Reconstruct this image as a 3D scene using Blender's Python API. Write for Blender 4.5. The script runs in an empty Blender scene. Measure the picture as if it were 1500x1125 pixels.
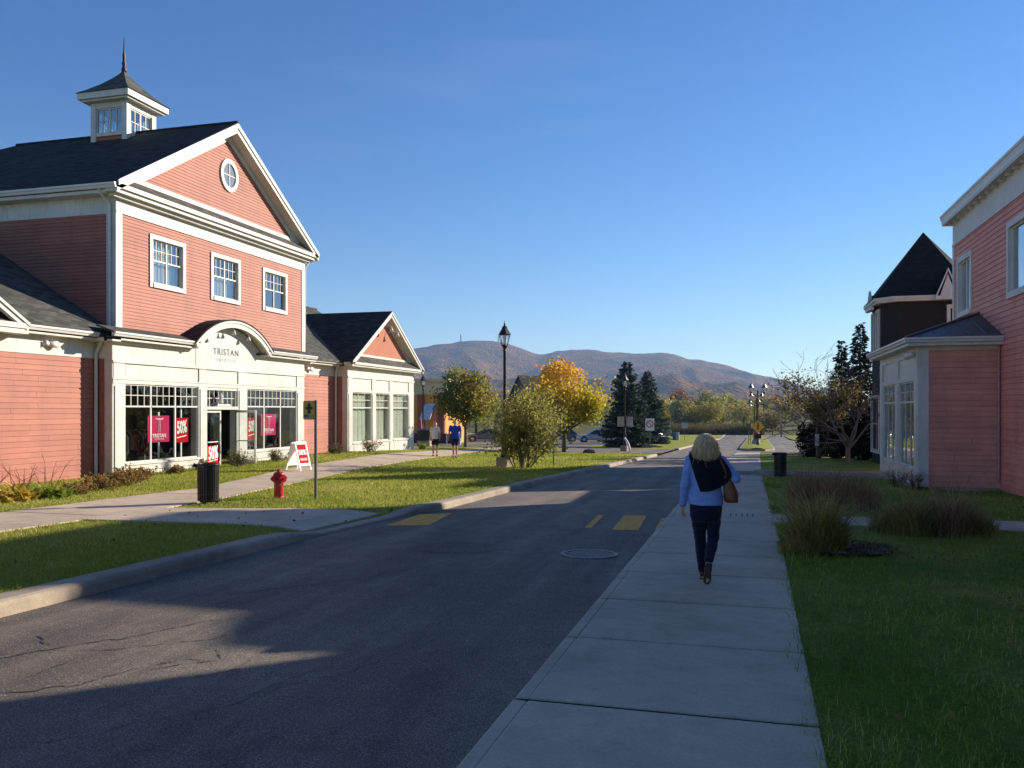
import bpy, bmesh, math, random
import numpy as np
from mathutils import Vector, Matrix, noise as mnoise

RND = random.Random(11)
NP = np.random.default_rng(5)
SC = bpy.context.scene
COL = SC.collection
PI = math.pi

# ------------------------------------------------------------------ helpers
def lerp(a, b, t): return a + (b - a) * t
def sstep(x, a=0.0, b=1.0):
    t = min(1.0, max(0.0, (x - a) / (b - a))); return t * t * (3 - 2 * t)
def interp(x, xs, ys): return float(np.interp(x, xs, ys))

def tag(o, label, cat, group=None, kind=None):
    if label: o['label'] = label
    if cat: o['category'] = cat
    if group: o['group'] = group
    if kind: o['kind'] = kind
    return o

def thing(name, label, cat, loc=(0, 0, 0), rz=0.0, group=None):
    o = bpy.data.objects.new(name, None)
    o.empty_display_size = 0.3
    COL.objects.link(o)
    o.location = loc; o.rotation_euler = (0, 0, rz)
    return tag(o, label, cat, group)

def link_mesh(name, me, mat, parent=None, smooth=False):
    o = bpy.data.objects.new(name, me)
    if mat is not None: me.materials.append(mat)
    COL.objects.link(o)
    if parent is not None: o.parent = parent
    if smooth: me.shade_smooth()
    return o

class MB:
    """collects faces; build() links them as one mesh object with metre-scale UVs"""
    def __init__(s): s.v = []; s.f = []
    def face(s, pts):
        i = len(s.v); s.v.extend([tuple(p) for p in pts]); s.f.append(tuple(range(i, i + len(pts)))); return s
    def hexa(s, p):
        i = len(s.v); s.v.extend([tuple(q) for q in p])
        for q in ((0, 3, 2, 1), (4, 5, 6, 7), (0, 1, 5, 4), (1, 2, 6, 5), (2, 3, 7, 6), (3, 0, 4, 7)):
            s.f.append(tuple(i + k for k in q))
        return s
    def box(s, x0, x1, y0, y1, z0, z1):
        return s.hexa([(x0, y0, z0), (x1, y0, z0), (x1, y1, z0), (x0, y1, z0), (x0, y0, z1), (x1, y0, z1), (x1, y1, z1), (x0, y1, z1)])
    def fbox(s, F, u0, u1, z0, z1, d0, d1):
        return s.hexa([F(u0, z0, d0), F(u1, z0, d0), F(u1, z0, d1), F(u0, z0, d1), F(u0, z1, d0), F(u1, z1, d0), F(u1, z1, d1), F(u0, z1, d1)])
    def prism(s, poly, off):
        n = len(poly); i = len(s.v); off = Vector(off)
        s.v.extend([tuple(p) for p in poly]); s.v.extend([tuple(Vector(p) + off) for p in poly])
        s.f.append(tuple(range(i, i + n))); s.f.append(tuple(range(i + 2 * n - 1, i + n - 1, -1)))
        for k in range(n):
            k2 = (k + 1) % n
            s.f.append((i + k2, i + k, i + n + k, i + n + k2))
        return s
    def tube(s, pts, radii, n=8, cap=True, flat=1.0):
        pts = [Vector(p) for p in pts]
        if not hasattr(radii, '__len__'): radii = [radii] * len(pts)
        i0 = len(s.v); up = Vector((0.0, 0.0, 1.0)); prev = None
        for k, p in enumerate(pts):
            t = (pts[min(k + 1, len(pts) - 1)] - pts[max(k - 1, 0)])
            if t.length < 1e-9: t = Vector((0, 0, 1))
            t.normalize()
            if prev is None:
                a = up if abs(t.z) < 0.95 else Vector((1, 0, 0))
                x = a.cross(t).normalized()
            else:
                x = (prev - t * prev.dot(t))
                if x.length < 1e-6: x = Vector((1, 0, 0)).cross(t)
                x.normalize()
            prev = x; y = t.cross(x)
            for j in range(n):
                a = 2 * PI * j / n
                s.v.append(tuple(p + x * (math.cos(a) * radii[k]) + y * (math.sin(a) * radii[k] * flat)))
        for k in range(len(pts) - 1):
            for j in range(n):
                j2 = (j + 1) % n; a = i0 + k * n
                s.f.append((a + j, a + j2, a + n + j2, a + n + j))
        if cap:
            s.f.append(tuple(i0 + j for j in range(n - 1, -1, -1)))
            a = i0 + (len(pts) - 1) * n
            s.f.append(tuple(a + j for j in range(n)))
        return s
    def lathe(s, prof, c=(0, 0, 0), n=16, rot=0.0):
        i0 = len(s.v)
        for r, z in prof:
            for j in range(n):
                a = 2 * PI * j / n + rot
                s.v.append((c[0] + r * math.cos(a), c[1] + r * math.sin(a), c[2] + z))
        for k in range(len(prof) - 1):
            for j in range(n):
                j2 = (j + 1) % n; a = i0 + k * n
                s.f.append((a + j, a + j2, a + n + j2, a + n + j))
        s.f.append(tuple(i0 + j for j in range(n - 1, -1, -1)))
        a = i0 + (len(prof) - 1) * n
        s.f.append(tuple(a + j for j in range(n)))
        return s
    def grid(s, rows):
        i0 = len(s.v); n = len(rows[0])
        for r in rows: s.v.extend([tuple(p) for p in r])
        for k in range(len(rows) - 1):
            for j in range(n - 1):
                a = i0 + k * n + j
                s.f.append((a, a + 1, a + n + 1, a + n))
        return s
    def mesh(s, name):
        me = bpy.data.meshes.new(name)
        me.from_pydata(s.v, [], s.f)
        me.update()
        uv = me.uv_layers.new(name='UVMap')
        V = s.v; data = np.zeros(len(me.loops) * 2, dtype=np.float32); li = 0
        for p in me.polygons:
            n = p.normal
            if abs(n.z) > 0.995:
                for vi in p.vertices:
                    q = V[vi]; data[li] = q[0]; data[li + 1] = q[1]; li += 2
            else:
                l = math.hypot(n.x, n.y); ux, uy = -n.y / l, n.x / l
                w = (n.y * 0 - n.z * uy, n.z * ux - n.x * 0, n.x * uy - n.y * ux)
                for vi in p.vertices:
                    q = V[vi]
                    data[li] = q[0] * ux + q[1] * uy
                    data[li + 1] = q[0] * w[0] + q[1] * w[1] + q[2] * w[2]; li += 2
        uv.data.foreach_set('uv', data)
        return me
    def pieces(s):
        """groups of faces that stand apart from each other"""
        n = len(s.v); par = list(range(n))
        def find(a):
            while par[a] != a: par[a] = par[par[a]]; a = par[a]
            return a
        for f in s.f:
            r = find(f[0])
            for i in f[1:]:
                q = find(i)
                if q != r: par[q] = r
        root = [find(f[0]) for f in s.f]; ids = {r: k for k, r in enumerate(dict.fromkeys(root))}; k = len(ids)
        if k < 2 or k > 780: return [list(range(len(s.f)))]
        lo = np.full((k, 3), 1e9); hi = np.full((k, 3), -1e9)
        for f, r in zip(s.f, root):
            p = np.array([s.v[i] for i in f]); j = ids[r]; lo[j] = np.minimum(lo[j], p.min(0)); hi[j] = np.maximum(hi[j], p.max(0))
        size = (hi - lo).max(1); gap = np.maximum(0, np.maximum(lo[:, None] - hi[None], lo[None] - hi[:, None]))
        near = np.sqrt((gap ** 2).sum(2)) <= np.maximum(0.02, 0.5 * np.maximum(size[:, None], size[None]))
        lab = [-1] * k; c = 0
        for a in range(k):
            if lab[a] < 0:
                st = [a]; lab[a] = c
                while st:
                    b = st.pop()
                    for e in np.nonzero(near[b])[0]:
                        if lab[e] < 0: lab[e] = c; st.append(e)
                c += 1
        out = [[] for _ in range(c)]
        for i, r in enumerate(root): out[lab[ids[r]]].append(i)
        return out
    def build(s, name, mat, parent=None, smooth=False, bevel=0.0, fix=True, split=True):
        if parent is not None and split and len(s.v) < 60000:
            gs = s.pieces()
            if len(gs) > 1:
                first = None
                for fl in gs:
                    q = MB(); mp = {}
                    for f in fl:
                        g = []
                        for i in s.f[f]:
                            if i not in mp: mp[i] = len(q.v); q.v.append(s.v[i])
                            g.append(mp[i])
                        q.f.append(tuple(g))
                    o = q.build(name, mat, parent, smooth, bevel, fix, False); first = first or o
                return first
        me = s.mesh(name)
        if fix:
            bm = bmesh.new(); bm.from_mesh(me)
            bmesh.ops.recalc_face_normals(bm, faces=bm.faces); bm.to_mesh(me); bm.free()
        o = link_mesh(name, me, mat, parent, smooth)
        if bevel:
            b = o.modifiers.new('bevel', 'BEVEL'); b.width = bevel; b.segments = 2; b.limit_method = 'ANGLE'
        return o

def dup(root, loc=None, rz=None, scale=None, label=None, group=None):
    r = root.copy(); COL.objects.link(r)
    if loc is not None: r.location = loc
    if rz is not None: r.rotation_euler = (0, 0, rz)
    if scale is not None: r.scale = (scale, scale, scale)
    if label: r['label'] = label
    if group: r['group'] = group
    for ch in list(root.children):
        c = ch.copy(); COL.objects.link(c); c.parent = r
        for g in list(ch.children):
            d = g.copy(); COL.objects.link(d); d.parent = c
    return r

def text_mesh(txt, size, name, mat, parent, M, extrude=0.004, align='CENTER', shear=0.0, spacing=1.0, bold=0.0):
    """lettering: built flat in x/y, then carried by matrix M"""
    cu = bpy.data.curves.new(name, 'FONT'); cu.body = txt; cu.size = size; cu.extrude = extrude
    cu.align_x = align; cu.align_y = 'CENTER'; cu.shear = shear; cu.space_character = spacing
    cu.offset = bold; cu.resolution_u = 3
    tmp = bpy.data.objects.new(name + '_tmp', cu); COL.objects.link(tmp)
    dg = bpy.context.evaluated_depsgraph_get()
    me = bpy.data.meshes.new_from_object(tmp.evaluated_get(dg))
    bpy.data.objects.remove(tmp); bpy.data.curves.remove(cu)
    me.name = name
    me.transform(M)
    me.materials.clear()
    return link_mesh(name, me, mat, parent)

def plane_matrix(o, ux, uy):
    """x axis -> ux, y axis -> uy, origin o"""
    ux = Vector(ux).normalized(); uy = Vector(uy).normalized(); n = ux.cross(uy)
    return Matrix(((ux.x, uy.x, n.x, o[0]), (ux.y, uy.y, n.y, o[1]), (ux.z, uy.z, n.z, o[2]), (0, 0, 0, 1)))

# ------------------------------------------------------------------ materials
def newmat(name):
    m = bpy.data.materials.new(name); m.use_nodes = True
    nt = m.node_tree; b = nt.nodes['Principled BSDF']
    return m, nt, b

def N(nt, typ, **kw):
    n = nt.nodes.new(typ)
    for k, v in kw.items():
        if k.startswith('i_'): n.inputs[k[2:].replace('_', ' ')].default_value = v
        else: setattr(n, k, v)
    return n

def ramp(nt, fac, stops):
    r = nt.nodes.new('ShaderNodeValToRGB'); el = r.color_ramp.elements
    while len(el) < len(stops): el.new(0.5)
    for e, (p, c) in zip(el, stops):
        e.position = p; e.color = (c[0], c[1], c[2], 1)
    nt.links.new(fac, r.inputs['Fac']); return r.outputs['Color']

def mixc(nt, fac, a, b, mode='MIX'):
    m = nt.nodes.new('ShaderNodeMix'); m.data_type = 'RGBA'; m.blend_type = mode
    for key, val in (('Factor', fac), ('A', a), ('B', b)):
        sock = [i for i in m.inputs if i.name == key and (i.type == 'RGBA' or (key == 'Factor' and i.type == 'VALUE'))][0]
        if hasattr(val, 'links') or hasattr(val, 'is_linked'): nt.links.new(val, sock)
        elif key == 'Factor': sock.default_value = val
        else: sock.default_value = (val[0], val[1], val[2], 1)
    return [o for o in m.outputs if o.type == 'RGBA'][0]

def tex(nt, scale, detail=4, rough=0.55, coord='Object', typ='ShaderNodeTexNoise', stretch=None):
    tc = nt.nodes.new('ShaderNodeTexCoord'); t = nt.nodes.new(typ)
    src = tc.outputs[coord]
    if stretch:
        mp = nt.nodes.new('ShaderNodeMapping'); mp.inputs['Scale'].default_value = stretch
        nt.links.new(src, mp.inputs['Vector']); src = mp.outputs['Vector']
    nt.links.new(src, t.inputs['Vector'])
    t.inputs['Scale'].default_value = scale
    if typ == 'ShaderNodeTexNoise':
        t.inputs['Detail'].default_value = detail; t.inputs['Roughness'].default_value = rough
    return t

def bump(nt, b, height, strength=0.3, dist=0.02):
    n = nt.nodes.new('ShaderNodeBump'); n.inputs['Strength'].default_value = strength; n.inputs['Distance'].default_value = dist
    nt.links.new(height, n.inputs['Height']); nt.links.new(n.outputs['Normal'], b.inputs['Normal'])

def simple(name, col, rough=0.6, var=0.15, scale=3.0, metal=0.0, bmp=0.0, bscale=40.0, spec=0.5, stretch=None, coat=0.0):
    m, nt, b = newmat(name)
    t = tex(nt, scale, 6, 0.6, stretch=stretch)
    lo = tuple(c * (1 - var) for c in col); hi = tuple(min(1, c * (1 + var)) for c in col)
    nt.links.new(ramp(nt, t.outputs['Fac'], [(0.3, lo), (0.7, hi)]), b.inputs['Base Color'])
    b.inputs['Roughness'].default_value = rough; b.inputs['Metallic'].default_value = metal
    b.inputs['Specular IOR Level'].default_value = spec
    b.inputs['Coat Weight'].default_value = coat
    if bmp:
        t2 = tex(nt, bscale, 4, 0.6); bump(nt, b, t2.outputs['Fac'], bmp, 0.01)
    return m

def leaf_mat(name, stops, rough=0.6, trans=0.35):
    m, nt, b = newmat(name)
    uv = nt.nodes.new('ShaderNodeTexCoord'); sp = nt.nodes.new('ShaderNodeSeparateXYZ')
    nt.links.new(uv.outputs['UV'], sp.inputs['Vector'])
    c = ramp(nt, sp.outputs['X'], stops)
    nt.links.new(c, b.inputs['Base Color']); b.inputs['Roughness'].default_value = rough
    b.inputs['Specular IOR Level'].default_value = 0.25
    if trans:
        tr = nt.nodes.new('ShaderNodeBsdfTranslucent'); nt.links.new(c, tr.inputs['Color'])
        mx = nt.nodes.new('ShaderNodeMixShader'); mx.inputs['Fac'].default_value = trans
        out = nt.nodes['Material Output']
        nt.links.new(b.outputs['BSDF'], mx.inputs[1]); nt.links.new(tr.outputs['BSDF'], mx.inputs[2])
        nt.links.new(mx.outputs['Shader'], out.inputs['Surface'])
    return m

def siding_mat(name, col):
    m, nt, b = newmat(name)
    t = tex(nt, 1.3, 5, 0.6); t2 = tex(nt, 22, 3, 0.6, coord='UV', stretch=(0.06, 1.0, 1.0))
    c1 = ramp(nt, t.outputs['Fac'], [(0.3, tuple(x * 0.9 for x in col)), (0.7, tuple(min(1, x * 1.07) for x in col))])
    c2 = ramp(nt, t2.outputs['Fac'], [(0.3, (0.86, 0.86, 0.87)), (0.7, (1.0, 1.0, 1.0))])
    tc = nt.nodes.new('ShaderNodeTexCoord'); sx = nt.nodes.new('ShaderNodeSeparateXYZ'); nt.links.new(tc.outputs['UV'], sx.inputs['Vector'])
    fl = []
    for sock, k in (('X', 1 / 3.1), ('Y', 1 / 0.15)):
        mu = N(nt, 'ShaderNodeMath', operation='MULTIPLY'); mu.inputs[1].default_value = k; nt.links.new(sx.outputs[sock], mu.inputs[0])
        f_ = N(nt, 'ShaderNodeMath', operation='FLOOR'); nt.links.new(mu.outputs[0], f_.inputs[0]); fl.append(f_)
    cb = nt.nodes.new('ShaderNodeCombineXYZ'); nt.links.new(fl[0].outputs[0], cb.inputs['X']); nt.links.new(fl[1].outputs[0], cb.inputs['Y'])
    wn = nt.nodes.new('ShaderNodeTexWhiteNoise'); nt.links.new(cb.outputs[0], wn.inputs['Vector'])
    c3 = ramp(nt, wn.outputs['Value'], [(0.0, (0.90, 0.89, 0.89)), (1.0, (1.05, 1.05, 1.05))])
    t4 = tex(nt, 2.2, 6, 0.7, stretch=(1, 1, 0.18)); c4 = ramp(nt, t4.outputs['Fac'], [(0.28, (0.82, 0.83, 0.84)), (0.5, (1, 1, 1))])
    nt.links.new(mixc(nt, 1.0, mixc(nt, 1.0, mixc(nt, 1.0, c1, c2, 'MULTIPLY'), c3, 'MULTIPLY'), c4, 'MULTIPLY'), b.inputs['Base Color'])
    b.inputs['Roughness'].default_value = 0.62
    b.inputs['Specular IOR Level'].default_value = 0.3
    t3 = tex(nt, 60, 3, 0.6, coord='UV', stretch=(0.08, 1, 1)); bump(nt, b, t3.outputs['Fac'], 0.25, 0.004)
    return m

def paint_mat(name, col, dirt=0.12):
    m, nt, b = newmat(name)
    t = tex(nt, 0.9, 6, 0.65); t2 = tex(nt, 9, 5, 0.7, stretch=(1, 1, 0.25))
    c1 = ramp(nt, t.outputs['Fac'], [(0.3, tuple(x * (1 - dirt) for x in col)), (0.65, col)])
    c2 = ramp(nt, t2.outputs['Fac'], [(0.25, (0.76, 0.74, 0.69)), (0.5, (1, 1, 1))])
    nt.links.new(mixc(nt, 1.0, c1, c2, 'MULTIPLY'), b.inputs['Base Color'])
    b.inputs['Roughness'].default_value = 0.5; b.inputs['Specular IOR Level'].default_value = 0.35
    return m

def shingle_mat(name, c1, c2):
    m, nt, b = newmat(name)
    tc = nt.nodes.new('ShaderNodeTexCoord'); br = nt.nodes.new('ShaderNodeTexBrick')
    nt.links.new(tc.outputs['UV'], br.inputs['Vector'])
    br.inputs['Scale'].default_value = 1.0
    br.inputs['Brick Width'].default_value = 0.32; br.inputs['Row Height'].default_value = 0.14
    br.inputs['Mortar Size'].default_value = 0.006; br.inputs['Mortar Smooth'].default_value = 0.2
    br.inputs['Color1'].default_value = (*c1, 1); br.inputs['Color2'].default_value = (*c2, 1)
    br.inputs['Mortar'].default_value = (c1[0] * 0.4, c1[1] * 0.4, c1[2] * 0.4, 1)
    t = tex(nt, 130, 3, 0.7); g = ramp(nt, t.outputs['Fac'], [(0.3, (0.6, 0.6, 0.6)), (0.72, (1.35, 1.33, 1.3))])
    t2 = tex(nt, 0.6, 5, 0.6); g2 = ramp(nt, t2.outputs['Fac'], [(0.3, (0.8, 0.8, 0.8)), (0.7, (1.15, 1.15, 1.15))])
    c = mixc(nt, 1.0, br.outputs['Color'], g, 'MULTIPLY')
    nt.links.new(mixc(nt, 1.0, c, g2, 'MULTIPLY'), b.inputs['Base Color'])
    b.inputs['Roughness'].default_value = 0.9; b.inputs['Specular IOR Level'].default_value = 0.2
    bump(nt, b, br.outputs['Fac'], -0.5, 0.012)
    return m

def glass_mat(name, tint=(0.9, 0.95, 0.95), ior=1.6, boost=0.0, wob=0.02):
    m, nt, b = newmat(name)
    nt.nodes.remove(b); out = nt.nodes['Material Output']
    tr = nt.nodes.new('ShaderNodeBsdfTransparent'); tr.inputs['Color'].default_value = (*tint, 1)
    gl = nt.nodes.new('ShaderNodeBsdfGlossy'); gl.inputs['Roughness'].default_value = 0.015
    gl.inputs['Color'].default_value = (0.95, 0.97, 1, 1)
    lw = nt.nodes.new('ShaderNodeLayerWeight'); lw.inputs['Blend'].default_value = 0.5
    pw = nt.nodes.new('ShaderNodeMath'); pw.operation = 'POWER'; pw.inputs[1].default_value = 4.0; nt.links.new(lw.outputs['Facing'], pw.inputs[0])
    r0 = ((ior - 1) / (ior + 1)) ** 2 * 2 + boost
    ad = nt.nodes.new('ShaderNodeMath'); ad.operation = 'MULTIPLY_ADD'; ad.use_clamp = True; ad.inputs[1].default_value = 1 - r0; ad.inputs[2].default_value = r0
    nt.links.new(pw.outputs[0], ad.inputs[0])
    mx = nt.nodes.new('ShaderNodeMixShader'); nt.links.new(ad.outputs[0], mx.inputs['Fac'])
    nt.links.new(tr.outputs[0], mx.inputs[1]); nt.links.new(gl.outputs[0], mx.inputs[2])
    nt.links.new(mx.outputs[0], out.inputs['Surface'])
    if wob:
        t = tex(nt, 0.7, 2, 0.5); bm_ = nt.nodes.new('ShaderNodeBump'); bm_.inputs['Strength'].default_value = 1.0
        bm_.inputs['Distance'].default_value = wob
        nt.links.new(t.outputs['Fac'], bm_.inputs['Height']); nt.links.new(bm_.outputs['Normal'], gl.inputs['Normal'])
    return m

M = {}
M['salmon'] = siding_mat('salmon_siding_paint', (0.46, 0.160, 0.103))
M['pink'] = siding_mat('pink_siding_paint', (0.80, 0.33, 0.245))
M['white'] = paint_mat('white_trim_paint', (0.66, 0.635, 0.575), 0.2)
M['cream'] = paint_mat('cream_panel_paint', (0.66, 0.60, 0.53), 0.08)
M['stucco'] = simple('salmon_stucco', (0.44, 0.155, 0.09), 0.85, 0.08, 2.0, bmp=0.4, bscale=90)
M['gutter'] = simple('white_gutter_metal', (0.64, 0.62, 0.58), 0.38, 0.06, 3.0)
M['shingle'] = shingle_mat('shade_dark_shingles', (0.020, 0.019, 0.020), (0.055, 0.052, 0.050))  # roofing of slopes turned from the sun, their shade put into the colour
M['shingle2'] = shingle_mat('sunlit_grey_shingles', (0.065, 0.063, 0.058), (0.14, 0.132, 0.115))  # same roofing on sunny slopes, the sunlit tone put into the colour
M['towershingle'] = shingle_mat('black_slate_shingles', (0.008, 0.009, 0.010), (0.018, 0.019, 0.021))
M['metalroof'] = simple('dark_standing_seam_metal', (0.075, 0.085, 0.105), 0.45, 0.15, 1.2, metal=0.15)
M['blackbrick'] = simple('dark_stained_shingle_wall', (0.013, 0.011, 0.012), 0.85, 0.3, 5, bmp=0.5, bscale=14)
M['glass'] = glass_mat('display_window_glass', (0.80, 0.86, 0.84), 1.5)
M['skyglass'] = glass_mat('coated_window_glass', (0.72, 0.76, 0.76), 1.8, 0.12)
M['brightglass'] = glass_mat('sky_reflecting_glass', (0.6, 0.65, 0.66), 1.8, 0.42)
M['curtain'] = simple('pale_curtain_cloth', (0.58, 0.57, 0.48), 0.9, 0.25, 4, stretch=(1, 6, 0.15))
M['dark'] = simple('unlit_interior_dark', (0.055, 0.048, 0.038), 0.9, 0.3, 1.5)  # dark colour stands in for the unlit rooms behind the glass
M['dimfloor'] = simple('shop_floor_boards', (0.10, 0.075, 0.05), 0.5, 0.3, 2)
M['alu'] = simple('brushed_aluminium', (0.55, 0.55, 0.54), 0.35, 0.1, 8, metal=0.8)
M['black'] = simple('black_enamel_metal', (0.012, 0.012, 0.013), 0.35, 0.3, 6, spec=0.5)
M['galv'] = simple('galvanised_steel', (0.16, 0.15, 0.14), 0.5, 0.25, 12, metal=0.5)
M['red'] = simple('red_hydrant_enamel', (0.50, 0.010, 0.014), 0.35, 0.15, 8, coat=0.3)
M['posterpink'] = simple('magenta_poster_print', (0.60, 0.035, 0.125), 0.9, 0.03, 2, spec=0.1)
M['posterred'] = simple('red_sale_poster_print', (0.58, 0.010, 0.018), 0.9, 0.03, 2, spec=0.1)
M['ink'] = simple('dark_grey_sign_letters', (0.07, 0.07, 0.075), 0.6, 0.1, 5)
M['paleink'] = simple('faded_grey_sign_letters', (0.40, 0.38, 0.36), 0.7, 0.2, 20)
M['whiteprint'] = simple('white_print', (0.85, 0.83, 0.80), 0.6, 0.04, 4)
M['yellowsign'] = simple('mustard_sign_sheeting', (0.52, 0.33, 0.02), 0.45, 0.1, 6)
M['bluepatch'] = simple('blue_sign_print', (0.02, 0.04, 0.22), 0.5, 0.1, 6)
M['lampglass'] = glass_mat('lantern_glass', (0.9, 0.92, 0.95), 1.45, 0.05, 0)
M['bulb'] = simple('frosted_lamp_bulb', (0.8, 0.8, 0.78), 0.5, 0.03)
M['bark'] = simple('rough_tree_bark', (0.075, 0.055, 0.042), 0.9, 0.4, 9, bmp=0.6, bscale=25, stretch=(1, 1, 0.3))
M['greybark'] = simple('grey_branch_bark', (0.13, 0.105, 0.085), 0.9, 0.35, 9, bmp=0.6, bscale=25, stretch=(1, 1, 0.3))
M['mulch'] = simple('dark_bark_mulch', (0.12, 0.08, 0.06), 0.95, 0.6, 25, bmp=1.0, bscale=30)
M['ochre'] = simple('ochre_render_wall', (0.75, 0.31, 0.045), 0.8, 0.08, 1)
M['creamwall'] = simple('cream_render_cornice', (0.66, 0.52, 0.30), 0.8, 0.08, 1)
M['terracotta'] = simple('terracotta_brick_pier', (0.32, 0.10, 0.06), 0.85, 0.2, 6)
M['rubber'] = simple('tyre_rubber', (0.02, 0.02, 0.02), 0.8, 0.2, 10)
M['carglass'] = simple('tinted_car_glass', (0.015, 0.018, 0.022), 0.06, 0.1, 3, spec=0.8)
M['tail'] = simple('red_tail_lamp_lens', (0.35, 0.01, 0.01), 0.2, 0.1, 3)

def concrete_mat(name, col, stain=0.22):
    m, nt, b = newmat(name)
    t = tex(nt, 0.8, 8, 0.62); t2 = tex(nt, 55, 4, 0.7); t3 = tex(nt, 4.5, 6, 0.7)
    c1 = ramp(nt, t.outputs['Fac'], [(0.28, tuple(x * (1 - stain) for x in col)), (0.7, tuple(x * 1.08 for x in col))])
    c2 = ramp(nt, t2.outputs['Fac'], [(0.3, (0.84, 0.84, 0.84)), (0.65, (1.06, 1.06, 1.06))])
    c3 = ramp(nt, t3.outputs['Fac'], [(0.3, (0.82, 0.82, 0.82)), (0.55, (1, 1, 1))])
    c = mixc(nt, 1.0, mixc(nt, 1.0, c1, c2, 'MULTIPLY'), c3, 'MULTIPLY')
    nt.links.new(c, b.inputs['Base Color']); b.inputs['Roughness'].default_value = 0.85
    b.inputs['Specular IOR Level'].default_value = 0.3
    bump(nt, b, t2.outputs['Fac'], 0.35, 0.006)
    return m
M['concrete'] = concrete_mat('pavement_concrete', (0.64, 0.50, 0.36), 0.3)
M['kerb'] = concrete_mat('kerb_concrete', (0.46, 0.375, 0.275), 0.5)

def asphalt_mat(name, base):
    m, nt, b = newmat(name)
    t = tex(nt, 0.35, 7, 0.62); t2 = tex(nt, 95, 4, 0.8); v = tex(nt, 75, typ='ShaderNodeTexVoronoi'); w = tex(nt, 2.4, 6, 0.7)
    c1 = ramp(nt, t.outputs['Fac'], [(0.3, tuple(x * 0.8 for x in base)), (0.7, tuple(x * 1.22 for x in base))])
    c2 = ramp(nt, t2.outputs['Fac'], [(0.3, (0.22, 0.23, 0.25)), (0.5, (0.85, 0.85, 0.85)), (0.68, (2.9, 2.75, 2.6))])
    c3 = ramp(nt, w.outputs['Fac'], [(0.3, (0.78, 0.78, 0.79)), (0.7, (1.16, 1.15, 1.13))])
    t5 = tex(nt, 0.9, 6, 0.65, stretch=(1.6, 0.16, 1)); c5 = ramp(nt, t5.outputs['Fac'], [(0.34, (0.62, 0.62, 0.64)), (0.5, (0.95, 0.95, 0.95)), (0.68, (1.38, 1.34, 1.27))])
    c = mixc(nt, 1.0, mixc(nt, 1.0, mixc(nt, 1.0, c1, c2, 'MULTIPLY'), c3, 'MULTIPLY'), c5, 'MULTIPLY')
    # pale stone chips: only some voronoi cells, and only their middles
    sp = nt.nodes.new('ShaderNodeSeparateColor'); nt.links.new(v.outputs['Color'], sp.inputs['Color'])
    g1 = N(nt, 'ShaderNodeMath', operation='GREATER_THAN'); g1.inputs[1].default_value = 0.86; nt.links.new(sp.outputs[0], g1.inputs[0])
    g2 = N(nt, 'ShaderNodeMath', operation='LESS_THAN'); g2.inputs[1].default_value = 0.33; nt.links.new(v.outputs['Distance'], g2.inputs[0])
    g = N(nt, 'ShaderNodeMath', operation='MULTIPLY'); nt.links.new(g1.outputs[0], g.inputs[0]); nt.links.new(g2.outputs[0], g.inputs[1])
    c = mixc(nt, g.outputs[0], c, (0.42, 0.40, 0.36))
    nt.links.new(c, b.inputs['Base Color']); b.inputs['Roughness'].default_value = 0.8
    b.inputs['Specular IOR Level'].default_value = 0.35
    bump(nt, b, t2.outputs['Fac'], 0.8, 0.012)
    return m
M['asphalt'] = asphalt_mat('worn_asphalt', (0.172, 0.145, 0.118))
M['tar'] = simple('dark_crack_sealer', (0.03, 0.028, 0.027), 0.6, 0.2, 20)
M['patch'] = asphalt_mat('patched_asphalt', (0.135, 0.118, 0.100))

def lawn_mat(name, green, dry):
    m, nt, b = newmat(name)
    t = tex(nt, 0.45, 6, 0.65); t2 = tex(nt, 34, 5, 0.75); t3 = tex(nt, 2.6, 5, 0.7)
    c1 = ramp(nt, t.outputs['Fac'], [(0.40, green), (0.50, tuple(lerp(a, b_, 0.4) for a, b_ in zip(green, dry))), (0.62, dry)])
    c2 = ramp(nt, t2.outputs['Fac'], [(0.3, (0.45, 0.5, 0.4)), (0.7, (1.45, 1.4, 1.3))])
    c3 = ramp(nt, t3.outputs['Fac'], [(0.3, (0.75, 0.78, 0.7)), (0.7, (1.15, 1.12, 1.1))])
    c = mixc(nt, 1.0, mixc(nt, 1.0, c1, c2, 'MULTIPLY'), c3, 'MULTIPLY')
    nt.links.new(c, b.inputs['Base Color']); b.inputs['Roughness'].default_value = 0.95
    b.inputs['Specular IOR Level'].default_value = 0.1
    bump(nt, b, t2.outputs['Fac'], 1.0, 0.05)
    return m
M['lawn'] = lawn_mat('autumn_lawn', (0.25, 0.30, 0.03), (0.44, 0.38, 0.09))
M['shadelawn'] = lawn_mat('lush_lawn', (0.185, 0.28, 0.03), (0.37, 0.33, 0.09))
M['ground'] = lawn_mat('rough_field', (0.10, 0.10, 0.04), (0.16, 0.13, 0.06))
M['blade'] = leaf_mat('grass_blades', [(0.0, (0.19, 0.27, 0.025)), (0.5, (0.37, 0.40, 0.055)), (0.85, (0.56, 0.50, 0.12)), (1.0, (0.68, 0.56, 0.26))], 0.6, 0.45)
M['blade2'] = leaf_mat('deep_green_grass_blades', [(0.0, (0.085, 0.17, 0.018)), (0.35, (0.20, 0.33, 0.03)), (0.6, (0.33, 0.42, 0.055)), (0.82, (0.55, 0.54, 0.12)), (1.0, (0.72, 0.60, 0.28))], 0.6, 0.35)

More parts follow.
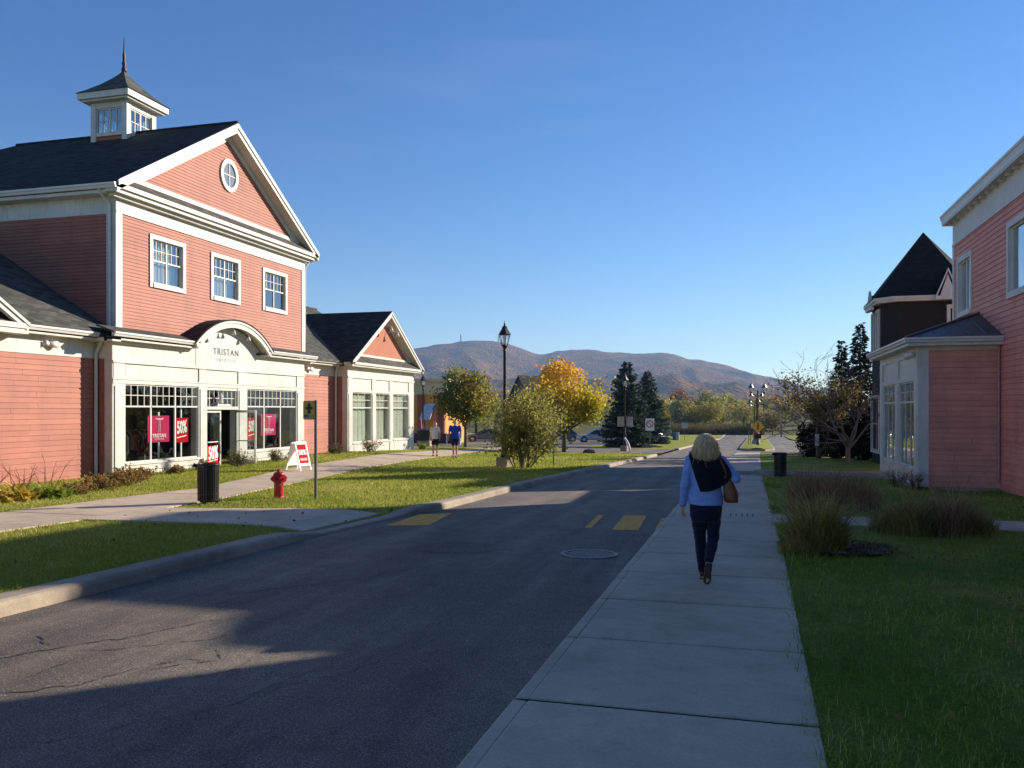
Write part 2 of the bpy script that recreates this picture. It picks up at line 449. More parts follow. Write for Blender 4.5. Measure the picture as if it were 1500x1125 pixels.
# ------------------------------------------------------------------ terrain
def P0(Y): return -1.6 - 0.0229 * min(150.0, max(-30.0, Y))
def G(X, Y):
    p = P0(Y)
    if X < -11 and Y < 66:
        pad = -2.03 if Y < 36 else -2.03 - 0.0335 * (Y - 36)
        return p + (max(p, pad) - p) * sstep(-X, 11, 17)
    return p
KY = [-12, 6, 11, 12.2, 15.4, 16.6, 22.7, 30.9, 38.1, 52.3, 68, 75, 110, 170]
KX = [-6.4, -6.4, -6.45, -6.46, -6.3, -6.03, -6.02, -5.81, -5.6, -5.12, -4.9, -4.73, -4.2, -3.0]
def kerbX(Y): return interp(Y, KY, KX)
def path_near(Y): return interp(Y, [-12, 10, 14.7, 20, 27.7, 37.7, 46.1, 60], [-10.5, -10.6, -10.75, -11.9, -13.4, -14.0, -14.6, -15.2])
def path_far(Y): return interp(Y, [-12, 12, 14.8, 18.2, 25.9, 32.8, 44, 60], [-12.7, -12.85, -13.1, -13.3, -15.2, -15.8, -16.3, -17])
RZ = -0.13   # road surface below the lawns and pavements

def sheet(name, X0, X1, ys, nx, zf, mat, kind='structure'):
    mb = MB(); rows = []
    for y in ys:
        a = X0(y) if callable(X0) else X0; b = X1(y) if callable(X1) else X1
        rows.append([(lerp(a, b, i / nx), y, zf(lerp(a, b, i / nx), y)) for i in range(nx + 1)])
    mb.grid(rows)
    o = mb.build(name, mat, smooth=True, fix=False); o['kind'] = kind
    return o
def fr(a, b, st):
    n = max(1, int(round((b - a) / st))); return [a + (b - a) * i / n for i in range(n + 1)]
# ------------------------------------------------------------------ camera, sun, sky, air
F_PX = 1220.0
YAW = math.radians(15.35)
CS, SN = math.cos(YAW), math.sin(YAW)
cam = bpy.data.cameras.new('camera'); cam.sensor_width = 36.0; cam.lens = F_PX / 1500 * 36.0
cam.shift_y = 0.025; cam.clip_start = 0.05; cam.clip_end = 20000
cam_o = bpy.data.objects.new('camera', cam); COL.objects.link(cam_o)
cam_o.location = (0, 0, 0); cam_o.rotation_euler = (PI / 2, 0, YAW)
SC.camera = cam_o

SUN_AZ = math.radians(43.6); SUN_EL = math.radians(19.2)
sdir = Vector((math.sin(SUN_AZ) * math.cos(SUN_EL), math.cos(SUN_AZ) * math.cos(SUN_EL), math.sin(SUN_EL)))
sl = bpy.data.lights.new('sun', 'SUN'); sl.energy = 5.0; sl.angle = math.radians(0.55); sl.color = (1.0, 0.90, 0.75)
so = bpy.data.objects.new('sun', sl); COL.objects.link(so)
so.rotation_euler = (-sdir).to_track_quat('-Z', 'Y').to_euler(); so.location = (60, 60, 60)

w = bpy.data.worlds.new('World'); SC.world = w; w.use_nodes = True
nt = w.node_tree; bg = nt.nodes['Background']
sky = nt.nodes.new('ShaderNodeTexSky'); sky.sky_type = 'NISHITA'; sky.sun_disc = False
sky.sun_elevation = SUN_EL; sky.sun_rotation = SUN_AZ; sky.altitude = 100
sky.air_density = 1.0; sky.dust_density = 0.0; sky.ozone_density = 4.0
hs = nt.nodes.new('ShaderNodeHueSaturation'); hs.inputs['Saturation'].default_value = 1.19; hs.inputs['Hue'].default_value = 0.508; hs.inputs['Value'].default_value = 1.0
nt.links.new(sky.outputs['Color'], hs.inputs['Color']); 
tcw = nt.nodes.new('ShaderNodeTexCoord'); mpw = nt.nodes.new('ShaderNodeMapping'); mpw.inputs['Scale'].default_value = (1.0, 1.0, 7.0); nt.links.new(tcw.outputs['Generated'], mpw.inputs['Vector'])
nzw = nt.nodes.new('ShaderNodeTexNoise'); nzw.inputs['Scale'].default_value = 2.6; nzw.inputs['Detail'].default_value = 7; nzw.inputs['Roughness'].default_value = 0.55; nt.links.new(mpw.outputs['Vector'], nzw.inputs['Vector'])
mrw = nt.nodes.new('ShaderNodeMapRange'); mrw.inputs['From Min'].default_value = 0.52; mrw.inputs['From Max'].default_value = 0.85; mrw.inputs['To Max'].default_value = 0.05; nt.links.new(nzw.outputs['Fac'], mrw.inputs['Value'])
cloud = mixc(nt, mrw.outputs['Result'], hs.outputs['Color'], (7.0, 7.4, 7.8)); nt.links.new(cloud, bg.inputs['Color']); bg.inputs['Strength'].default_value = 0.087
SC.view_settings.view_transform = 'Standard'; SC.view_settings.look = 'None'
SC.view_settings.exposure = 0.80; SC.view_settings.gamma = 1.0
SC.cycles.max_bounces = 8; SC.cycles.transparent_max_bounces = 24; SC.cycles.volume_bounces = 0
SC.cycles.use_denoising = True

def haze_box():
    mb = MB().box(-4200, 3600, -80, 4300, -8, 320)
    m = bpy.data.materials.new('pale_autumn_haze'); m.use_nodes = True; n = m.node_tree
    n.nodes.remove(n.nodes['Principled BSDF'])
    v = n.nodes.new('ShaderNodeVolumePrincipled'); v.inputs['Color'].default_value = (0.45, 0.64, 1.0, 1)
    v.inputs['Density'].default_value = 0.00015; v.inputs['Anisotropy'].default_value = 0.2
    n.links.new(v.outputs['Volume'], n.nodes['Material Output'].inputs['Volume'])
    o = mb.build('haze', m); o['kind'] = 'stuff'
haze_box()

# ------------------------------------------------------------------ ground, lawns, road, pavements
sheet('ground', -4100, 3500, [-79, -30, 20, 60, 100, 150, 300, 700, 1500, 2800, 4200], 24, lambda x, y: P0(y) - 0.5, M['ground'])

def lawn_z(X, Y):
    z = G(X, Y)
    k = sstep(Y, 10.6, 12.2) * (1 - sstep(Y, 14.8, 16.2)) * sstep(X, -7.6, -6.6)
    return z - 0.10 * k
sheet('lawn', -62, lambda y: kerbX(y) - 0.28, fr(-12, 30, 0.75) + fr(31.5, 66, 1.5) + fr(70, 170, 6), 90, lawn_z, M['lawn'])
SLy = [-12, 33, 52, 60]; SLx = [-1.3, -1.3, -0.6, -0.2]
SRy = [-12, 4, 10.8, 33, 60]; SRx = [0.1, 0.396, 0.53, 0.75, 1.28]
def SL(Y): return interp(Y, SLy, SLx)
def SR(Y): return interp(Y, SRy, SRx)
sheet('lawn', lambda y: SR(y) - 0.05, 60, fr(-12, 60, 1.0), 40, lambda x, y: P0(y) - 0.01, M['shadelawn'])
sheet('lawn', 8.2, 80, fr(69.5, 170, 6), 12, lambda x, y: P0(y), M['lawn'])
ML = lambda y: interp(y, [69.6, 72, 156, 158], [0.7, -0.1, 1.1, 1.9])
MR = lambda y: interp(y, [69.6, 72, 156, 158], [1.9, 2.75, 4.5, 3.4])
sheet('median_lawn', lambda y: ML(y) + 0.15, lambda y: MR(y) - 0.15, fr(69.7, 158, 2.2), 6, lambda x, y: P0(y) + 0.02 + 0.10 * math.sin(PI * (x - ML(y)) / (MR(y) - ML(y))), M['lawn'])

def road():
    mb = MB()
    def g(x0, x1, ys, nx):
        mb.grid([[(lerp(x0(y), x1(y), i / nx), y, P0(y) + RZ) for i in range(nx + 1)] for y in ys])
    g(lambda y: kerbX(y) - 0.1, lambda y: SL(y) + 0.05, fr(-12, 60, 1.5), 6)
    g(lambda y: kerbX(y) - 0.1, lambda y: 60, fr(60, 69, 1.5), 12)
    g(lambda y: kerbX(y) - 0.1, lambda y: 8.2, fr(69, 176, 3), 6)
    o = mb.build('road', M['asphalt'], fix=False); o['kind'] = 'structure'
    mb = MB()   # left drive and car park, right drive
    def g2(x0, x1, y0, y1, nx, dz):
        mb.grid([[(lerp(x0, x1, i / nx), y, G(lerp(x0, x1, i / nx), y) + dz) for i in range(nx + 1)] for y in fr(y0, y1, 1.0)])
    g2(-13, -4.95, 54.3, 67.2, 8, 0.012)
    g2(-62, -13, 64, 112, 30, 0.014)
    o = mb.build('car_park', M['asphalt'], fix=False); o['kind'] = 'structure'
    mb = MB()
    mb.grid([[(x, y, P0(y) + 0.008) for x in (-1.32, 0, 3, 8, 16)] for y in fr(30.35, 33.25, 0.7)])
    o = mb.build('driveway', M['asphalt'], fix=False); o['kind'] = 'structure'
road()

def slab_run(name, x0f, x1f, ys, zf, mat, gap=0.012, th=0.2):
    mb = MB()
    for a, b in zip(ys[:-1], ys[1:]):
        a2, b2 = a + gap / 2, b - gap / 2
        t = [RND.uniform(-0.004, 0.004) for _ in range(4)]
        q = [(x0f(a2), a2), (x1f(a2), a2), (x1f(b2), b2), (x0f(b2), b2)]
        top = [(x, y, zf(x, y) + t[i]) for i, (x, y) in enumerate(q)]
        mb.hexa([(x, y, z - th) for x, y, z in top] + top)
    o = mb.build(name, mat, bevel=0.012); o['kind'] = 'structure'; return o
js = [4.78 - 1.53 * k for k in range(9, 0, -1)] + [4.78 + 1.53 * k for k in range(0, 17)]
js = [j for j in js if j < 30.1] + [30.3]
slab_run('pavement', lambda y: SL(y) + 0.09, SR, js, lambda x, y: P0(y), M['concrete'], 0.04)
slab_run('pavement', lambda y: SL(y) + 0.09, SR, fr(33.3, 59.6, 1.55), lambda x, y: P0(y), M['concrete'], 0.016)
q = MB()
for y in js: q.hexa([(SL(y) + 0.01, y - 0.019, P0(y) - 0.1), (SR(y), y - 0.019, P0(y) - 0.1), (SR(y), y + 0.019, P0(y) - 0.1), (SL(y) + 0.01, y + 0.019, P0(y) - 0.1), (SL(y) + 0.01, y - 0.019, P0(y) - 0.012), (SR(y), y - 0.019, P0(y) - 0.012), (SR(y), y + 0.019, P0(y) - 0.012), (SL(y) + 0.01, y + 0.019, P0(y) - 0.012)])
q.build('joint_soil', simple('dark_joint_soil', (0.022, 0.019, 0.015), 0.95, 0.4, 30))['kind'] = 'structure'
slab_run('kerb', SL, lambda y: SL(y) + 0.089, js, lambda x, y: P0(y) - 0.004, M['concrete'], 0.04, 0.4)
slab_run('kerb', SL, lambda y: SL(y) + 0.089, fr(33.3, 59.6, 3.1), lambda x, y: P0(y) + 0.002, M['kerb'], 0.008, 0.4)
slab_run('path', path_far, path_near, fr(-9, 62, 1.5), lambda x, y: G(x, y) + 0.025, M['concrete'], 0.014)
def spur():
    mb = MB(); xs = [-10.9, -9.6, -8.3, -7.2, -6.72]
    lo = [11.55, 11.7, 11.8, 11.9, 11.95]; hi = [13.7, 14.0, 14.35, 14.75, 14.85]
    rows = []
    for x, a, b in zip(xs, lo, hi):
        rows.append([(x, lerp(b, a, i / 3), lawn_z(x, lerp(b, a, i / 3)) + 0.03) for i in range(4)])
    for (x0, a0, b0), (x1, a1, b1) in zip(list(zip(xs, lo, hi))[:-1], list(zip(xs, lo, hi))[1:]):
        q = [(x0, a0), (x1 - 0.012, a1), (x1 - 0.012, b1), (x0, b0)]
        tp_ = [(x, y, (lawn_z(x, y) if x > -9 else G(x, y) - 0.004) + 0.03) for x, y in q]
        mb.hexa([(x, y, z - 0.25) for x, y, z in tp_] + tp_)
    o = mb.build('path_spur', M['concrete'], bevel=0.008); o['kind'] = 'structure'
    mb = MB()
    for x0, x1, y0, y1 in [(0.42, 3.0, 15.0, 16.4), (3.014, 6.0, 15.0, 16.5), (6.014, 14.0, 15.1, 16.6)]:
        mb.hexa([(x0, y0, P0(y0) - 0.1), (x1, y0, P0(y0) - 0.1), (x1, y1, P0(y1) - 0.1), (x0, y1, P0(y1) - 0.1),
                 (x0, y0, P0(y0) + 0.012), (x1, y0, P0(y0) + 0.012), (x1, y1, P0(y1) + 0.012), (x0, y1, P0(y1) + 0.012)])
    o = mb.build('garden_path', M['concrete']); o['kind'] = 'structure'
spur()

def kerb_left():
    mb = MB()
    def run(y0, y1):
        ys = fr(y0, y1, 2.9)
        for a, b in zip(ys[:-1], ys[1:]):
            sub = fr(a + 0.006, b - 0.006, 0.5)
            rows = []
            for y in sub:
                low = sstep(y, 10.9, 12.2) * (1 - sstep(y, 14.8, 16.0))
                top = P0(y) + 0.015 - 0.115 * low; x = kerbX(y) + 0.012 * mnoise.noise((y * 1.7, 3, 0))
                zr = P0(y) + RZ - 0.1
                rows.append([(x - 0.31, y, top - 0.12), (x - 0.31, y, top), (x - 0.06, y, top + 0.004), (x - 0.025, y, top - 0.012), (x - 0.008, y, top - 0.045 * (1 - 0.8 * low)), (x + 0.015, y, zr)])
            mb.grid(rows)
            mb.face(rows[0]); mb.face(rows[-1][::-1])
    run(-12, 53.5); run(69.3, 172)
    o = mb.build('kerb', M['kerb'], fix=True); o['kind'] = 'structure'
    # median kerb, cross-street kerb
    mb = MB()
    ys = fr(69.6, 158, 2)
    for fX, s in ((ML, 1), (MR, -1)):
        rows = [[(fX(y), y, P0(y) + RZ - 0.1), (fX(y), y, P0(y) + 0.02), (fX(y) + s * 0.16, y, P0(y) + 0.03), (fX(y) + s * 0.16, y, P0(y) - 0.2)] for y in ys]
        mb.grid(rows)
    for y in (69.6, 158):
        mb.box(ML(y), MR(y), y - 0.08, y + 0.08, P0(y) - 0.3, P0(y) + 0.022)
    for x0, x1 in ((1.3, 60.0),):
        mb.box(x0, x1, 59.9, 60.06, P0(60) - 0.4, P0(60) + 0.03)
    mb.box(8.05, 8.22, 69.3, 170, P0(170) - 0.6, P0(170) - 0.5)
    for y in (30.2, 33.3):
        mb.hexa([(0.5, y - 0.07, P0(y) - 0.2), (9, y - 0.07, P0(y) - 0.2), (9, y + 0.07, P0(y) - 0.2), (0.5, y + 0.07, P0(y) - 0.2),
                 (0.5, y - 0.07, P0(y) + 0.06), (9, y - 0.07, P0(y) + 0.06), (9, y + 0.07, P0(y) + 0.06), (0.5, y + 0.07, P0(y) + 0.06)])
    o = mb.build('kerb', M['kerb']); o['kind'] = 'structure'
kerb_left()

def marks():
    m, nt_, b = newmat('worn_yellow_road_paint')
    t = tex(nt_, 7, 6, 0.75); t2 = tex(nt_, 60, 3, 0.7)
    mm = N(nt_, 'ShaderNodeMath', operation='MULTIPLY'); nt_.links.new(t.outputs['Fac'], mm.inputs[0]); nt_.links.new(t2.outputs['Fac'], mm.inputs[1])
    nt_.links.new(ramp(nt_, mm.outputs[0], [(0.15, (0.075, 0.068, 0.055)), (0.215, (0.80, 0.38, 0.04))]), b.inputs['Base Color'])
    b.inputs['Roughness'].default_value = 0.8
    mb = MB()
    z = lambda y: P0(y) + RZ + 0.005
    for q in ([(-2.12, 14.15), (-1.68, 14.25), (-1.80, 16.7), (-2.24, 16.6)], [(-2.62, 14.3), (-2.50, 14.3), (-2.62, 16.5), (-2.74, 16.5)],
              [(-1.42, 14.4), (-1.3, 14.5), (-1.3, 16.5), (-1.46, 16.3)], [(-6.0, 13.5), (-5.3, 13.8), (-5.62, 15.9), (-6.15, 15.5)]):
        mb.face([(x, y, z(y)) for x, y in q])
    mb.build('road_marking', m)['kind'] = 'structure'
    mb = MB(); r2 = random.Random(4)
    def crack(pts, w):
        fine = []
        for (x0, y0), (x1, y1) in zip(pts[:-1], pts[1:]):
            L = math.hypot(x1 - x0, y1 - y0); n = max(2, int(L / 0.05)); ph = r2.uniform(0, 9)
            for i in range(n): fine.append((lerp(x0, x1, i / n) + 0.10 * mnoise.noise((i * 0.11 + ph, 1.0, 0)) + 0.035 * mnoise.noise((i * 0.45, ph, 3)) + r2.gauss(0, 0.007), lerp(y0, y1, i / n) + 0.10 * mnoise.noise((i * 0.11, ph, 5)) + 0.035 * mnoise.noise((i * 0.45, 7, ph)) + r2.gauss(0, 0.007)))
        fine.append(pts[-1]); L_, R_ = [], []
        for i, (x, y) in enumerate(fine):
            a = fine[max(0, i - 1)]; c = fine[min(len(fine) - 1, i + 1)]
            dx, dy = c[0] - a[0], c[1] - a[1]; l = math.hypot(dx, dy) or 1
            k = w * 0.8 * max(0.0, r2.uniform(-0.15, 1.3)) * math.sin(PI * (0.06 + 0.9 * i / len(fine)))
            L_.append((x - dy / l * k, y + dx / l * k, P0(y) + RZ + 0.004)); R_.append((x + dy / l * k, y - dx / l * k, P0(y) + RZ + 0.004))
        mb.grid([L_, R_])
    for pts, w in CRACKS: crack(pts, w)
    mb.build('road_crack', M['tar'], fix=False)['kind'] = 'structure'
    L_, R_ = [], []; pts = [(-5.6, 7.0), (-5.0, 7.6), (-4.6, 8.2), (-4.3, 8.6), (-4.0, 9.3), (-3.75, 10.0)]
    for i in range(61):
        f = i / 60 * (len(pts) - 1); k = min(len(pts) - 2, int(f)); x = lerp(pts[k][0], pts[k + 1][0], f - k); y = lerp(pts[k][1], pts[k + 1][1], f - k)
        w_ = 0.028 * (0.35 + abs(mnoise.noise((i * 0.3, 2, 2))) * 2) * math.sin(PI * (0.04 + 0.92 * i / 60)); x += 0.03 * mnoise.noise((i * 0.4, 9, 1))
        L_.append((x - w_, y, P0(y) + RZ + 0.003)); R_.append((x + w_, y, P0(y) + RZ + 0.003))
    MB().grid([L_, R_]).build('road_stain', simple('tan_clay_stain', (0.23, 0.165, 0.115), 0.9, 0.3, 14), fix=False)['kind'] = 'structure'
    mb = MB(); mb.face([(-3.95 + 0.62 * math.cos(a), 11.35 + 0.55 * math.sin(a), P0(11.35 + 0.55 * math.sin(a)) + RZ + 0.004) for a in [2 * PI * i / 28 for i in range(28)]])
    mb.build('road_patch', M['patch'])['kind'] = 'structure'
CRACKS = [([(-6.0, 4.2), (-5.3, 4.9), (-5.15, 5.2), (-4.75, 5.9), (-4.4, 6.6)], 0.014), ([(-5.15, 5.2), (-4.6, 5.4), (-4.0, 6.1), (-3.6, 6.2)], 0.010),
          ([(-5.6, 5.6), (-5.25, 5.35), (-5.15, 5.2)], 0.013), ([(-5.0, 3.9), (-4.3, 4.6), (-4.0, 5.3), (-3.6, 5.4)], 0.010), ([(-3.55, 5.5), (-3.45, 5.2), (-3.65, 4.8)], 0.014),
          ([(-6.1, 11.3), (-5.1, 11.2), (-3.4, 11.35), (-1.5, 11.2)], 0.012), ([(-4.6, 2.6), (-3.2, 4.3), (-2.6, 5.6), (-2.3, 6.9)], 0.008),
          ([(-4.2, 8.6), (-4.0, 9.0), (-4.3, 9.4), (-4.1, 9.9)], 0.010), ([(-4.0, 9.0), (-3.5, 9.1), (-3.3, 9.5)], 0.008), ([(-2.9, 7.4), (-3.3, 7.8), (-3.1, 8.4), (-3.5, 8.8)], 0.008), ([(-3.3, 7.8), (-3.9, 7.7)], 0.007), ([(-2.4, 12.6), (-3.0, 13.2), (-3.9, 13.0), (-4.8, 13.5)], 0.012), ([(-3.0, 13.2), (-3.1, 14.5), (-2.9, 15.8)], 0.009), ([(-4.7, 4.6), (-4.75, 5.1), (-4.45, 5.3)], 0.009), ([(-5.5, 4.7), (-5.2, 5.2)], 0.010), ([(-4.1, 4.9), (-3.75, 5.35), (-3.95, 5.6)], 0.010), ([(-3.3, 3.4), (-3.0, 5.0), (-2.2, 7.2), (-2.0, 9.0)], 0.006)]
marks()

# ------------------------------------------------------------------ far hills
def hills():
    rp = [(-300, 560), (0, 545), (300, 532), (440, 522), (560, 515), (610, 511), (640, 505.5), (660, 503), (690, 498.5), (715, 498.5), (740, 501), (760, 508), (785, 518), (796, 519), (815, 514), (840, 513), (870, 513), (900, 517), (930, 519), (960, 518), (975, 517), (990, 520), (1008, 527), (1025, 526), (1045, 531), (1075, 538), (1105, 547), (1130, 551), (1150, 556), (1165, 562), (1200, 574), (1300, 588), (1500, 594), (1800, 596)]
    px = [p[0] for p in rp]; py = [p[1] for p in rp]
    mb = MB(); rows = []
    nd = 86; na = 420
    for k in range(nd):
        t = k / (nd - 10)
        row = []
        for i in range(na):
            x = lerp(-300, 1800, i / (na - 1)); a = (x - 750) / F_PX
            if t <= 1: d = lerp(800, 3000, t)
            else: d = 3000 + (t - 1) * 6000
            zr = (600 - interp(x, px, py)) / F_PX * 3000
            X = d * (a * CS - SN); Y = d * (a * SN + CS)
            f = (0.10 * sstep(t, 0, 0.35) + 0.90 * t ** 2.1) if t <= 1 else max(-0.2, 1 - (t - 1) * 5)
            n1 = mnoise.fractal((X / 420, Y / 420, 1.3), 1.0, 2.0, 4); n2 = mnoise.fractal((X / 60, Y / 60, 7.7), 0.8, 2.1, 3)
            ridge = abs(mnoise.noise((a * 9.0 + Y / 1700, 4.1, 0)))
            e = sstep(t, 0.02, 0.4) * (1 - 0.93 * sstep(t, 0.7, 1.0))
            z = -6 + (zr + 6) * f + e * (46 * n1 - 95 * ridge + 20) * sstep(t, 0.12, 0.5) + 3.4 * n2 * sstep(t, 0.05, 0.3)
            row.append((X, Y, z))
        rows.append(row)
    mb.grid(rows)
    m, n, b = newmat('autumn_forest_canopy')
    t1 = tex(n, 0.0045, 8, 0.68); t2 = tex(n, 0.03, 6, 0.75); t3 = tex(n, 0.11, typ='ShaderNodeTexVoronoi')
    c1 = ramp(n, t1.outputs['Fac'], [(0.32, (0.04, 0.055, 0.028)), (0.42, (0.11, 0.09, 0.038)), (0.50, (0.22, 0.105, 0.038)), (0.56, (0.13, 0.10, 0.04)), (0.66, (0.04, 0.058, 0.03))])
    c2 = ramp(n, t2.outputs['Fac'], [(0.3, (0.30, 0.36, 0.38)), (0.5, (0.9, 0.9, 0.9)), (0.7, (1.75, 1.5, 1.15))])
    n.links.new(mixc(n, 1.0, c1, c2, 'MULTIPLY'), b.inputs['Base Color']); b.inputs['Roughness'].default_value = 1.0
    b.inputs['Specular IOR Level'].default_value = 0
    bump(n, b, t3.outputs['Distance'], 0.9, 5.0)
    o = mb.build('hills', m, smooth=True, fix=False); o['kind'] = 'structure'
    mb = MB()
    def mast(name, pxx, h, lab):
        a = (pxx - 750) / F_PX; d = 3000
        z = (600 - interp(pxx, px, py)) / F_PX * 3000 - 4
        c = Vector((d * (a * CS - SN), d * (a * SN + CS), z)); q = MB()
        for sx in (-1, 1):
            for sy in (-1, 1):
                q.tube([c + Vector((sx * 2.4, sy * 2.4, 0)), c + Vector((sx * 0.7, sy * 0.7, h))], 0.55, 4)
        for k in range(8):
            r = lerp(2.4, 0.7, k / 8); zz = h * k / 8; zz2 = h * (k + 1) / 8; r2 = lerp(2.4, 0.7, (k + 1) / 8)
            q.tube([c + Vector((-r, -r, zz)), c + Vector((r2, -r2, zz2))], 0.25, 4); q.tube([c + Vector((r, -r, zz)), c + Vector((r2, r2, zz2))], 0.25, 4)
        tag(q.build(name, M['galv']), lab, 'mast')
    mast('radio_mast', 675, 32, 'taller lattice radio mast on the hill summit, left of the nearest street lamp')
    mast('radio_mast', 730, 24, 'shorter lattice radio mast on the hill, close behind the street lamp head')
hills()
# ------------------------------------------------------------------ building helpers
def FX(X0, s=1): return lambda u, z, d=0.0: (X0 + s * d, u, z)       # wall parallel to the road, outward +X (s=1) or -X
def FY(Y0, s=-1): return lambda u, z, d=0.0: (u, Y0 + s * d, z)      # wall across the road direction

JR = random.Random(17)
def siding(mb, F, u0, u1, z0, z1, holes=(), expo=0.15, clip=None, lip=0.018):
    zs = []; z = z0
    while z < z1 - 1e-4: zs.append(z); z += expo
    zs.append(z1)
    for h in holes:
        for q in (h[2], h[3]):
            if z0 < q < z1: zs.append(q)
    zs = sorted(set(round(q, 4) for q in zs))
    for za, zb in zip(zs[:-1], zs[1:]):
        k = (za - z0) / expo; fa = k - math.floor(k + 1e-6); fb = min(1.0, fa + (zb - za) / expo)
        da = lerp(lip, 0.002, fa); db = lerp(lip, 0.002, fb)
        a0, b0, a1, b1 = u0, u1, u0, u1
        if clip: a0, b0 = clip(za); a1, b1 = clip(zb)
        if b0 - a0 < 0.02: continue
        ints = [(a0, b0, a1, b1)]
        for h in holes:
            if zb > h[2] + 1e-3 and za < h[3] - 1e-3:
                nx = []
                for q in ints:
                    if h[1] <= q[0] or h[0] >= q[1]: nx.append(q); continue
                    if h[0] > q[0]: nx.append((q[0], h[0], q[2], h[0]))
                    if h[1] < q[1]: nx.append((h[1], q[1], h[1], q[3]))
                ints = nx
        if expo > 0.13:
            nx = []
            for a, b, a_, b_ in ints:
                j = a + JR.uniform(0.4, 3.8)
                while j < b - 0.3 and abs(a - a_) < 1e-6 and abs(b - b_) < 1e-6:
                    nx.append((a, j - 0.0035, a, j - 0.0035)); a = a_ = j + 0.0035; j += JR.uniform(2.4, 4.2)
                nx.append((a, b, a_, b_))
            ints = nx
        for a, b, a_, b_ in ints:
            zg = za + 0.006 if fa < 1e-3 else za
            mb.face([F(a, zg, da), F(b, zg, da), F(b_, zb, db), F(a_, zb, db)])
            if fa < 1e-3: mb.face([F(a, zg, -0.012), F(b, zg, -0.012), F(b, zg, da), F(a, zg, da)]); mb.face([F(a, za - 0.004, -0.012), F(b, za - 0.004, -0.012), F(b, zg, -0.012), F(a, zg, -0.012)])
    return mb

def window(F, u0, u1, z0, z1, parent, glass, trim=0.14, cols=2, cm=2, rm=1, split=0.5, back='curtain', tmat=None, full=False, trim_d=0.05, lab=None):
    """frame with sash bars; sub-parts pane and curtain. u0..z1 is the opening"""
    tmat = tmat or M['white']; mb = MB()
    if trim:
        mb.fbox(F, u0 - trim, u0, z0 - trim, z1 + trim, -0.10, trim_d); mb.fbox(F, u1, u1 + trim, z0 - trim, z1 + trim, -0.10, trim_d)
        mb.fbox(F, u0, u1, z1, z1 + trim, -0.10, trim_d); mb.fbox(F, u0, u1, z0 - trim, z0, -0.10, trim_d + 0.025)
    s = 0.045; d0, d1 = -0.085, -0.04
    mb.fbox(F, u0, u0 + s, z0, z1, d0, d1); mb.fbox(F, u1 - s, u1, z0, z1, d0, d1)
    mb.fbox(F, u0 + s, u1 - s, z0, z0 + s, d0, d1); mb.fbox(F, u0 + s, u1 - s, z1 - s, z1, d0, d1)
    zs = lerp(z0, z1, split); wd = (u1 - u0) / cols
    for c in range(cols):
        a, b = u0 + c * wd, u0 + (c + 1) * wd
        if c: mb.fbox(F, a - 0.03, a + 0.03, z0 + s, z1 - s, d0 - 0.004, d1 + 0.004)
        if 0 < split < 1: mb.fbox(F, a + (0.03 if c else s), b - (0.03 if c < cols - 1 else s), zs - 0.025, zs + 0.025, d0 + 0.002, d1 + 0.02)
        zlo = z0 + s if (full or split >= 1 or split <= 0) else zs + 0.025
        for k in range(1, cm + 1):
            x = lerp(a, b, k / (cm + 1)); mb.fbox(F, x - 0.012, x + 0.012, zlo, z1 - s, d0 + 0.012, d1 - 0.006)
        for k in range(1, rm + 1):
            zz = lerp(zs if not full else z0, z1, k / (rm + 1)); mb.fbox(F, a + 0.03, b - 0.03, zz - 0.012, zz + 0.012, d0 + 0.014, d1 - 0.008)
    o = mb.build('window', tmat, parent)
    if lab: o['label'] = lab
    MB().face([F(u0 + 0.01, z0 + 0.01, -0.07), F(u1 - 0.01, z0 + 0.01, -0.07), F(u1 - 0.01, z1 - 0.01, -0.07), F(u0 + 0.01, z1 - 0.01, -0.07)]).build('pane', glass, o)
    if back == 'curtain':
        q = MB(); n = 28; rows = []
        for zz in (z0 - 0.05, z1 + 0.05):
            rows.append([F(lerp(u0, u1, i / n), zz, -0.26 + 0.035 * math.sin(i * 2.2) + 0.02 * math.sin(i * 0.9)) for i in range(n + 1)])
        q.grid(rows).build('curtain', M['curtain'], o, smooth=True)
    if back in ('dark', 'curtain'):
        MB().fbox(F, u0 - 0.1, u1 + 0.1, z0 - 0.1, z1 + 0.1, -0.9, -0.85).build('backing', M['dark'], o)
    return o

def gutter_run(mb, F, u0, u1, z, d, h=0.13, w=0.14):
    """K-style gutter profile along a wall frame"""
    prof = [(d - w, z), (d - w, z - h), (d - 0.05, z - h), (d - 0.03, z - h * 0.55), (d, z - h * 0.4), (d, z)]
    mb.prism([F(u0, zz, dd) for dd, zz in prof], Vector(F(u1, 0, 0)) - Vector(F(u0, 0, 0)))

def roofslab(mb, q, th=0.09):
    q = [Vector(p) for p in q]
    lo = [p - Vector((0, 0, th)) for p in q]
    n = len(q); i = len(mb.v)
    mb.v.extend([tuple(p) for p in q + lo])
    mb.f.append(tuple(range(i, i + n))); mb.f.append(tuple(range(i + 2 * n - 1, i + n - 1, -1)))
    for k in range(n): mb.f.append((i + k, i + n + k, i + n + (k + 1) % n, i + (k + 1) % n))

def rake(mb, F, ua, za, ub, zb, dr0, dr1, h):
    """sloping beam between two points, vertical height h hanging below the line"""
    mb.hexa([F(ua, za - h, dr0), F(ub, zb - h, dr0), F(ub, zb - h, dr1), F(ua, za - h, dr1), F(ua, za, dr0), F(ub, zb, dr0), F(ub, zb, dr1), F(ua, za, dr1)])

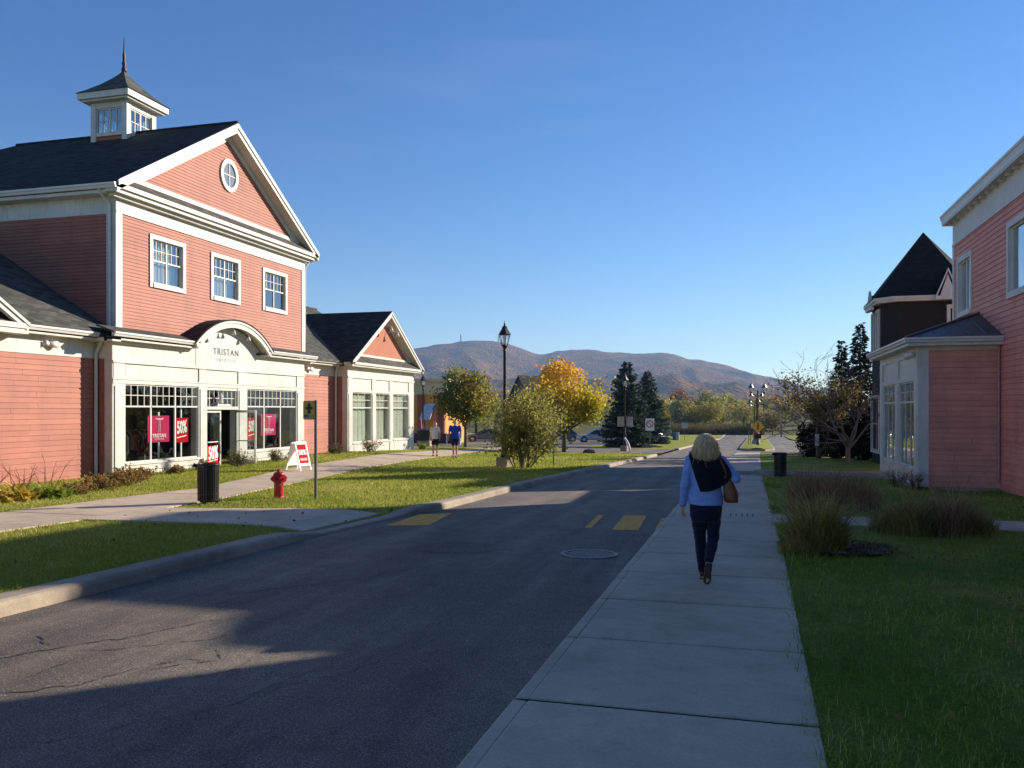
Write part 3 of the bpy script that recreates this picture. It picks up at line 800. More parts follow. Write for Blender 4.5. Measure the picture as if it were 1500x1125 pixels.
def spot(F, u, z, parent, name='flood_light'):
    mb = MB(); c = Vector(F(u, z, 0.0)); o = Vector(F(u, z, 1.0)) - c
    a = Vector(F(u + 1, z, 0)) - c
    mb.tube([c, c + o * 0.1], 0.07, 10); mb.tube([c + o * 0.08 + a * 0.02, c + o * 0.15 + a * 0.3 - Vector((0, 0, 0.02))], [0.06, 0.11], 12)
    mb.tube([c + o * 0.08 - a * 0.02, c + o * 0.12 - a * 0.06], [0.06, 0.09], 10)
    return mb.build(name, M['gutter'], parent, smooth=True)

XS, XU, XW = -18.3, -18.6, -18.9
FLOOR = -2.05

# ------------------------------------------------------------------ two-storey gabled shop
def main_shop():
    T = thing('shop_building', 'two storey salmon shop with white gable, slatted cupola and arched sign over its door', 'shop', (0, 0, 0))
    Y0, Y1, YM = 21.55, 33.05, 27.33
    FU = FX(XU); FSd = FY(Y0, -1); FN = FY(Y1, 1)
    wins = [(23.2, 24.72, 4.16, 5.6), (26.45, 28.0, 4.16, 5.6), (29.85, 31.43, 4.16, 5.6)]
    mb = MB(); siding(mb, FU, Y0, Y1, 2.2, 6.1, [(a, b, c, d) for a, b, c, d in wins], 0.112); mb.build('wall', M['salmon'], T)
    mb = MB(); siding(mb, FSd, -31, XU, -2.3, 6.1, (), 0.112); siding(mb, FN, -31, XU, -2.3, 6.1, (), 0.112); mb.build('wall', M['salmon'], T)
    for k, w_ in enumerate(wins):
        o = window(FU, *w_, T, M['skyglass'], 0.15, 2, 2, 1, 0.52, 'dark' if k == 2 else 'curtain')
        if k == 1: [c for c in o.children if c.name.startswith('curtain')][0].data.transform(Matrix.Translation((0, 0, -0.72)))
    mb = MB()   # frieze boards, corner boards
    mb.fbox(FU, Y0 - 0.02, Y1 + 0.02, 6.1, 6.62, -0.05, 0.03); mb.fbox(FU, Y0 - 0.02, Y1 + 0.02, 6.1, 6.16, 0.03, 0.05)
    mb.fbox(FSd, -31, XU - 0.005, 6.06, 6.62, -0.05, 0.03); mb.fbox(FN, -31, XU - 0.005, 6.06, 6.62, -0.05, 0.03)
    mb.build('frieze', M['white'], T)
    mb = MB()
    mb.fbox(FU, Y0 - 0.03, Y0 + 0.25, 2.1, 6.1, 0.0, 0.035); mb.fbox(FU, Y1 - 0.25, Y1 + 0.03, 2.1, 6.1, 0.0, 0.035)
    mb.fbox(FSd, XU - 0.32, XU - 0.002, 2.1, 6.06, 0.0, 0.033); mb.fbox(FN, XU - 0.32, XU - 0.002, 2.1, 6.06, 0.0, 0.033)
    mb.build('corner_board', M['white'], T)
    # cornice on the front, boxed eaves on the sides
    mb = MB()
    mb.fbox(FU, Y0 - 0.38, Y1 + 0.38, 6.62, 6.74, 0.0, 0.36); mb.fbox(FU, Y0 - 0.45, Y1 + 0.45, 6.74, 6.88, 0.0, 0.45); mb.fbox(FU, Y0 - 0.30, Y1 + 0.30, 6.52, 6.62, 0.0, 0.2)
    mb.fbox(FSd, -34, XU, 6.60, 6.70, 0.0, 0.42); mb.fbox(FN, -34, XU, 6.60, 6.70, 0.0, 0.42)
    mb.build('cornice', M['white'], T)
    mb = MB(); gutter_run(mb, FSd, -34, XU + 0.43, 6.87, 0.56, 0.15, 0.14); gutter_run(mb, FN, -34, XU + 0.43, 6.87, 0.56, 0.15, 0.14); mb.build('gutter', M['gutter'], T)
    mb = MB(); p = [(XU - 0.22, Y0 - 0.46, 6.72), (XU - 0.20, Y0 - 0.40, 6.6), (XU - 0.16, Y0 - 0.10, 6.34), (XU - 0.155, Y0 - 0.09, 6.1), (XU - 0.155, Y0 - 0.09, 2.55), (XU - 0.17, Y0 - 0.22, 2.42)]
    mb.tube(p, 0.05, 8); mb.build('downspout', M['gutter'], T)
    mb = MB(); mb.tube([(XU + 0.1, Y1 + 0.5, 6.72), (XU - 0.02, Y1 + 0.12, 6.3), (XU - 0.05, Y1 + 0.1, 2.4)], 0.05, 8); mb.build('downspout', M['gutter'], T)
    # shingled skirt on the cornice
    mb = MB(); roofslab(mb, [FU(Y0 - 0.3, 6.90, 0.43), FU(Y1 + 0.3, 6.90, 0.43), FU(Y1 - 0.35, 7.24, 0.02), FU(Y0 + 0.35, 7.24, 0.02)], 0.02); mb.build('skirt_roof', M['shingle2'], T)
    # gable
    ez, az, hw = 6.90, 10.63, YM - 21.1
    sl_ = (az - ez) / hw
    def clipg(z):
        t = max(0.0, (az - 0.40 - z) / sl_); return (YM - t, YM + t)
    cz, cu, cr = 8.81, 27.42, 0.40
    mb = MB(); siding(mb, FU, Y0, Y1, 7.36, az - 0.45, (), 0.112, clipg); mb.build('gable_wall', M['salmon'], T)
    mb = MB(); mb.fbox(FU, Y0 + 0.75, Y1 - 0.75, 7.20, 7.36, 0.0, 0.05)
    for sgn in (-1, 1):
        ue = YM + sgn * hw
        rake(mb, FU, ue, ez + 0.02, YM, az + 0.02, 0.0, 0.45, 0.30)
        rake(mb, FU, ue - sgn * 0.02, ez + 0.06, YM, az + 0.075, 0.45, 0.49, 0.17)
        rake(mb, FU, ue - sgn * 0.9, ez + 0.9 * sl_ - 0.28, YM, az - 0.28, 0.0, 0.06, 0.26)
    mb.build('rake_board', M['white'], T)
    mb = MB(); n = 32
    for k in range(n):
        a0, a1 = 2 * PI * k / n, 2 * PI * (k + 1) / n
        g = lambda r, a, d: FU(cu + r * math.cos(a), cz + r * 1.12 * math.sin(a), d)
        mb.hexa([g(cr, a0, -0.05), g(cr + 0.15, a0, -0.05), g(cr + 0.15, a1, -0.05), g(cr, a1, -0.05), g(cr, a0, 0.07), g(cr + 0.15, a0, 0.07), g(cr + 0.15, a1, 0.07), g(cr, a1, 0.07)])
    mb.fbox(FU, cu - 0.015, cu + 0.015, cz - cr * 1.1, cz + cr * 1.1, 0.03, 0.05); mb.fbox(FU, cu - cr, cu + cr, cz - 0.015, cz + 0.015, 0.028, 0.048)
    rw = mb.build('round_window', M['white'], T)
    MB().face([FU(cu + cr * math.cos(2 * PI * k / n), cz + cr * 1.12 * math.sin(2 * PI * k / n), 0.026) for k in range(n)]).build('pane', simple('sky_lit_round_pane', (0.20, 0.24, 0.27), 0.08, 0.1, 2, spec=1.0), rw)
    # main roof, hipped at the far end
    mb = MB(); xf = XU + 0.44; e0, e1 = Y0 - 0.47, Y1 + 0.47; rz, re = 10.74, -28.4
    roofslab(mb, [(xf, e0, 6.92), (xf, YM, rz), (re, YM, rz), (-34.4, e0, 6.92)])
    roofslab(mb, [(xf, e1, 6.92), (-34.4, e1, 6.92), (re, YM, rz), (xf, YM, rz)])
    roofslab(mb, [(-34.4, e0, 6.92), (re, YM, rz), (-34.4, e1, 6.92)])
    mb.tube([(xf + 0.02, YM, rz + 0.01), (re, YM, rz + 0.01)], 0.06, 6)
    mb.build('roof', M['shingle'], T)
    # dark inner shell so nothing shines through
    mb = MB(); mb.box(-31, XU - 0.9, Y0 + 0.1, Y1 - 0.1, 2.3, 6.8); mb.box(-30.9, XU - 0.1, Y0 + 0.05, Y1 - 0.05, 2.20, 2.29)
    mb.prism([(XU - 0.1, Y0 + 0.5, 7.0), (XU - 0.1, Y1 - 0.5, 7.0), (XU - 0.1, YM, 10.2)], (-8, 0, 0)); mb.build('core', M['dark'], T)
    # cupola
    cx, cy, hwc = -23.2, YM, 0.82
    cup = MB()
    for sx in (-1, 1):
        for sy in (-1, 1):
            x, y = cx + sx * (hwc - 0.11), cy + sy * (hwc - 0.11); cup.box(x - 0.11, x + 0.11, y - 0.11, y + 0.11, 9.7, 11.72)
    for F_, c in ((FX(cx + hwc - 0.02, 1), cy), (FX(cx - hwc + 0.02, -1), cy), (FY(cy - hwc + 0.02, -1), cx), (FY(cy + hwc - 0.02, 1), cx)):
        cup.fbox(F_, c - 0.62, c + 0.62, 11.50, 11.72, -0.16, 0); cup.fbox(F_, c - 0.62, c + 0.62, 10.44, 10.58, -0.16, 0)
    cup.box(cx - 1.05, cx + 1.05, cy - 1.05, cy + 1.05, 11.72, 11.79); cup.box(cx - 1.15, cx + 1.15, cy - 1.15, cy + 1.15, 11.79, 12.03)
    co = cup.build('cupola', M['white'], T)
    mb = MB()
    for F_, c in ((FX(cx + hwc - 0.1, 1), cy), (FX(cx - hwc + 0.1, -1), cy), (FY(cy - hwc + 0.1, -1), cx), (FY(cy + hwc - 0.1, 1), cx)):
        siding(mb, F_, c - 0.6, c + 0.6, 9.6, 10.44, (), 0.14)
    mb.build('panel', M['salmon'], co)
    mb = MB(); gp = MB()
    for F_, c in ((FX(cx + hwc - 0.06, 1), cy), (FX(cx - hwc + 0.06, -1), cy), (FY(cy - hwc + 0.06, -1), cx), (FY(cy + hwc - 0.06, 1), cx)):
        for k in range(5):
            x = lerp(c - 0.6, c + 0.6, k / 4); w2 = 0.035 if k in (0, 2, 4) else 0.014
            mb.fbox(F_, x - w2, x + w2, 10.58, 11.5, -0.05, 0)
        mb.fbox(F_, c - 0.6, c + 0.6, 11.0, 11.025, -0.04, -0.012); mb.fbox(F_, c - 0.6, c + 0.6, 11.45, 11.5, -0.05, -0.002)
        gp.face([F_(c - 0.6, 10.58, -0.03), F_(c + 0.6, 10.58, -0.03), F_(c + 0.6, 11.5, -0.03), F_(c - 0.6, 11.5, -0.03)])
    mb.build('window', M['white'], co); gp.build('pane', M['skyglass'], co)
    mb = MB(); n = 8; rows = []
    prof = [(1.2, 12.03), (0.92, 12.24), (0.60, 12.52), (0.30, 12.84), (0.12, 13.06), (0.05, 13.2)]
    mb.lathe([(r * math.sqrt(2), z) for r, z in prof], (cx, cy, 0), 4, PI / 4); mb.build('cupola_roof', M['shingle2'], co)
    MB().lathe([(0.09, 13.15), (0.10, 13.3), (0.06, 13.36), (0.09, 13.5), (0.05, 13.6), (0.065, 13.75), (0.03, 14.0), (0.006, 14.55)], (cx, cy, 0), 12).build('finial', simple('maroon_painted_finial', (0.045, 0.018, 0.028), 0.5), co, smooth=True)
    return T
SHOP = main_shop()

def store_front(T):
    FSx = FX(XS); U0, U1 = 21.08, 32.52
    d1 = [21.62, 25.22]; dd = [25.70, 27.58]; d2 = [28.20, 31.88]
    pil = [(U0, d1[0]), (d1[1], dd[0]), (dd[1], d2[0]), (d2[1], U1)]
    mb = MB()
    for a, b in pil:
        mb.fbox(FSx, a, b, FLOOR - 0.3, 0.80, -0.32, 0.0); mb.fbox(FSx, a + 0.07, b - 0.07, FLOOR - 0.3, 0.72, 0.0, 0.03)
    for a, b, zb in ((d1[0], d1[1], -1.66), (d2[0], d2[1], -1.60)):
        mb.fbox(FSx, a, b, -1.80, zb, -0.3, 0.01); mb.fbox(FSx, a - 0.02, b + 0.02, zb - 0.07, zb, 0.01, 0.06)
    mb.fbox(FSx, U0, U1, 0.80, 0.95, -0.32, 0.012); mb.fbox(FSx, U0, U1, 0.95, 1.43, -0.32, -0.03); mb.fbox(FSx, U0, U1, 1.43, 2.14, -0.32, 0.0)
    mb.fbox(FSx, U0 - 0.03, U1 + 0.03, 1.43, 1.50, 0.0, 0.045)
    for a, b in pil:
        mb.fbox(FSx, a + 0.02, b - 0.02, 0.95, 1.43, -0.03, 0.012)
    mb.fbox(FSx, U0 - 0.03, U1 + 0.03, 0.92, 0.96, 0.012, 0.035)
    # return walls of the projection
    mb.fbox(FY(U0, -1), XS - 0.28, XS - 0.005, FLOOR - 0.3, 2.14, -0.02, 0.02); mb.fbox(FY(U1, 1), XS - 0.28, XS - 0.005, FLOOR - 0.3, 2.14, -0.02, 0.02)
    mb.build('storefront', M['white'], T)
    mb = MB()
    for a, b in (d1, dd, d2): mb.fbox(FSx, a + 0.03, b - 0.03, 0.975, 1.40, -0.03, -0.018)
    mb.build('fascia_panel', M['cream'], T)
    mb = MB(); mb.fbox(FSx, 29.75, 30.6, 0.99, 1.39, -0.03, -0.012); mb.build('fascia_panel', simple('blank_beige_panel', (0.60, 0.55, 0.46), 0.6), T)['label'] = 'blank beige panel over the right window'
    # stone look base under the windows
    sb = MB(); r = random.Random(3)
    for a, b in (d1, d2):
        z = FLOOR - 0.2
        while z < -1.84:
            u = a - r.uniform(0, 0.3)
            while u < b:
                l = r.uniform(0.25, 0.6); ua, ub = max(a, u + 0.008), min(b, u + l)
                if ub - ua > 0.05: sb.fbox(FSx, ua, ub, z + 0.006, min(z + 0.16, -1.80) - 0.006, -0.25, 0.0 + r.uniform(-0.012, 0.012))
                u += l
            z += 0.16
    sb.build('stone_base', M['white'], T, bevel=0.01)
    sw = MB(); siding(sw, FY(U0 - 0.001, -1), XW, XS - 0.28, FLOOR - 0.3, 1.55, (), 0.15); siding(sw, FY(U1 + 0.001, 1), XW, XS - 0.28, FLOOR - 0.3, 1.55, (), 0.15); sw.build('wall', M['salmon'], T)
    sw = MB(); sw.fbox(FY(U0, -1), XW, XS - 0.28, 1.55, 2.14, -0.02, 0.012); sw.fbox(FY(U1, 1), XW, XS - 0.28, 1.55, 2.14, -0.02, 0.012); sw.build('frieze', M['white'], T)
    # display windows
    for (a, b), zb in ((d1, -1.66), (d2, -1.60)):
        o = window(FSx, a, b, zb, 0.80, T, M['glass'], 0.0, 3, 3, 1, 0.715, None)
        o.name = 'display_window'
    # door bay
    mb = MB(); a, b = dd
    mb.fbox(FSx, a, b, 0.70, 0.80, -0.30, -0.02); mb.fbox(FSx, a, b, 0.0, 0.11, -0.30, 0.0); mb.fbox(FSx, a, a + 0.07, FLOOR, 0.70, -0.30, -0.05); mb.fbox(FSx, b - 0.07, b, FLOOR, 0.70, -0.30, -0.05)
    for k in range(1, 7):
        x = lerp(a, b, k / 7); mb.fbox(FSx, x - 0.012, x + 0.012, 0.11, 0.70, -0.12, -0.09)
    mb.fbox(FSx, a + 0.07, b - 0.07, 0.40, 0.425, -0.118, -0.088)
    tr = mb.build('door_frame', M['white'], T)
    MB().face([FSx(a, 0.1, -0.105), FSx(b, 0.1, -0.105), FSx(b, 0.72, -0.105), FSx(a, 0.72, -0.105)]).build('pane', M['glass'], tr)
    def leaf(Fl, L, name_mat):
        q = MB(); q.fbox(Fl, 0, 0.07, 0.02, 2.03, -0.022, 0.022); q.fbox(Fl, L - 0.07, L, 0.02, 2.03, -0.022, 0.022)
        q.fbox(Fl, 0.07, L - 0.07, 0.02, 0.17, -0.022, 0.022); q.fbox(Fl, 0.07, L - 0.07, 1.94, 2.03, -0.022, 0.022); q.fbox(Fl, 0.07, L - 0.07, 0.86, 0.90, 0.03, 0.055)
        o = q.build('door', name_mat, T)
        MB().face([Fl(0.07, 0.17, 0), Fl(L - 0.07, 0.17, 0), Fl(L - 0.07, 1.94, 0), Fl(0.07, 1.94, 0)]).build('pane', M['glass'], o)
        h = MB(); h.tube([Fl(L - 0.10, 0.9, 0.03), Fl(L - 0.10, 0.9, 0.09), Fl(L - 0.10, 1.2, 0.09), Fl(L - 0.10, 1.2, 0.03)], 0.014, 8); h.build('handle', M['alu'], o)
        return o
    lo = leaf(lambda l, z, d=0: (XS - 0.12 + d, a + 0.07 + l, FLOOR + z), 0.9, M['white'])
    ang = math.radians(86); hx, hy = XS - 0.05, b - 0.08
    ln = leaf(lambda l, z, d=0: (hx + l * math.sin(ang) + d * math.cos(ang), hy - l * math.cos(ang) - d * math.sin(ang) * -1, FLOOR + z), 0.92, M['alu'])
    ln['label'] = 'open glass door leaf swung out towards the path'
    mb = MB(); mb.fbox(FSx, 26.28, 27.1, 0.115, 0.17, -0.09, 0.02); mb.fbox(FSx, 26.3, 27.08, 0.17, 0.20, -0.02, 0.01); mb.build('door_plate', M['white'], T)
    mb = MB(); c = FSx(26.38, 0.0, 0.10)
    mb.lathe([(0.03, 0.22), (0.07, 0.24), (0.075, 0.42), (0.05, 0.45), (0.1, 0.46), (0.03, 0.55), (0.012, 0.60)], c, 8); mb.fbox(FSx, 26.35, 26.41, 0.26, 0.38, -0.09, 0.06); mb.build('wall_lantern', M['gutter'], T)
    # shop interior behind the glass
    mb = MB(); mb.fbox(FSx, U0 + 0.1, U1 - 0.1, FLOOR - 0.06, FLOOR, -5.2, -0.33); mb.build('shop_floor', M['dimfloor'], T)
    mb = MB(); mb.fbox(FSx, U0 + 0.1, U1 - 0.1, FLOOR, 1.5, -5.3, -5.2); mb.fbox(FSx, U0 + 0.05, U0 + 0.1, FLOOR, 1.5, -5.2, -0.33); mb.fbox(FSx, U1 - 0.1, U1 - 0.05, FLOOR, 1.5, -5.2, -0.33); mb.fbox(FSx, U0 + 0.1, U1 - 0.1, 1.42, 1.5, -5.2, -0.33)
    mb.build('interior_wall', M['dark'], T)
    # pent eave with gutters, broken by the arch
    mb = MB(); gm = MB(); rm = MB()
    for a, b in ((20.72, 24.75), (29.05, 33.0)):
        mb.fbox(FSx, a, b, 2.10, 2.15, 0.0, 0.30); mb.fbox(FSx, a, b, 2.02, 2.10, 0.0, 0.10)
        gutter_run(gm, FSx, a, b, 2.33, 0.42)
        roofslab(rm, [FSx(a, 2.34, 0.36), FSx(b, 2.34, 0.36), FSx(b, 2.56, -0.28), FSx(a, 2.56, -0.28)], 0.05)
    mb.fbox(FSx, 20.72, U0, 2.05, 2.15, -0.6, 0.30)
    mb.build('soffit', M['white'], T); gm.build('gutter', M['gutter'], T); rm.build('skirt_roof', M['shingle2'], T)
    # arch
    uc, hw2, z0, rise = 26.9, 2.42, 2.26, 0.98
    Rr = (hw2 ** 2 + rise ** 2) / (2 * rise); zc = z0 + rise - Rr; a1 = math.asin(hw2 / Rr); n = 26
    def arc(r, k): t = lerp(-a1, a1, k / n); return uc + r * math.sin(t), zc + r * math.cos(t)
    mb = MB(); cap = MB(); und = MB()
    for k in range(n):
        def q(r0, r1, d0, d1_, tgt):
            (a0, b0), (a2, b2), (a3, b3), (a4, b4) = arc(r0, k), arc(r0, k + 1), arc(r1, k + 1), arc(r1, k)
            tgt.hexa([FSx(a0, b0, d0), FSx(a2, b2, d0), FSx(a3, b3, d0), FSx(a4, b4, d0), FSx(a0, b0, d1_), FSx(a2, b2, d1_), FSx(a3, b3, d1_), FSx(a4, b4, d1_)])
        q(Rr - 0.24, Rr, 0.34, 0.42, mb); q(Rr - 0.07, Rr + 0.03, 0.42, 0.45, mb); q(Rr - 0.12, Rr - 0.02, -0.28, 0.34, und)
        q(Rr + 0.01, Rr + 0.06, -0.30, 0.46, cap)
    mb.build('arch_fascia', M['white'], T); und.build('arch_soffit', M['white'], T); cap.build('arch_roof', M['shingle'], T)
    mb = MB(); pts = [FSx(25.05, 1.5, 0.012), FSx(28.75, 1.5, 0.012)]
    poly = [FSx(28.75, 1.5, 0.012), FSx(28.75, 2.2, 0.012)] + [FSx(*arc(Rr - 0.2, k), 0.012) for k in range(n - 1, 0, -1)] + [FSx(25.05, 2.2, 0.012), FSx(25.05, 1.5, 0.012)]
    mb.prism(poly, (-0.3, 0, 0)); mb.build('sign_panel', M['white'], T)
    Mt = plane_matrix((XS + 0.018, 26.82, 2.10), (0, 1, 0), (0, 0, 1))
    text_mesh('TRISTAN', 0.34, 'sign_letters', M['ink'], T, Mt, 0.006, spacing=1.22)
    Mt = plane_matrix((XS + 0.016, 26.82, 1.80), (0, 1, 0), (0, 0, 1))
    text_mesh('ENTREPOT', 0.19, 'sign_letters', M['paleink'], T, Mt, 0.003, spacing=1.35)
    for k, u in enumerate((25.95, 26.9, 27.85)):
        zt = arc(Rr, int(n * (u - uc + hw2) / (2 * hw2)))[1] - 0.30
        g = MB(); c = lambda d, dz: FSx(u, zt + dz, d)
        g.tube([c(0.0, 0.0), c(0.06, 0.07), c(0.18, 0.10), c(0.27, 0.06), c(0.29, 0.0)], 0.014, 6)
        g.lathe([(0.02, 0.02), (0.03, -0.04), (0.05, -0.08), (0.085, -0.18), (0.08, -0.18)], c(0.29, -0.0), 14)
        g.build('sign_lamp', M['gutter'], T, smooth=True)
store_front(SHOP)

# ------------------------------------------------------------------ low wings left and right of the shop
def wing_roof(mb, y0, y1, xe, ze, xr, zr):
    roofslab(mb, [(xe, y0, ze), (xe, y1, ze), (xr, y1, zr), (xr, y0, zr)])

def left_wing():
    T = thing('low_wing', 'single storey salmon clapboard wing with grey shingled roof at the left picture edge', 'shop wing')
    F_ = FX(XW); y0, y1 = 4.0, 21.08
    mb = MB(); siding(mb, F_, y0, y1, -2.4, 1.55, (), 0.152); mb.build('wall', M['salmon'], T)
    mb = MB(); mb.fbox(F_, y0, y1 - 0.01, 1.55, 2.10, -0.1, 0.025); mb.build('frieze', M['white'], T)
    mb = MB(); mb.fbox(F_, 18.1, y1 - 0.36, 2.08, 2.14, 0.0, 0.34); mb.fbox(F_, 9.4, 18.1, 2.02, 2.16, 0.0, 0.50); mb.build('soffit', M['white'], T)
    mb = MB(); gutter_run(mb, F_, 18.1, 20.72, 2.30, 0.47); mb.build('gutter', M['gutter'], T)
    mb = MB(); mb.tube([F_(20.92, 2.2, 0.36), F_(20.95, 2.05, 0.3), F_(20.98, 1.7, 0.08), F_(20.98, -2.0, 0.08)], 0.05, 8); mb.build('downspout', M['gutter'], T)
    mb = MB(); xe, ze = XW + 0.40, 2.34
    wing_roof(mb, y0, 21.5, xe, ze, -24.5, ze + 0.6 * (xe + 24.5)); roofslab(mb, [(-24.5, y0, 5.99), (-24.5, 21.5, 5.99), (-31, 21.5, 2.3), (-31, y0, 2.3)]); mb.build('roof', M['shingle2'], T)
    # small front gable, mostly outside the frame
    gy, hw, ze2 = 13.7, 4.35, 2.28
    mb = MB()
    for s in (-1, 1):
        rake(mb, F_, gy + s * hw, ze2, gy, ze2 + 0.62 * hw, 0.38, 0.52, 0.17); rake(mb, F_, gy + s * (hw + 0.06), ze2 + 0.03, gy, ze2 + 0.62 * hw + 0.06, 0.52, 0.56, 0.09)
        rake(mb, F_, gy + s * (hw - 0.5), ze2 + 0.10, gy, ze2 + 0.62 * hw - 0.24, 0.0, 0.05, 0.17)
    mb.fbox(F_, gy - hw, gy + hw, 2.16, 2.30, 0.0, 0.54)
    mb.build('rake_board', M['white'], T)
    mb = MB()
    for s in (-1, 1):
        q = [(XW + 0.55, gy + s * (hw + 0.06), ze2 + 0.06), (XW + 0.55, gy, ze2 + 0.62 * hw + 0.09), (-23.4, gy, ze2 + 0.62 * hw + 0.09), (XW + 0.45, gy + s * (hw + 0.06), ze2 + 0.06)]
        roofslab(mb, q if s < 0 else q[::-1], 0.05)
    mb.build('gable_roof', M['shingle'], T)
    mb = MB(); mb.prism([F_(gy - hw + 0.3, 2.3, -0.02), F_(gy + hw - 0.3, 2.3, -0.02), F_(gy, 2.3 + 0.62 * hw - 0.2, -0.02)], (-0.2, 0, 0)); mb.build('gable_wall', M['salmon'], T)
    spot(F_, 19.12, 1.86, T)
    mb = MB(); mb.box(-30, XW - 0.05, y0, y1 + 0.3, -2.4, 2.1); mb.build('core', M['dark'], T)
left_wing()

def pavilion():
    T = thing('gabled_pavilion', 'single storey salmon and white gabled shop with curtained windows, next to the open door', 'shop wing')
    y0, y1, yc = 36.7, 45.12, 40.9
    FL = FX(-18.98); FP = FX(XS)
    mb = MB(); siding(mb, FL, 32.5, y0, -2.6, 1.6, (), 0.152); siding(mb, FY(y0 - 0.001, -1), -18.98, XS - 0.3, -2.6, 1.6, (), 0.152); siding(mb, FY(y1 + 0.001, 1), -30, XS - 0.3, -2.8, 1.6, (), 0.152); mb.build('wall', M['salmon'], T)
    mb = MB(); mb.fbox(FL, 32.53, y0 - 0.01, 1.6, 2.12, -0.1, 0.02); mb.fbox(FL, 33.0, y0 - 0.35, 2.08, 2.14, 0.0, 0.4); mb.fbox(FY(y0, -1), -18.98, XS - 0.3, 1.6, 2.12, 0.0, 0.018); mb.build('frieze', M['white'], T)
    mb = MB(); gutter_run(mb, FL, 33.0, y0 - 0.2, 2.30, 0.55); mb.build('gutter', M['gutter'], T)
    mb = MB(); mb.tube([FL(y0 - 0.2, 2.2, 0.3), FL(y0 - 0.12, 1.8, 0.1), FL(y0 - 0.1, -2.1, 0.08)], 0.05, 8); mb.build('downspout', M['gutter'], T)
    wins = [(37.22, 39.40), (39.92, 41.60), (42.15, 44.30)]
    mb = MB(); cuts = [y0, 37.22, 39.40, 39.92, 41.60, 42.15, 44.30, y1]
    for a, b in ((y0, 37.22), (39.40, 39.92), (41.60, 42.15), (44.30, y1)):
        mb.fbox(FP, a, b, -2.6, 0.86, -0.3, 0.0); mb.fbox(FP, a + 0.08, b - 0.08, -2.4, 0.78, 0.0, 0.03); mb.fbox(FP, a + 0.04, b - 0.04, 0.98, 1.55, -0.03, 0.012)
    for a, b in wins: mb.fbox(FP, a, b, -2.6, -1.62, -0.3, -0.012); mb.fbox(FP, a - 0.02, b + 0.02, -1.70, -1.62, -0.012, 0.05); mb.fbox(FP, a + 0.15, b - 0.15, -2.1, -1.76, -0.012, 0.004)
    mb.fbox(FP, y0, y1, 0.86, 0.98, -0.3, 0.012); mb.fbox(FP, y0, y1, 0.98, 1.55, -0.3, -0.03); mb.fbox(FP, y0, y1, 1.55, 2.10, -0.3, 0.0); mb.fbox(FP, y0 - 0.03, y1 + 0.03, 1.55, 1.63, 0.0, 0.04)
    mb.fbox(FY(y0, -1), XS - 0.28, XS - 0.004, -2.6, 2.1, -0.02, 0.02)
    mb.build('storefront', M['white'], T)
    for a, b in wins: window(FP, a, b, -1.62, 0.86, T, M['glass'], 0.0, 1, 2, 1, 0.69, 'curtain')
    hw, ez, az = 4.62, 2.26, 5.12; sl_ = (az - ez) / hw
    mb = MB(); mb.fbox(FP, yc - hw + 0.06, yc + hw - 0.06, 2.10, 2.18, 0.0, 0.38); mb.fbox(FP, yc - hw, yc + hw, 2.18, 2.30, 0.0, 0.46)
    mb.build('cornice', M['white'], T)
    mb = MB(); roofslab(mb, [FP(yc - hw + 0.2, 2.32, 0.44), FP(yc + hw - 0.2, 2.32, 0.44), FP(yc + hw - 0.85, 2.68, 0.02), FP(yc - hw + 0.85, 2.68, 0.02)], 0.02); mb.build('skirt_roof', M['shingle2'], T)
    mb = MB(); mb.prism([FP(yc - hw + 0.7, 2.66, -0.01), FP(yc + hw - 0.7, 2.66, -0.01), FP(yc, az - 0.22, -0.01)], (-0.2, 0, 0)); mb.build('gable_wall', M['stucco'], T)
    mb = MB(); mb.fbox(FP, yc - hw + 1.05, yc + hw - 1.05, 2.66, 2.78, -0.01, 0.04)
    for s in (-1, 1):
        ue = yc + s * hw
        rake(mb, FP, ue, ez + 0.04, yc, az + 0.02, 0.36, 0.46, 0.24); rake(mb, FP, ue, ez + 0.08, yc, az + 0.07, 0.46, 0.50, 0.12); rake(mb, FP, ue - s * 0.4, ez + 0.14, yc, az - 0.10, -0.02, 0.36, 0.06)
        rake(mb, FP, ue - s * 0.75, ez + 0.75 * sl_ - 0.16, yc, az - 0.16, 0.0, 0.05, 0.2)
    mb.build('rake_board', M['white'], T)
    for k, (u, z) in enumerate(((40.75, 4.35), (41.55, 4.15))):
        g = MB(); c = lambda d, dz: FP(u, z + dz, d)
        g.tube([c(0, 0), c(0.12, 0.08), c(0.42, 0.10), c(0.52, 0)], 0.016, 6); g.lathe([(0.03, 0.02), (0.06, -0.1), (0.12, -0.24), (0.115, -0.24)], c(0.52, 0), 12); g.build('sign_lamp', M['gutter'], T, smooth=True)
    mb = MB()
    for s in (-1, 1):
        q = [(XS + 0.48, yc + s * (hw + 0.03), ez + 0.08), (XS + 0.48, yc, az + 0.10), (-24, yc, az + 0.10), (-18.45, yc + s * (hw + 0.03), ez + 0.08)]
        roofslab(mb, q if s < 0 else q[::-1], 0.06)
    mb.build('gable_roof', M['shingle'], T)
    mb = MB(); roofslab(mb, [(-18.42, 33.08, 2.32), (-18.42, 45.6, 2.32), (-24.5, 45.0, 5.97), (-24.5, 33.08, 5.97)]); roofslab(mb, [(-18.5, 45.6, 2.32), (-31, 46, 2.3), (-24.5, 45.0, 5.97)])
    roofslab(mb, [(-24.5, 33.08, 5.97), (-24.5, 45.0, 5.97), (-31, 46, 2.3), (-31, 33.08, 2.3)]); mb.tube([(-24.5, 33.1, 5.99), (-24.5, 45, 5.99)], 0.07, 6); mb.build('roof', M['shingle2'], T)
    spot(FL, 33.9, 1.85, T)
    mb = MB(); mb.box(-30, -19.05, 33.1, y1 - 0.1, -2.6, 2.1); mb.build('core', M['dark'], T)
pavilion()
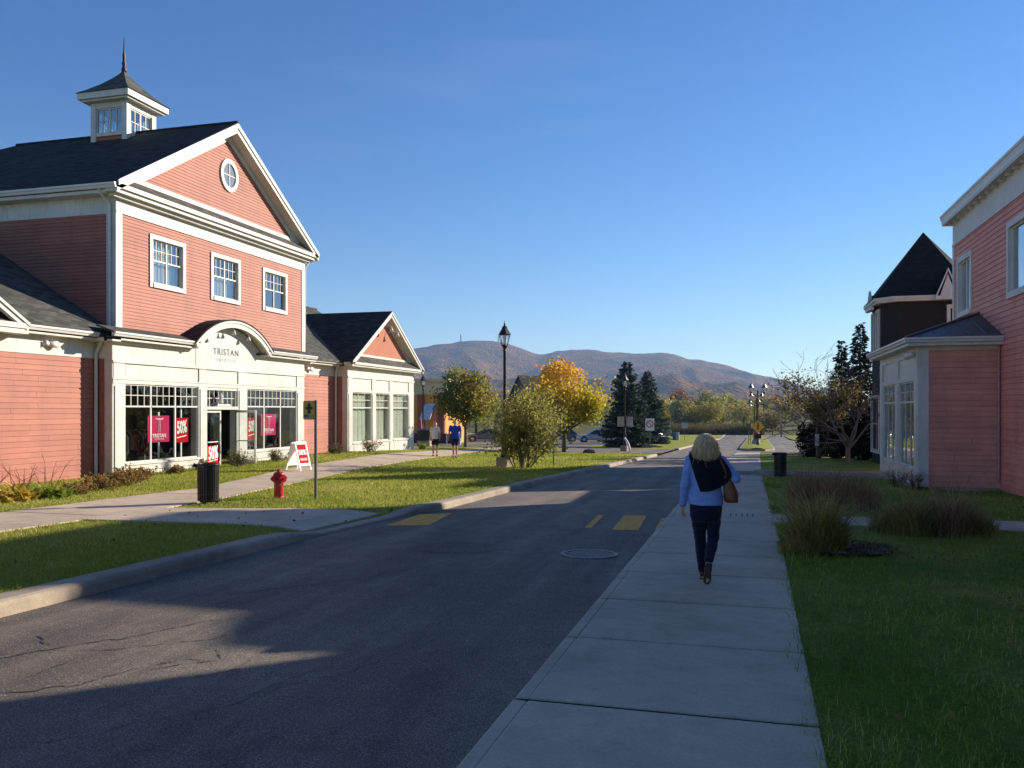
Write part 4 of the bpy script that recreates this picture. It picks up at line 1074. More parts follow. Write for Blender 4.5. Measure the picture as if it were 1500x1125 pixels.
# ------------------------------------------------------------------ two-storey shop on the right with its bay
XR = 6.67
def right_shop():
    T = thing('shop_building', 'two storey pink shop with bracketed eaves and metal roofed white bay, at right edge', 'shop')
    FR = FX(XR, -1); FE = FY(29.9, 1); dg_ = Vector((11.55 - XR, 25.6 - 20.45, 0)).normalized(); FDg = lambda u, z, d=0.0: (XR + dg_.x * u + dg_.y * d, 20.45 + dg_.y * u - dg_.x * d, z)  # unseen back wall angled along the sunlight so the sun patch reaches the road
    wins = [(27.72, 29.12, 3.05, 4.62), (21.9, 24.0, 3.0, 4.66)]
    mb = MB(); siding(mb, FR, 20.6, 29.9, -2.13, 5.3, wins, 0.147); siding(mb, FE, XR, 16, -2.2, 5.3, (), 0.147); mb.build('wall', M['pink'], T); mb = MB(); siding(mb, FDg, 0, 7.1, -2.1, 6.0, (), 0.147); siding(mb, FY(25.6, -1), 11.55, 16, -2.1, 6.0, (), 0.147); mb.build('wall', M['pink'], T)
    for k, w_ in enumerate(wins): window(FR, *w_, T, M['brightglass'], 0.16, 2, 0, 0, 0, 'dark')
    mb = MB(); mb.fbox(FR, 20.6, 29.9, 5.3, 6.02, -0.05, 0.025); mb.fbox(FR, 20.6, 29.92, 5.28, 5.34, 0.025, 0.045); mb.fbox(FE, XR + 0.02, 16, 5.3, 6.02, -0.05, 0.025); mb.build('frieze', M['white'], T)
    mb = MB(); mb.fbox(FR, 29.72, 29.92, -2.1, 5.28, 0.0, 0.03); mb.fbox(FE, XR - 0.02, XR + 0.2, -2.1, 5.3, 0.0, 0.03); mb.build('corner_board', M['white'], T)
    mb = MB(); mb.prism([(XR - 0.28, 20.3, 6.02), (11.4, 25.55, 6.02), (16.3, 25.55, 6.02), (16.3, 30.18, 6.02), (XR - 0.28, 30.18, 6.02)], (0, 0, 0.08)); mb.build('soffit', M['white'], T)
    mb = MB()
    for k in range(16): u = 29.75 - k * 0.6; mb.fbox(FR, u - 0.04, u + 0.04, 5.94, 6.02, 0.025, 0.17)
    mb.build('bracket', M['white'], T)
    mb = MB(); mb.fbox(FR, 20.3, 30.2, 6.08, 6.20, 0.2, 0.29); gutter_run(mb, FR, 20.27, 30.23, 6.36, 0.34, 0.16, 0.13); gutter_run(mb, FE, XR - 0.33, 16.3, 6.36, 0.34, 0.16, 0.13); mb.build('gutter', M['gutter'], T)
    mb = MB(); a, b = 20.3, 30.2; x0, x1 = XR - 0.3, 16.3; z = 6.33; ym = (a + b) / 2; rr = (b - a) / 2
    roofslab(mb, [(x0, 20.3, z), (11.4, 25.6, z + 0.2), (x1, 25.6, z + 0.2), (x1, b, z), (x0, b, z)])
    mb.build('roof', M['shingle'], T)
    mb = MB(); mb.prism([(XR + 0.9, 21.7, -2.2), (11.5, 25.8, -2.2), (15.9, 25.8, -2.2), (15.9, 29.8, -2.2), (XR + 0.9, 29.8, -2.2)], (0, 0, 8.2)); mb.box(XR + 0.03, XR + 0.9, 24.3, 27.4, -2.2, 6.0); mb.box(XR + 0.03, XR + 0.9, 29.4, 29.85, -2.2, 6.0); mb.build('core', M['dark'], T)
    mb = MB(); mb.fbox(FR, 20.6, 29.9, -2.6, -2.12, -0.1, -0.01); mb.fbox(FE, XR, 16, -2.7, -2.18, -0.1, -0.01); mb.build('foundation', M['kerb'], T)
    # bay
    XB = 4.65; b0, b1 = 24.8, 31.15
    FB = FX(XB, -1); FBe = FY(b0, -1); FBf = FY(b1, 1)
    mb = MB(); siding(mb, FBe, XB + 0.27, XR + 0.02, -2.1, 1.62, (), 0.147); siding(mb, FBf, XB + 0.27, 9, -2.3, 1.62, (), 0.147); mb.build('bay_wall', M['pink'], T)
    d = [(25.32, 27.62), (28.28, 30.6)]
    mb = MB()
    for a, b in ((b0, d[0][0]), (d[0][1], d[1][0]), (d[1][1], b1)):
        mb.fbox(FB, a, b, -2.1, 0.80, -0.28, 0.0); mb.fbox(FB, a + 0.1, b - 0.1, -1.6, 0.72, 0.0, 0.02); mb.fbox(FB, a + 0.03, b - 0.03, 0.92, 1.48, -0.03, 0.012)
    for a, b in d: mb.fbox(FB, a, b, -2.1, -1.64, -0.28, -0.01); mb.fbox(FB, a - 0.03, b + 0.03, -1.70, -1.64, -0.01, 0.05)
    mb.fbox(FB, b0, b1, 0.80, 0.92, -0.28, 0.01); mb.fbox(FB, b0, b1, 0.92, 1.48, -0.28, -0.03); mb.fbox(FB, b0, b1, 1.48, 1.80, -0.28, 0.0)
    mb.fbox(FBe, XB + 0.005, XB + 0.27, -2.1, 1.80, -0.02, 0.02); mb.fbox(FBe, XB + 0.27, XR, 1.62, 1.80, -0.03, 0.018); mb.fbox(FBf, XB + 0.005, XB + 0.27, -2.1, 1.8, -0.02, 0.02)
    mb.build('bay_front', M['white'], T)
    for a, b in d: window(FB, a, b, -1.64, 0.80, T, glass_mat('bay_window_glass', (0.6, 0.65, 0.65), 1.6, 0.05), 0.0, 1, 2, 1, 0.76, 'dark')
    mb = MB()
    for a, b in d:
        for k in (1, 2): x = lerp(a, b, k / 3); mb.fbox(FB, x - 0.02, x + 0.02, -1.6, 0.18, -0.08, -0.045)
    mb.build('mullion', M['white'], T)
    mb = MB(); mb.fbox(FB, b0 + 0.02, b1 - 0.02, -2.7, -2.1, -0.25, 0.03); mb.fbox(FBe, XB, XR, -2.5, -2.1, -0.2, -0.02); mb.build('stone_base', M['kerb'], T)
    mb = MB(); mb.box(XB - 0.30, XR, b0 - 0.30, b1 + 0.3, 1.72, 1.80); mb.build('soffit', M['white'], T)
    mb = MB(); gutter_run(mb, FB, b0 - 0.36, b1 + 0.36, 1.94, 0.40); gutter_run(mb, FBe, XB - 0.39, XR - 0.02, 1.94, 0.40); gutter_run(mb, FBf, XB - 0.39, XR + 2, 1.94, 0.40); mb.build('gutter', M['gutter'], T)
    mb = MB(); e0, e1, xe, zt, ze = b0 - 0.36, b1 + 0.36, XB - 0.36, 2.78, 1.93; run = XR - xe
    A, B = (XR, e0 + run, zt), (XR, e1 - run, zt)
    roofslab(mb, [(xe, e0, ze), A, B, (xe, e1, ze)], 0.05); roofslab(mb, [(xe, e0, ze), (XR, e0, ze), A], 0.05); roofslab(mb, [(xe, e1, ze), B, (XR, e1, ze)], 0.05)
    for k in range(1, 6):
        t = k / 6; mb.tube([(lerp(xe, XR, t), e0 + 0.01, ze + 0.01), (lerp(xe, XR, t), e0 + run * t, lerp(ze, zt, t) + 0.01)], 0.016, 4)
    for k in range(0, 14):
        y = e0 + 0.25 + k * 0.47; t = 1.0
        t = min(1.0, (y - e0) / run, (e1 - y) / run)
        mb.tube([(xe, y, ze + 0.01), (lerp(xe, XR, t), y, lerp(ze, zt, t) + 0.01)], 0.016, 4)
    mb.tube([(xe, e0, ze + 0.02), (A[0], A[1], A[2] + 0.02)], 0.04, 6); mb.tube([(xe, e1, ze + 0.02), (B[0], B[1], B[2] + 0.02)], 0.04, 6)
    mb.build('bay_roof', M['metalroof'], T)
    mb = MB(); mb.tube([(XR - 0.06, b0 - 0.06, 1.8), (XR - 0.06, b0 - 0.06, -1.9)], 0.035, 8); mb.build('downspout', simple('pink_painted_downspout', (0.52, 0.22, 0.19), 0.5), T)
    spot(FB, b0 + 0.35, 1.52, T)
    mb = MB(); mb.box(XB + 0.9, XR + 1, b0 + 0.2, b1 - 0.2, -2.2, 1.7); mb.build('core', M['dark'], T)
    # unseen link wing added, its roofline shaped to cut the sun patch
    L = thing('low_wing', 'unseen low pink link wing beyond the right edge, roofline shaped to cut the sun patch', 'shop wing')
    mb = MB(); siding(mb, FR, 15.9, 20.6, -2.0, 4.5, (), 0.147, lambda z: (15.9 + max(0, (z - 2.65) / 0.42), 20.6)); mb.build('wall', M['pink'], L)
    mb = MB(); mb.prism([(XR - 0.3, 15.9, 2.75), (XR - 0.3, 16.3, 2.88), (XR - 0.3, 16.6, 3.38), (XR - 0.3, 17.6, 3.55), (XR - 0.3, 18.25, 3.62), (XR - 0.3, 20.58, 4.75), (XR - 0.3, 20.58, 4.5), (XR - 0.3, 18.2, 3.15), (XR - 0.3, 15.9, 2.55)], (6, 0, 0)); mb.build('roof', M['shingle'], L)
    mb = MB(); mb.prism([(XR + 0.1, 15.95, -2), (XR + 0.1, 20.5, -2), (XR + 0.1, 20.5, 4.4), (XR + 0.1, 15.95, 2.5)], (5, 0, 0)); mb.build('core', M['dark'], L)
    S2 = thing('shop_building', 'tall pink shop beside the near lawn, added beyond the right picture edge, shading the foreground', 'shop')  # out of view, put in and sized for its shadow on the foreground
    mb = MB(); siding(mb, FR, -14, 15.88, -2.0, 5.5, [(2, 4, -1.5, 0.8), (6, 8, -1.5, 0.8), (10, 12, -1.5, 0.8)], 0.147); siding(mb, FY(15.88, 1), XR, 16, 2.0, 5.5, (), 0.147); mb.build('wall', M['pink'], S2)
    for a in (2, 6, 10): window(FR, a, a + 2, -1.5, 0.8, S2, M['glass'], 0.14, 2, 2, 1, 0.7, 'dark')
    mb = MB(); mb.fbox(FR, -14, 15.88, 5.5, 6.2, -0.05, 0.03); mb.fbox(FR, -14.2, 16.05, 6.2, 6.4, 0.0, 0.3); mb.build('cornice', M['white'], S2)
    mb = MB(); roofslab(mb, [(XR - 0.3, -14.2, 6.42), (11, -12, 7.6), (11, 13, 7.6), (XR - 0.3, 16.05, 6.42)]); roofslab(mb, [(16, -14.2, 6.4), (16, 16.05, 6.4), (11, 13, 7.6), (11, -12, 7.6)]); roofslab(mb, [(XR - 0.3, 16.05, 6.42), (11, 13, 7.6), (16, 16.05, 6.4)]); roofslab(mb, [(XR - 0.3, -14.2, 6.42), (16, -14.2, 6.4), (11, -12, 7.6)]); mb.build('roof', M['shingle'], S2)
    mb = MB(); mb.box(XR + 0.95, 15.9, -13.8, 15.8, -2, 6.3); mb.build('core', M['dark'], S2)
right_shop()

def tower():
    T = thing('tower_building', 'dark shingled house with steep pointed tower roof and white eaves, behind the pink shop', 'house')
    x0, x1, y0, y1 = 6.45, 10.65, 42.2, 46.4; cx, cy = 8.55, 44.3
    c = 0.7
    def oct(e, z): return [(x0 - e + c, y0 - e, z), (x1 + e - c, y0 - e, z), (x1 + e, y0 - e + c, z), (x1 + e, y1 + e - c, z), (x1 + e - c, y1 + e, z), (x0 - e + c, y1 + e, z), (x0 - e, y1 + e - c, z), (x0 - e, y0 - e + c, z)]
    mb = MB(); mb.prism(oct(0, -3.0), (0, 0, 8.2)); mb.box(9.5, 17, 43.0, 52, -3.0, 4.9); mb.build('wall', M['blackbrick'], T)
    mb = MB(); mb.prism(oct(0.30, 5.02), (0, 0, 0.10)); mb.prism(oct(0.36, 5.12), (0, 0, 0.13)); mb.build('eave', M['white'], T)
    mb = MB(); base = oct(0.38, 5.26)
    for k in range(8):
        a, b = base[k], base[(k + 1) % 8]; mid = [(lerp(p[0], cx, 0.10), lerp(p[1], cy, 0.10), 5.55) for p in (a, b)]
        mb.face([a, b, mid[1], mid[0]]); mb.face([mid[0], mid[1], (cx, cy, 8.62)])
    mb.face(base[::-1]); mb.prism([(13.2, 42.5, 8.4), (9.0, 42.5, 4.9), (17.4, 42.5, 4.9)], (0, 10, 0))
    mb.build('tower_roof', M['towershingle'], T)
    def dormer(o, ax, out, w_, L, h):
        o, ax, out = Vector(o), Vector(ax), Vector(out); z = Vector((0, 0, 1))
        q = MB(); q.prism([o - ax * w_, o + ax * w_, o + z * h], -out * L); d = q.build('dormer_roof', M['towershingle'], T)
        q = MB()
        for s in (-1, 1):
            p0 = o + ax * s * (w_ + 0.12) - z * 0.1; p1 = o + z * (h + 0.08)
            q.hexa([p0 + out * 0.02, p1 + out * 0.02, p1 + out * 0.12, p0 + out * 0.12, p0 + z * 0.14 + out * 0.02, p1 + z * 0.14 + out * 0.02, p1 + z * 0.14 + out * 0.12, p0 + z * 0.14 + out * 0.12])
        q.hexa([o - ax * (w_ + 0.15) - z * 0.16, o + ax * (w_ + 0.15) - z * 0.16, o + ax * (w_ + 0.15) - z * 0.16 + out * 0.18, o - ax * (w_ + 0.15) - z * 0.16 + out * 0.18,
                o - ax * (w_ + 0.15), o + ax * (w_ + 0.15), o + ax * (w_ + 0.15) + out * 0.18, o - ax * (w_ + 0.15) + out * 0.18])
        q.build('dormer_trim', M['white'], T)
        q = MB(); q.prism([o - ax * (w_ - 0.05), o + ax * (w_ - 0.05), o + z * (h - 0.05)], out * 0.03); q.build('dormer_face', M['white'], T)
    dormer((6.22, 44.3, 5.0), (0, 1, 0), (-1, 0, 0), 0.6, 2.0, 0.62)
    dormer((9.05, 41.6, 5.15), (1, 0, 0), (0, -1, 0), 0.38, 1.6, 1.05)
    for F_, u in ((FX(x0 - 0.05, -1), 43.6), (FX(x0 - 0.05, -1), 45.0), (FY(y0 - 0.05, -1), 9.55)):
        window(F_, u - 0.3, u + 0.3, 2.6, 4.7, T, M['skyglass'], 0.12, 1, 0, 0, 0.5, 'dark')
    window(FX(x0 - 0.05, -1), 43.2, 45.4, -2.0, 0.6, T, M['skyglass'], 0.12, 2, 0, 0, 0.5, 'dark')
tower()

# ------------------------------------------------------------------ posters and stock in the shop windows
FSX = FX(XS)
def poster(kind, u0, u1, z0, z1, d, label, group, pole=False):
    ct = thing('window_poster', label, 'poster', FSX((u0 + u1) / 2, z0, d), 0, group)
    loc = Vector(ct.location)
    w_, h = u1 - u0, z1 - z0
    L = lambda u, z, dd=0: (dd, u, z)      # local: y along wall, z up
    tilt = 0.06 if kind == 'sale' else 0.0
    mb = MB(); mb.hexa([L(-w_ / 2, 0, -0.006), L(w_ / 2, 0, -0.006), L(w_ / 2, 0, 0), L(-w_ / 2, 0, 0), L(-w_ / 2, h, -0.006), L(w_ / 2, h, -0.006), L(w_ / 2, h, 0), L(-w_ / 2, h, 0)])
    mb.build('sheet', M['posterpink'] if kind == 'pink' else M['posterred'], ct)
    pm = lambda y, z: plane_matrix((0.003, y, z), (0, 1, 0.10 if kind == 'sale' else 0), (0, -0.10 if kind == 'sale' else 0, 1))
    if kind == 'pink':
        q = MB(); c = 0.0; s = w_ / 1.1
        q.tube([(0.006, -0.20 * s, h * 0.90), (0.006, -0.10 * s, h * 0.865), (0.006, 0, h * 0.87), (0.006, 0.10 * s, h * 0.865), (0.006, 0.20 * s, h * 0.90)], [0.012, 0.02, 0.022, 0.02, 0.012], 6)
        for e in (-1, 1): q.tube([(0.006, e * 0.02 * s, h * 0.86), (0.006, e * 0.035 * s, h * 0.62), (0.006, e * 0.03 * s, h * 0.40), (0.006, e * 0.07 * s, h * 0.375)], 0.010, 6)
        q.build('emblem', M['whiteprint'], ct)
        text_mesh('TRISTAN', 0.17 * s, 'lettering', M['whiteprint'], ct, pm(0, h * 0.24), 0.002, bold=0.003)
        text_mesh('ENTREPOT', 0.075 * s, 'lettering', M['whiteprint'], ct, pm(0, h * 0.11), 0.002, spacing=1.3)
    else:
        Mt = pm(0, h * 0.60)
        text_mesh('50%', w_ * 0.56, 'lettering', M['whiteprint'], ct, Mt @ Matrix.Diagonal((0.78, 1.45, 1, 1)), 0.002, shear=0.15, bold=0.014)
        q = MB(); q.hexa([(0.0, -w_ * 0.36, h * 0.17), (0.0, w_ * 0.36, h * 0.25), (0.004, w_ * 0.36, h * 0.25), (0.004, -w_ * 0.36, h * 0.17), (0.0, -w_ * 0.36, h * 0.21), (0.0, w_ * 0.36, h * 0.30), (0.004, w_ * 0.36, h * 0.30), (0.004, -w_ * 0.36, h * 0.21)])
        q.build('underline', M['whiteprint'], ct)
    if pole:
        q = MB(); q.box(-0.04, -0.01, -0.03, 0.03, FLOOR - loc.z, h + 0.75 if kind == 'sale' else h + 0.12); q.build('stand', M['whiteprint'], ct)
poster('pink', 22.82, 23.92, -1.07, -0.20, -0.16, 'magenta poster with white emblem in the window left of the door', 'magenta shop posters', True)
poster('sale', 24.15, 24.86, -1.12, -0.28, -0.16, 'red 50% poster standing in the window left of the door, beside the magenta poster', 'red 50% posters', True)
poster('sale', 28.42, 29.10, -1.18, -0.32, -0.16, 'red 50% poster in the window right of the door, behind the open door leaf', 'red 50% posters')
poster('pink', 29.40, 30.55, -1.04, -0.18, -0.16, 'magenta poster with white emblem in the window right of the door', 'magenta shop posters')
poster('sale', 25.76, 26.52, -2.0, -1.30, -0.07, 'red 50% poster low on the closed door leaf', 'red 50% posters')

def rack(x, y, cols, label, axis=1):
    t = thing('clothes_rack', label, 'clothes rack', (x, y, FLOOR), 0, 'clothes racks in the shop')
    q = MB()
    for s in (-0.55, 0.55): q.tube([(0, s, 0), (0, s, 1.35)], 0.014, 6); q.tube([(-0.25, s, 0.02), (0.25, s, 0.02)], 0.014, 6)
    q.tube([(0, -0.6, 1.35), (0, 0.6, 1.35)], 0.014, 6); q.build('frame', M['alu'], t)
    r = random.Random(int(y * 10))
    for k in range(9):
        yy = -0.48 + k * 0.12; l = r.uniform(0.6, 0.85); w_ = r.uniform(0.19, 0.24)
        q = MB(); rows = []
        for j in range(5):
            zz = 1.31 - l * j / 4; ww = w_ * (0.25 if j == 0 else (0.95 if j == 1 else 0.9 + 0.1 * j / 4))
            rows.append([(ww * math.cos(a), yy + 0.035 * math.sin(a) * (0.6 + 0.12 * j) + 0.006 * math.sin(5 * a), zz) for a in [2 * PI * i / 12 for i in range(13)]])
        q.grid(rows); q.build('garment', cols[k % len(cols)], t, smooth=True)
cl = [simple('white_garment_cloth', (0.6, 0.6, 0.58), 0.9), simple('grey_garment_cloth', (0.25, 0.26, 0.27), 0.9), simple('burgundy_garment_cloth', (0.20, 0.02, 0.04), 0.9), simple('denim_garment_cloth', (0.08, 0.14, 0.30), 0.9), simple('black_garment_cloth', (0.015, 0.015, 0.018), 0.9)]
rack(-19.35, 22.3, [cl[0], cl[1], cl[0], cl[4]], 'rack of white and grey clothes at the left end of the left shop window')
rack(-19.9, 23.9, [cl[2], cl[4], cl[1], cl[2]], 'rack of dark red and black clothes behind the magenta poster of the left window')
rack(-19.3, 29.4, [cl[3], cl[0], cl[3], cl[1]], 'rack of blue denim and white clothes under the posters of the right window')
# ------------------------------------------------------------------ street furniture
def trash_bin(loc, label):
    t = thing('trash_bin', label, 'trash bin', loc, 0.3, 'slatted black trash bins'); t.scale = (0.86, 0.86, 0.98)
    q = MB()
    for k in range(26):
        a = 2 * PI * k / 26; c, s = math.cos(a), math.sin(a); r0, r1 = 0.225, 0.240
        pts = []
        for r in (r0, r1):
            for e in (-0.019, 0.019): pts.append((r * c - e * s, r * s + e * c))
        lo = [(pts[0][0], pts[0][1], 0.06), (pts[1][0], pts[1][1], 0.06), (pts[3][0], pts[3][1], 0.06), (pts[2][0], pts[2][1], 0.06)]
        q.hexa(lo + [(x * 1.04, y * 1.04, 0.80) for x, y, z in lo])
    q.build('slats', M['black'], t)
    q = MB(); q.lathe([(0.18, 0.03), (0.19, 0.03), (0.205, 0.78), (0.19, 0.78), (0.18, 0.1)], (0, 0, 0), 24); q.build('liner', simple('black_plastic_liner', (0.006, 0.006, 0.007), 0.6), t, smooth=True)
    q = MB()
    for z, r in ((0.06, 0.247), (0.18, 0.25), (0.70, 0.256)): q.lathe([(r - 0.006, z), (r, z + 0.004), (r, z + 0.03), (r - 0.006, z + 0.034)], (0, 0, 0), 26)
    q.build('band', M['black'], t)
    q = MB(); n = 26; rows = []
    for k in range(n + 1):
        a = 2 * PI * k / n; rows.append([((0.245 + 0.025 * math.cos(b)) * math.cos(a), (0.245 + 0.025 * math.cos(b)) * math.sin(a), 0.815 + 0.022 * math.sin(b)) for b in [2 * PI * j / 8 for j in range(9)]])
    q.grid(rows); q.build('rim', M['black'], t, smooth=True)
    q = MB()
    for a in (0.4, 2.5, 4.6): q.box(0.2 * math.cos(a) - 0.03, 0.2 * math.cos(a) + 0.03, 0.2 * math.sin(a) - 0.03, 0.2 * math.sin(a) + 0.03, -0.03, 0.07)
    q.build('foot', M['black'], t)
    q = MB(); q.tube([(-0.25, -0.02, 0.78), (-0.31, -0.06, 0.80), (-0.33, -0.10, 0.77)], [0.03, 0.045, 0.02], 8); q.build('latch', M['black'], t, smooth=True)
trash_bin((-10.55, 14.85, lawn_z(-10.55, 14.85) + 0.02), 'black slatted trash bin at the corner of the path left of the road')
trash_bin((1.30, 29.75, P0(29.75)), 'black slatted trash bin in the shade beside the right pavement')

def hydrant(loc, rz, label, sc=1.0):
    t = thing('fire_hydrant', label, 'fire hydrant', loc, rz); t.scale = (sc, sc, sc)
    q = MB(); q.lathe([(0.13, -0.05), (0.13, 0.02), (0.115, 0.03), (0.105, 0.05), (0.105, 0.36), (0.125, 0.37), (0.125, 0.40), (0.112, 0.41), (0.112, 0.48), (0.13, 0.49), (0.13, 0.515), (0.11, 0.525)], (0, 0, 0), 20); q.build('barrel', M['red'], t, smooth=False)
    q = MB(); q.lathe([(0.122, 0.525), (0.118, 0.55), (0.09, 0.585), (0.045, 0.60), (0.04, 0.605), (0.035, 0.65), (0.02, 0.655)], (0, 0, 0), 16); q.build('bonnet', M['red'], t, smooth=True)
    for nm, d, r, L in (('pumper_nozzle', Vector((1, 0, 0)), 0.072, 0.20), ('hose_nozzle', Vector((0, 1, 0)), 0.05, 0.17), ('hose_nozzle', Vector((0, -1, 0)), 0.05, 0.17)):
        q = MB(); c = Vector((0, 0, 0.445)); q.tube([c, c + d * (L - 0.06)], r * 0.8, 12); q.tube([c + d * (L - 0.06), c + d * (L - 0.01)], r * 1.2, 12); q.tube([c + d * (L - 0.01), c + d * (L + 0.035)], r * 0.4, 5); q.build(nm, M['red'], t)
    q = MB()
    for k in range(8):
        a = 2 * PI * k / 8; q.tube([(0.12 * math.cos(a), 0.12 * math.sin(a), 0.36), (0.12 * math.cos(a), 0.12 * math.sin(a), 0.53)], 0.011, 6)
    q.build('bolt', M['red'], t)
    q = MB(); pts = [(0.17, 0.0, 0.40)] + [(0.16 + 0.02 * math.sin(i), -0.06 * i / 4, 0.38 - 0.1 * math.sin(PI * i / 5)) for i in range(1, 5)] + [(0.10, -0.11, 0.42)]
    q.tube(pts, 0.007, 5); q.build('chain', M['galv'], t)
hydrant((-9.93, 16.53, lawn_z(-9.93, 16.53)), math.radians(-28), 'red fire hydrant on the grass between the bin and the yellow hydrant sign')

def post_mb(h, w=0.045):
    q = MB(); q.box(-w / 2, w / 2, 0, 0.006, -0.05, h); q.box(-w / 2, -w / 2 + 0.006, 0.006, 0.03, -0.05, h); q.box(w / 2 - 0.006, w / 2, 0.006, 0.03, -0.05, h)
    return q
def hydrant_sign():
    t = thing('hydrant_sign', 'yellow hydrant sign on a thin perforated steel post near the red hydrant', 'sign', (-8.98, 16.45, P0(16.45) - 0.02), math.radians(8))
    q = MB(); q.box(-0.028, 0.028, 0.0, 0.008, -0.05, 2.20); q.box(-0.028, -0.022, 0.008, 0.04, -0.05, 2.20); q.box(0.022, 0.028, 0.008, 0.04, -0.05, 2.2)
    for k in range(44): q.box(-0.006, 0.006, -0.002, 0.0, 0.03 + k * 0.05, 0.045 + k * 0.05)
    q.build('post', M['galv'], t)
    def rr(x0, x1, z0, z1, r, y):
        pts = []
        for cx, cz, a0 in ((x1 - r, z1 - r, 0), (x0 + r, z1 - r, 90), (x0 + r, z0 + r, 180), (x1 - r, z0 + r, 270)):
            for k in range(5): a = math.radians(a0 + k * 22.5); pts.append((cx + r * math.cos(a), y, cz + r * math.sin(a)))
        return pts
    q = MB(); q.prism(rr(-0.275, -0.0, 1.78, 2.19, 0.03, -0.012), (0, 0.01, 0)); pl = q.build('plate', simple('dark_sign_edge', (0.05, 0.04, 0.02), 0.5), t)
    q = MB(); q.prism(rr(-0.265, -0.01, 1.79, 2.18, 0.026, -0.015), (0, 0.003, 0)); q.build('face', M['yellowsign'], pl)
    q = MB(); cx = -0.14; y = -0.018
    prof = [(-0.045, 1.91), (0.045, 1.91), (0.045, 1.925), (0.034, 1.93), (0.034, 2.0), (0.06, 2.0), (0.06, 2.01), (0.085, 2.01), (0.085, 2.05), (0.06, 2.05), (0.06, 2.06), (0.034, 2.06), (0.04, 2.09), (0.04, 2.10), (0.03, 2.125), (0.012, 2.14), (-0.012, 2.14), (-0.03, 2.125), (-0.04, 2.10), (-0.04, 2.09), (-0.034, 2.06), (-0.06, 2.06), (-0.06, 2.05), (-0.085, 2.05), (-0.085, 2.01), (-0.06, 2.01), (-0.06, 2.0), (-0.034, 2.0), (-0.034, 1.93), (-0.045, 1.925)]
    q.prism([(cx + a, y, z) for a, z in prof], (0, 0.003, 0)); q.build('hydrant_symbol', simple('black_sign_print', (0.01, 0.01, 0.01), 0.5), pl)
    q = MB(); q.box(-0.25, -0.15, -0.018, -0.015, 1.835, 1.89); q.build('blue_panel', M['bluepatch'], pl)
    q = MB(); q.box(-0.13, -0.03, -0.018, -0.015, 1.865, 1.872); q.box(-0.13, -0.04, -0.018, -0.015, 1.845, 1.852); q.box(-0.24, -0.03, -0.018, -0.015, 1.808, 1.815); q.build('text_line', simple('dark_text_print', (0.12, 0.08, 0.01), 0.5), pl)
hydrant_sign()

def aframe():
    t = thing('sandwich_board', 'white and red folding sandwich board standing on the path right of the shop door', 'sandwich board', (-14.5, 25.4, G(-14.5, 25.4) + 0.03), math.radians(-10))
    for s in (-1, 1):
        def Pp(u, v, d): # u across, v up slope (0..1), d outward
            x = s * (0.29 - 0.25 * v); return (x + s * d, u, 0.97 * v)
        q = MB()
        def bar(u0, u1, v0, v1, d0=0.0, d1=0.03):
            q.hexa([Pp(u0, v0, d0), Pp(u1, v0, d0), Pp(u1, v0, d1), Pp(u0, v0, d1), Pp(u0, v1, d0), Pp(u1, v1, d0), Pp(u1, v1, d1), Pp(u0, v1, d1)])
        bar(-0.30, -0.24, 0, 1); bar(0.24, 0.30, 0, 1); bar(-0.24, 0.24, 0.93, 1); bar(-0.24, 0.24, 0.16, 0.22); bar(-0.24, 0.24, 0.22, 0.93, 0.005, 0.02)
        pl = q.build('panel', M['whiteprint'], t)
        q = MB(); q.hexa([Pp(-0.22, 0.25, 0.02), Pp(0.22, 0.25, 0.02), Pp(0.22, 0.25, 0.024), Pp(-0.22, 0.25, 0.024), Pp(-0.22, 0.90, 0.02), Pp(0.22, 0.90, 0.02), Pp(0.22, 0.90, 0.024), Pp(-0.22, 0.90, 0.024)])
        q.build('red_sheet', M['posterred'], pl)
        o = Pp(0, 0.62, 0.027); ux = (0, s, 0); uy = Vector(Pp(0, 1, 0)) - Vector(Pp(0, 0, 0))
        text_mesh('50%', 0.24, 'lettering', M['whiteprint'], pl, plane_matrix(o, ux, uy), 0.001, bold=0.008)
        text_mesh('SOLDE', 0.11, 'lettering', M['whiteprint'], pl, plane_matrix(Pp(0, 0.38, 0.027), ux, uy), 0.001, bold=0.003)
    q = MB(); q.tube([(-0.05, -0.2, 0.97), (0, -0.2, 1.0), (0.05, -0.2, 0.97)], 0.012, 6); q.tube([(-0.05, 0.2, 0.97), (0, 0.2, 1.0), (0.05, 0.2, 0.97)], 0.012, 6); q.build('hinge', M['galv'], t)
aframe()

def lantern_parts(parent, o):
    o = Vector(o); n = 6
    q = MB(); q.lathe([(0.05, 0), (0.10, 0.10), (0.13, 0.14), (0.15, 0.16), (0.14, 0.19)], o, n)
    for k in range(n):
        a = 2 * PI * k / n; q.tube([o + Vector((0.135 * math.cos(a), 0.135 * math.sin(a), 0.17)), o + Vector((0.235 * math.cos(a), 0.235 * math.sin(a), 0.60))], 0.012, 4)
    q.lathe([(0.26, 0.59), (0.27, 0.62), (0.16, 0.80), (0.11, 0.88), (0.12, 0.90), (0.07, 0.97), (0.03, 0.99), (0.045, 1.03), (0.035, 1.07), (0.012, 1.10), (0.012, 1.18)], o, n)
    head = q.build('lantern', M['black'], parent)
    q = MB(); rows = [[o + Vector((r * math.cos(2 * PI * k / n), r * math.sin(2 * PI * k / n), z)) for k in range(n + 1)] for r, z in ((0.125, 0.18), (0.222, 0.59))]
    q.grid(rows); q.build('lantern_glass', M['lampglass'], head)
    q = MB(); q.lathe([(0.02, 0.2), (0.05, 0.24), (0.075, 0.36), (0.06, 0.46), (0.08, 0.50), (0.02, 0.56)], o, 12); q.build('bulb', M['bulb'], head, smooth=True)

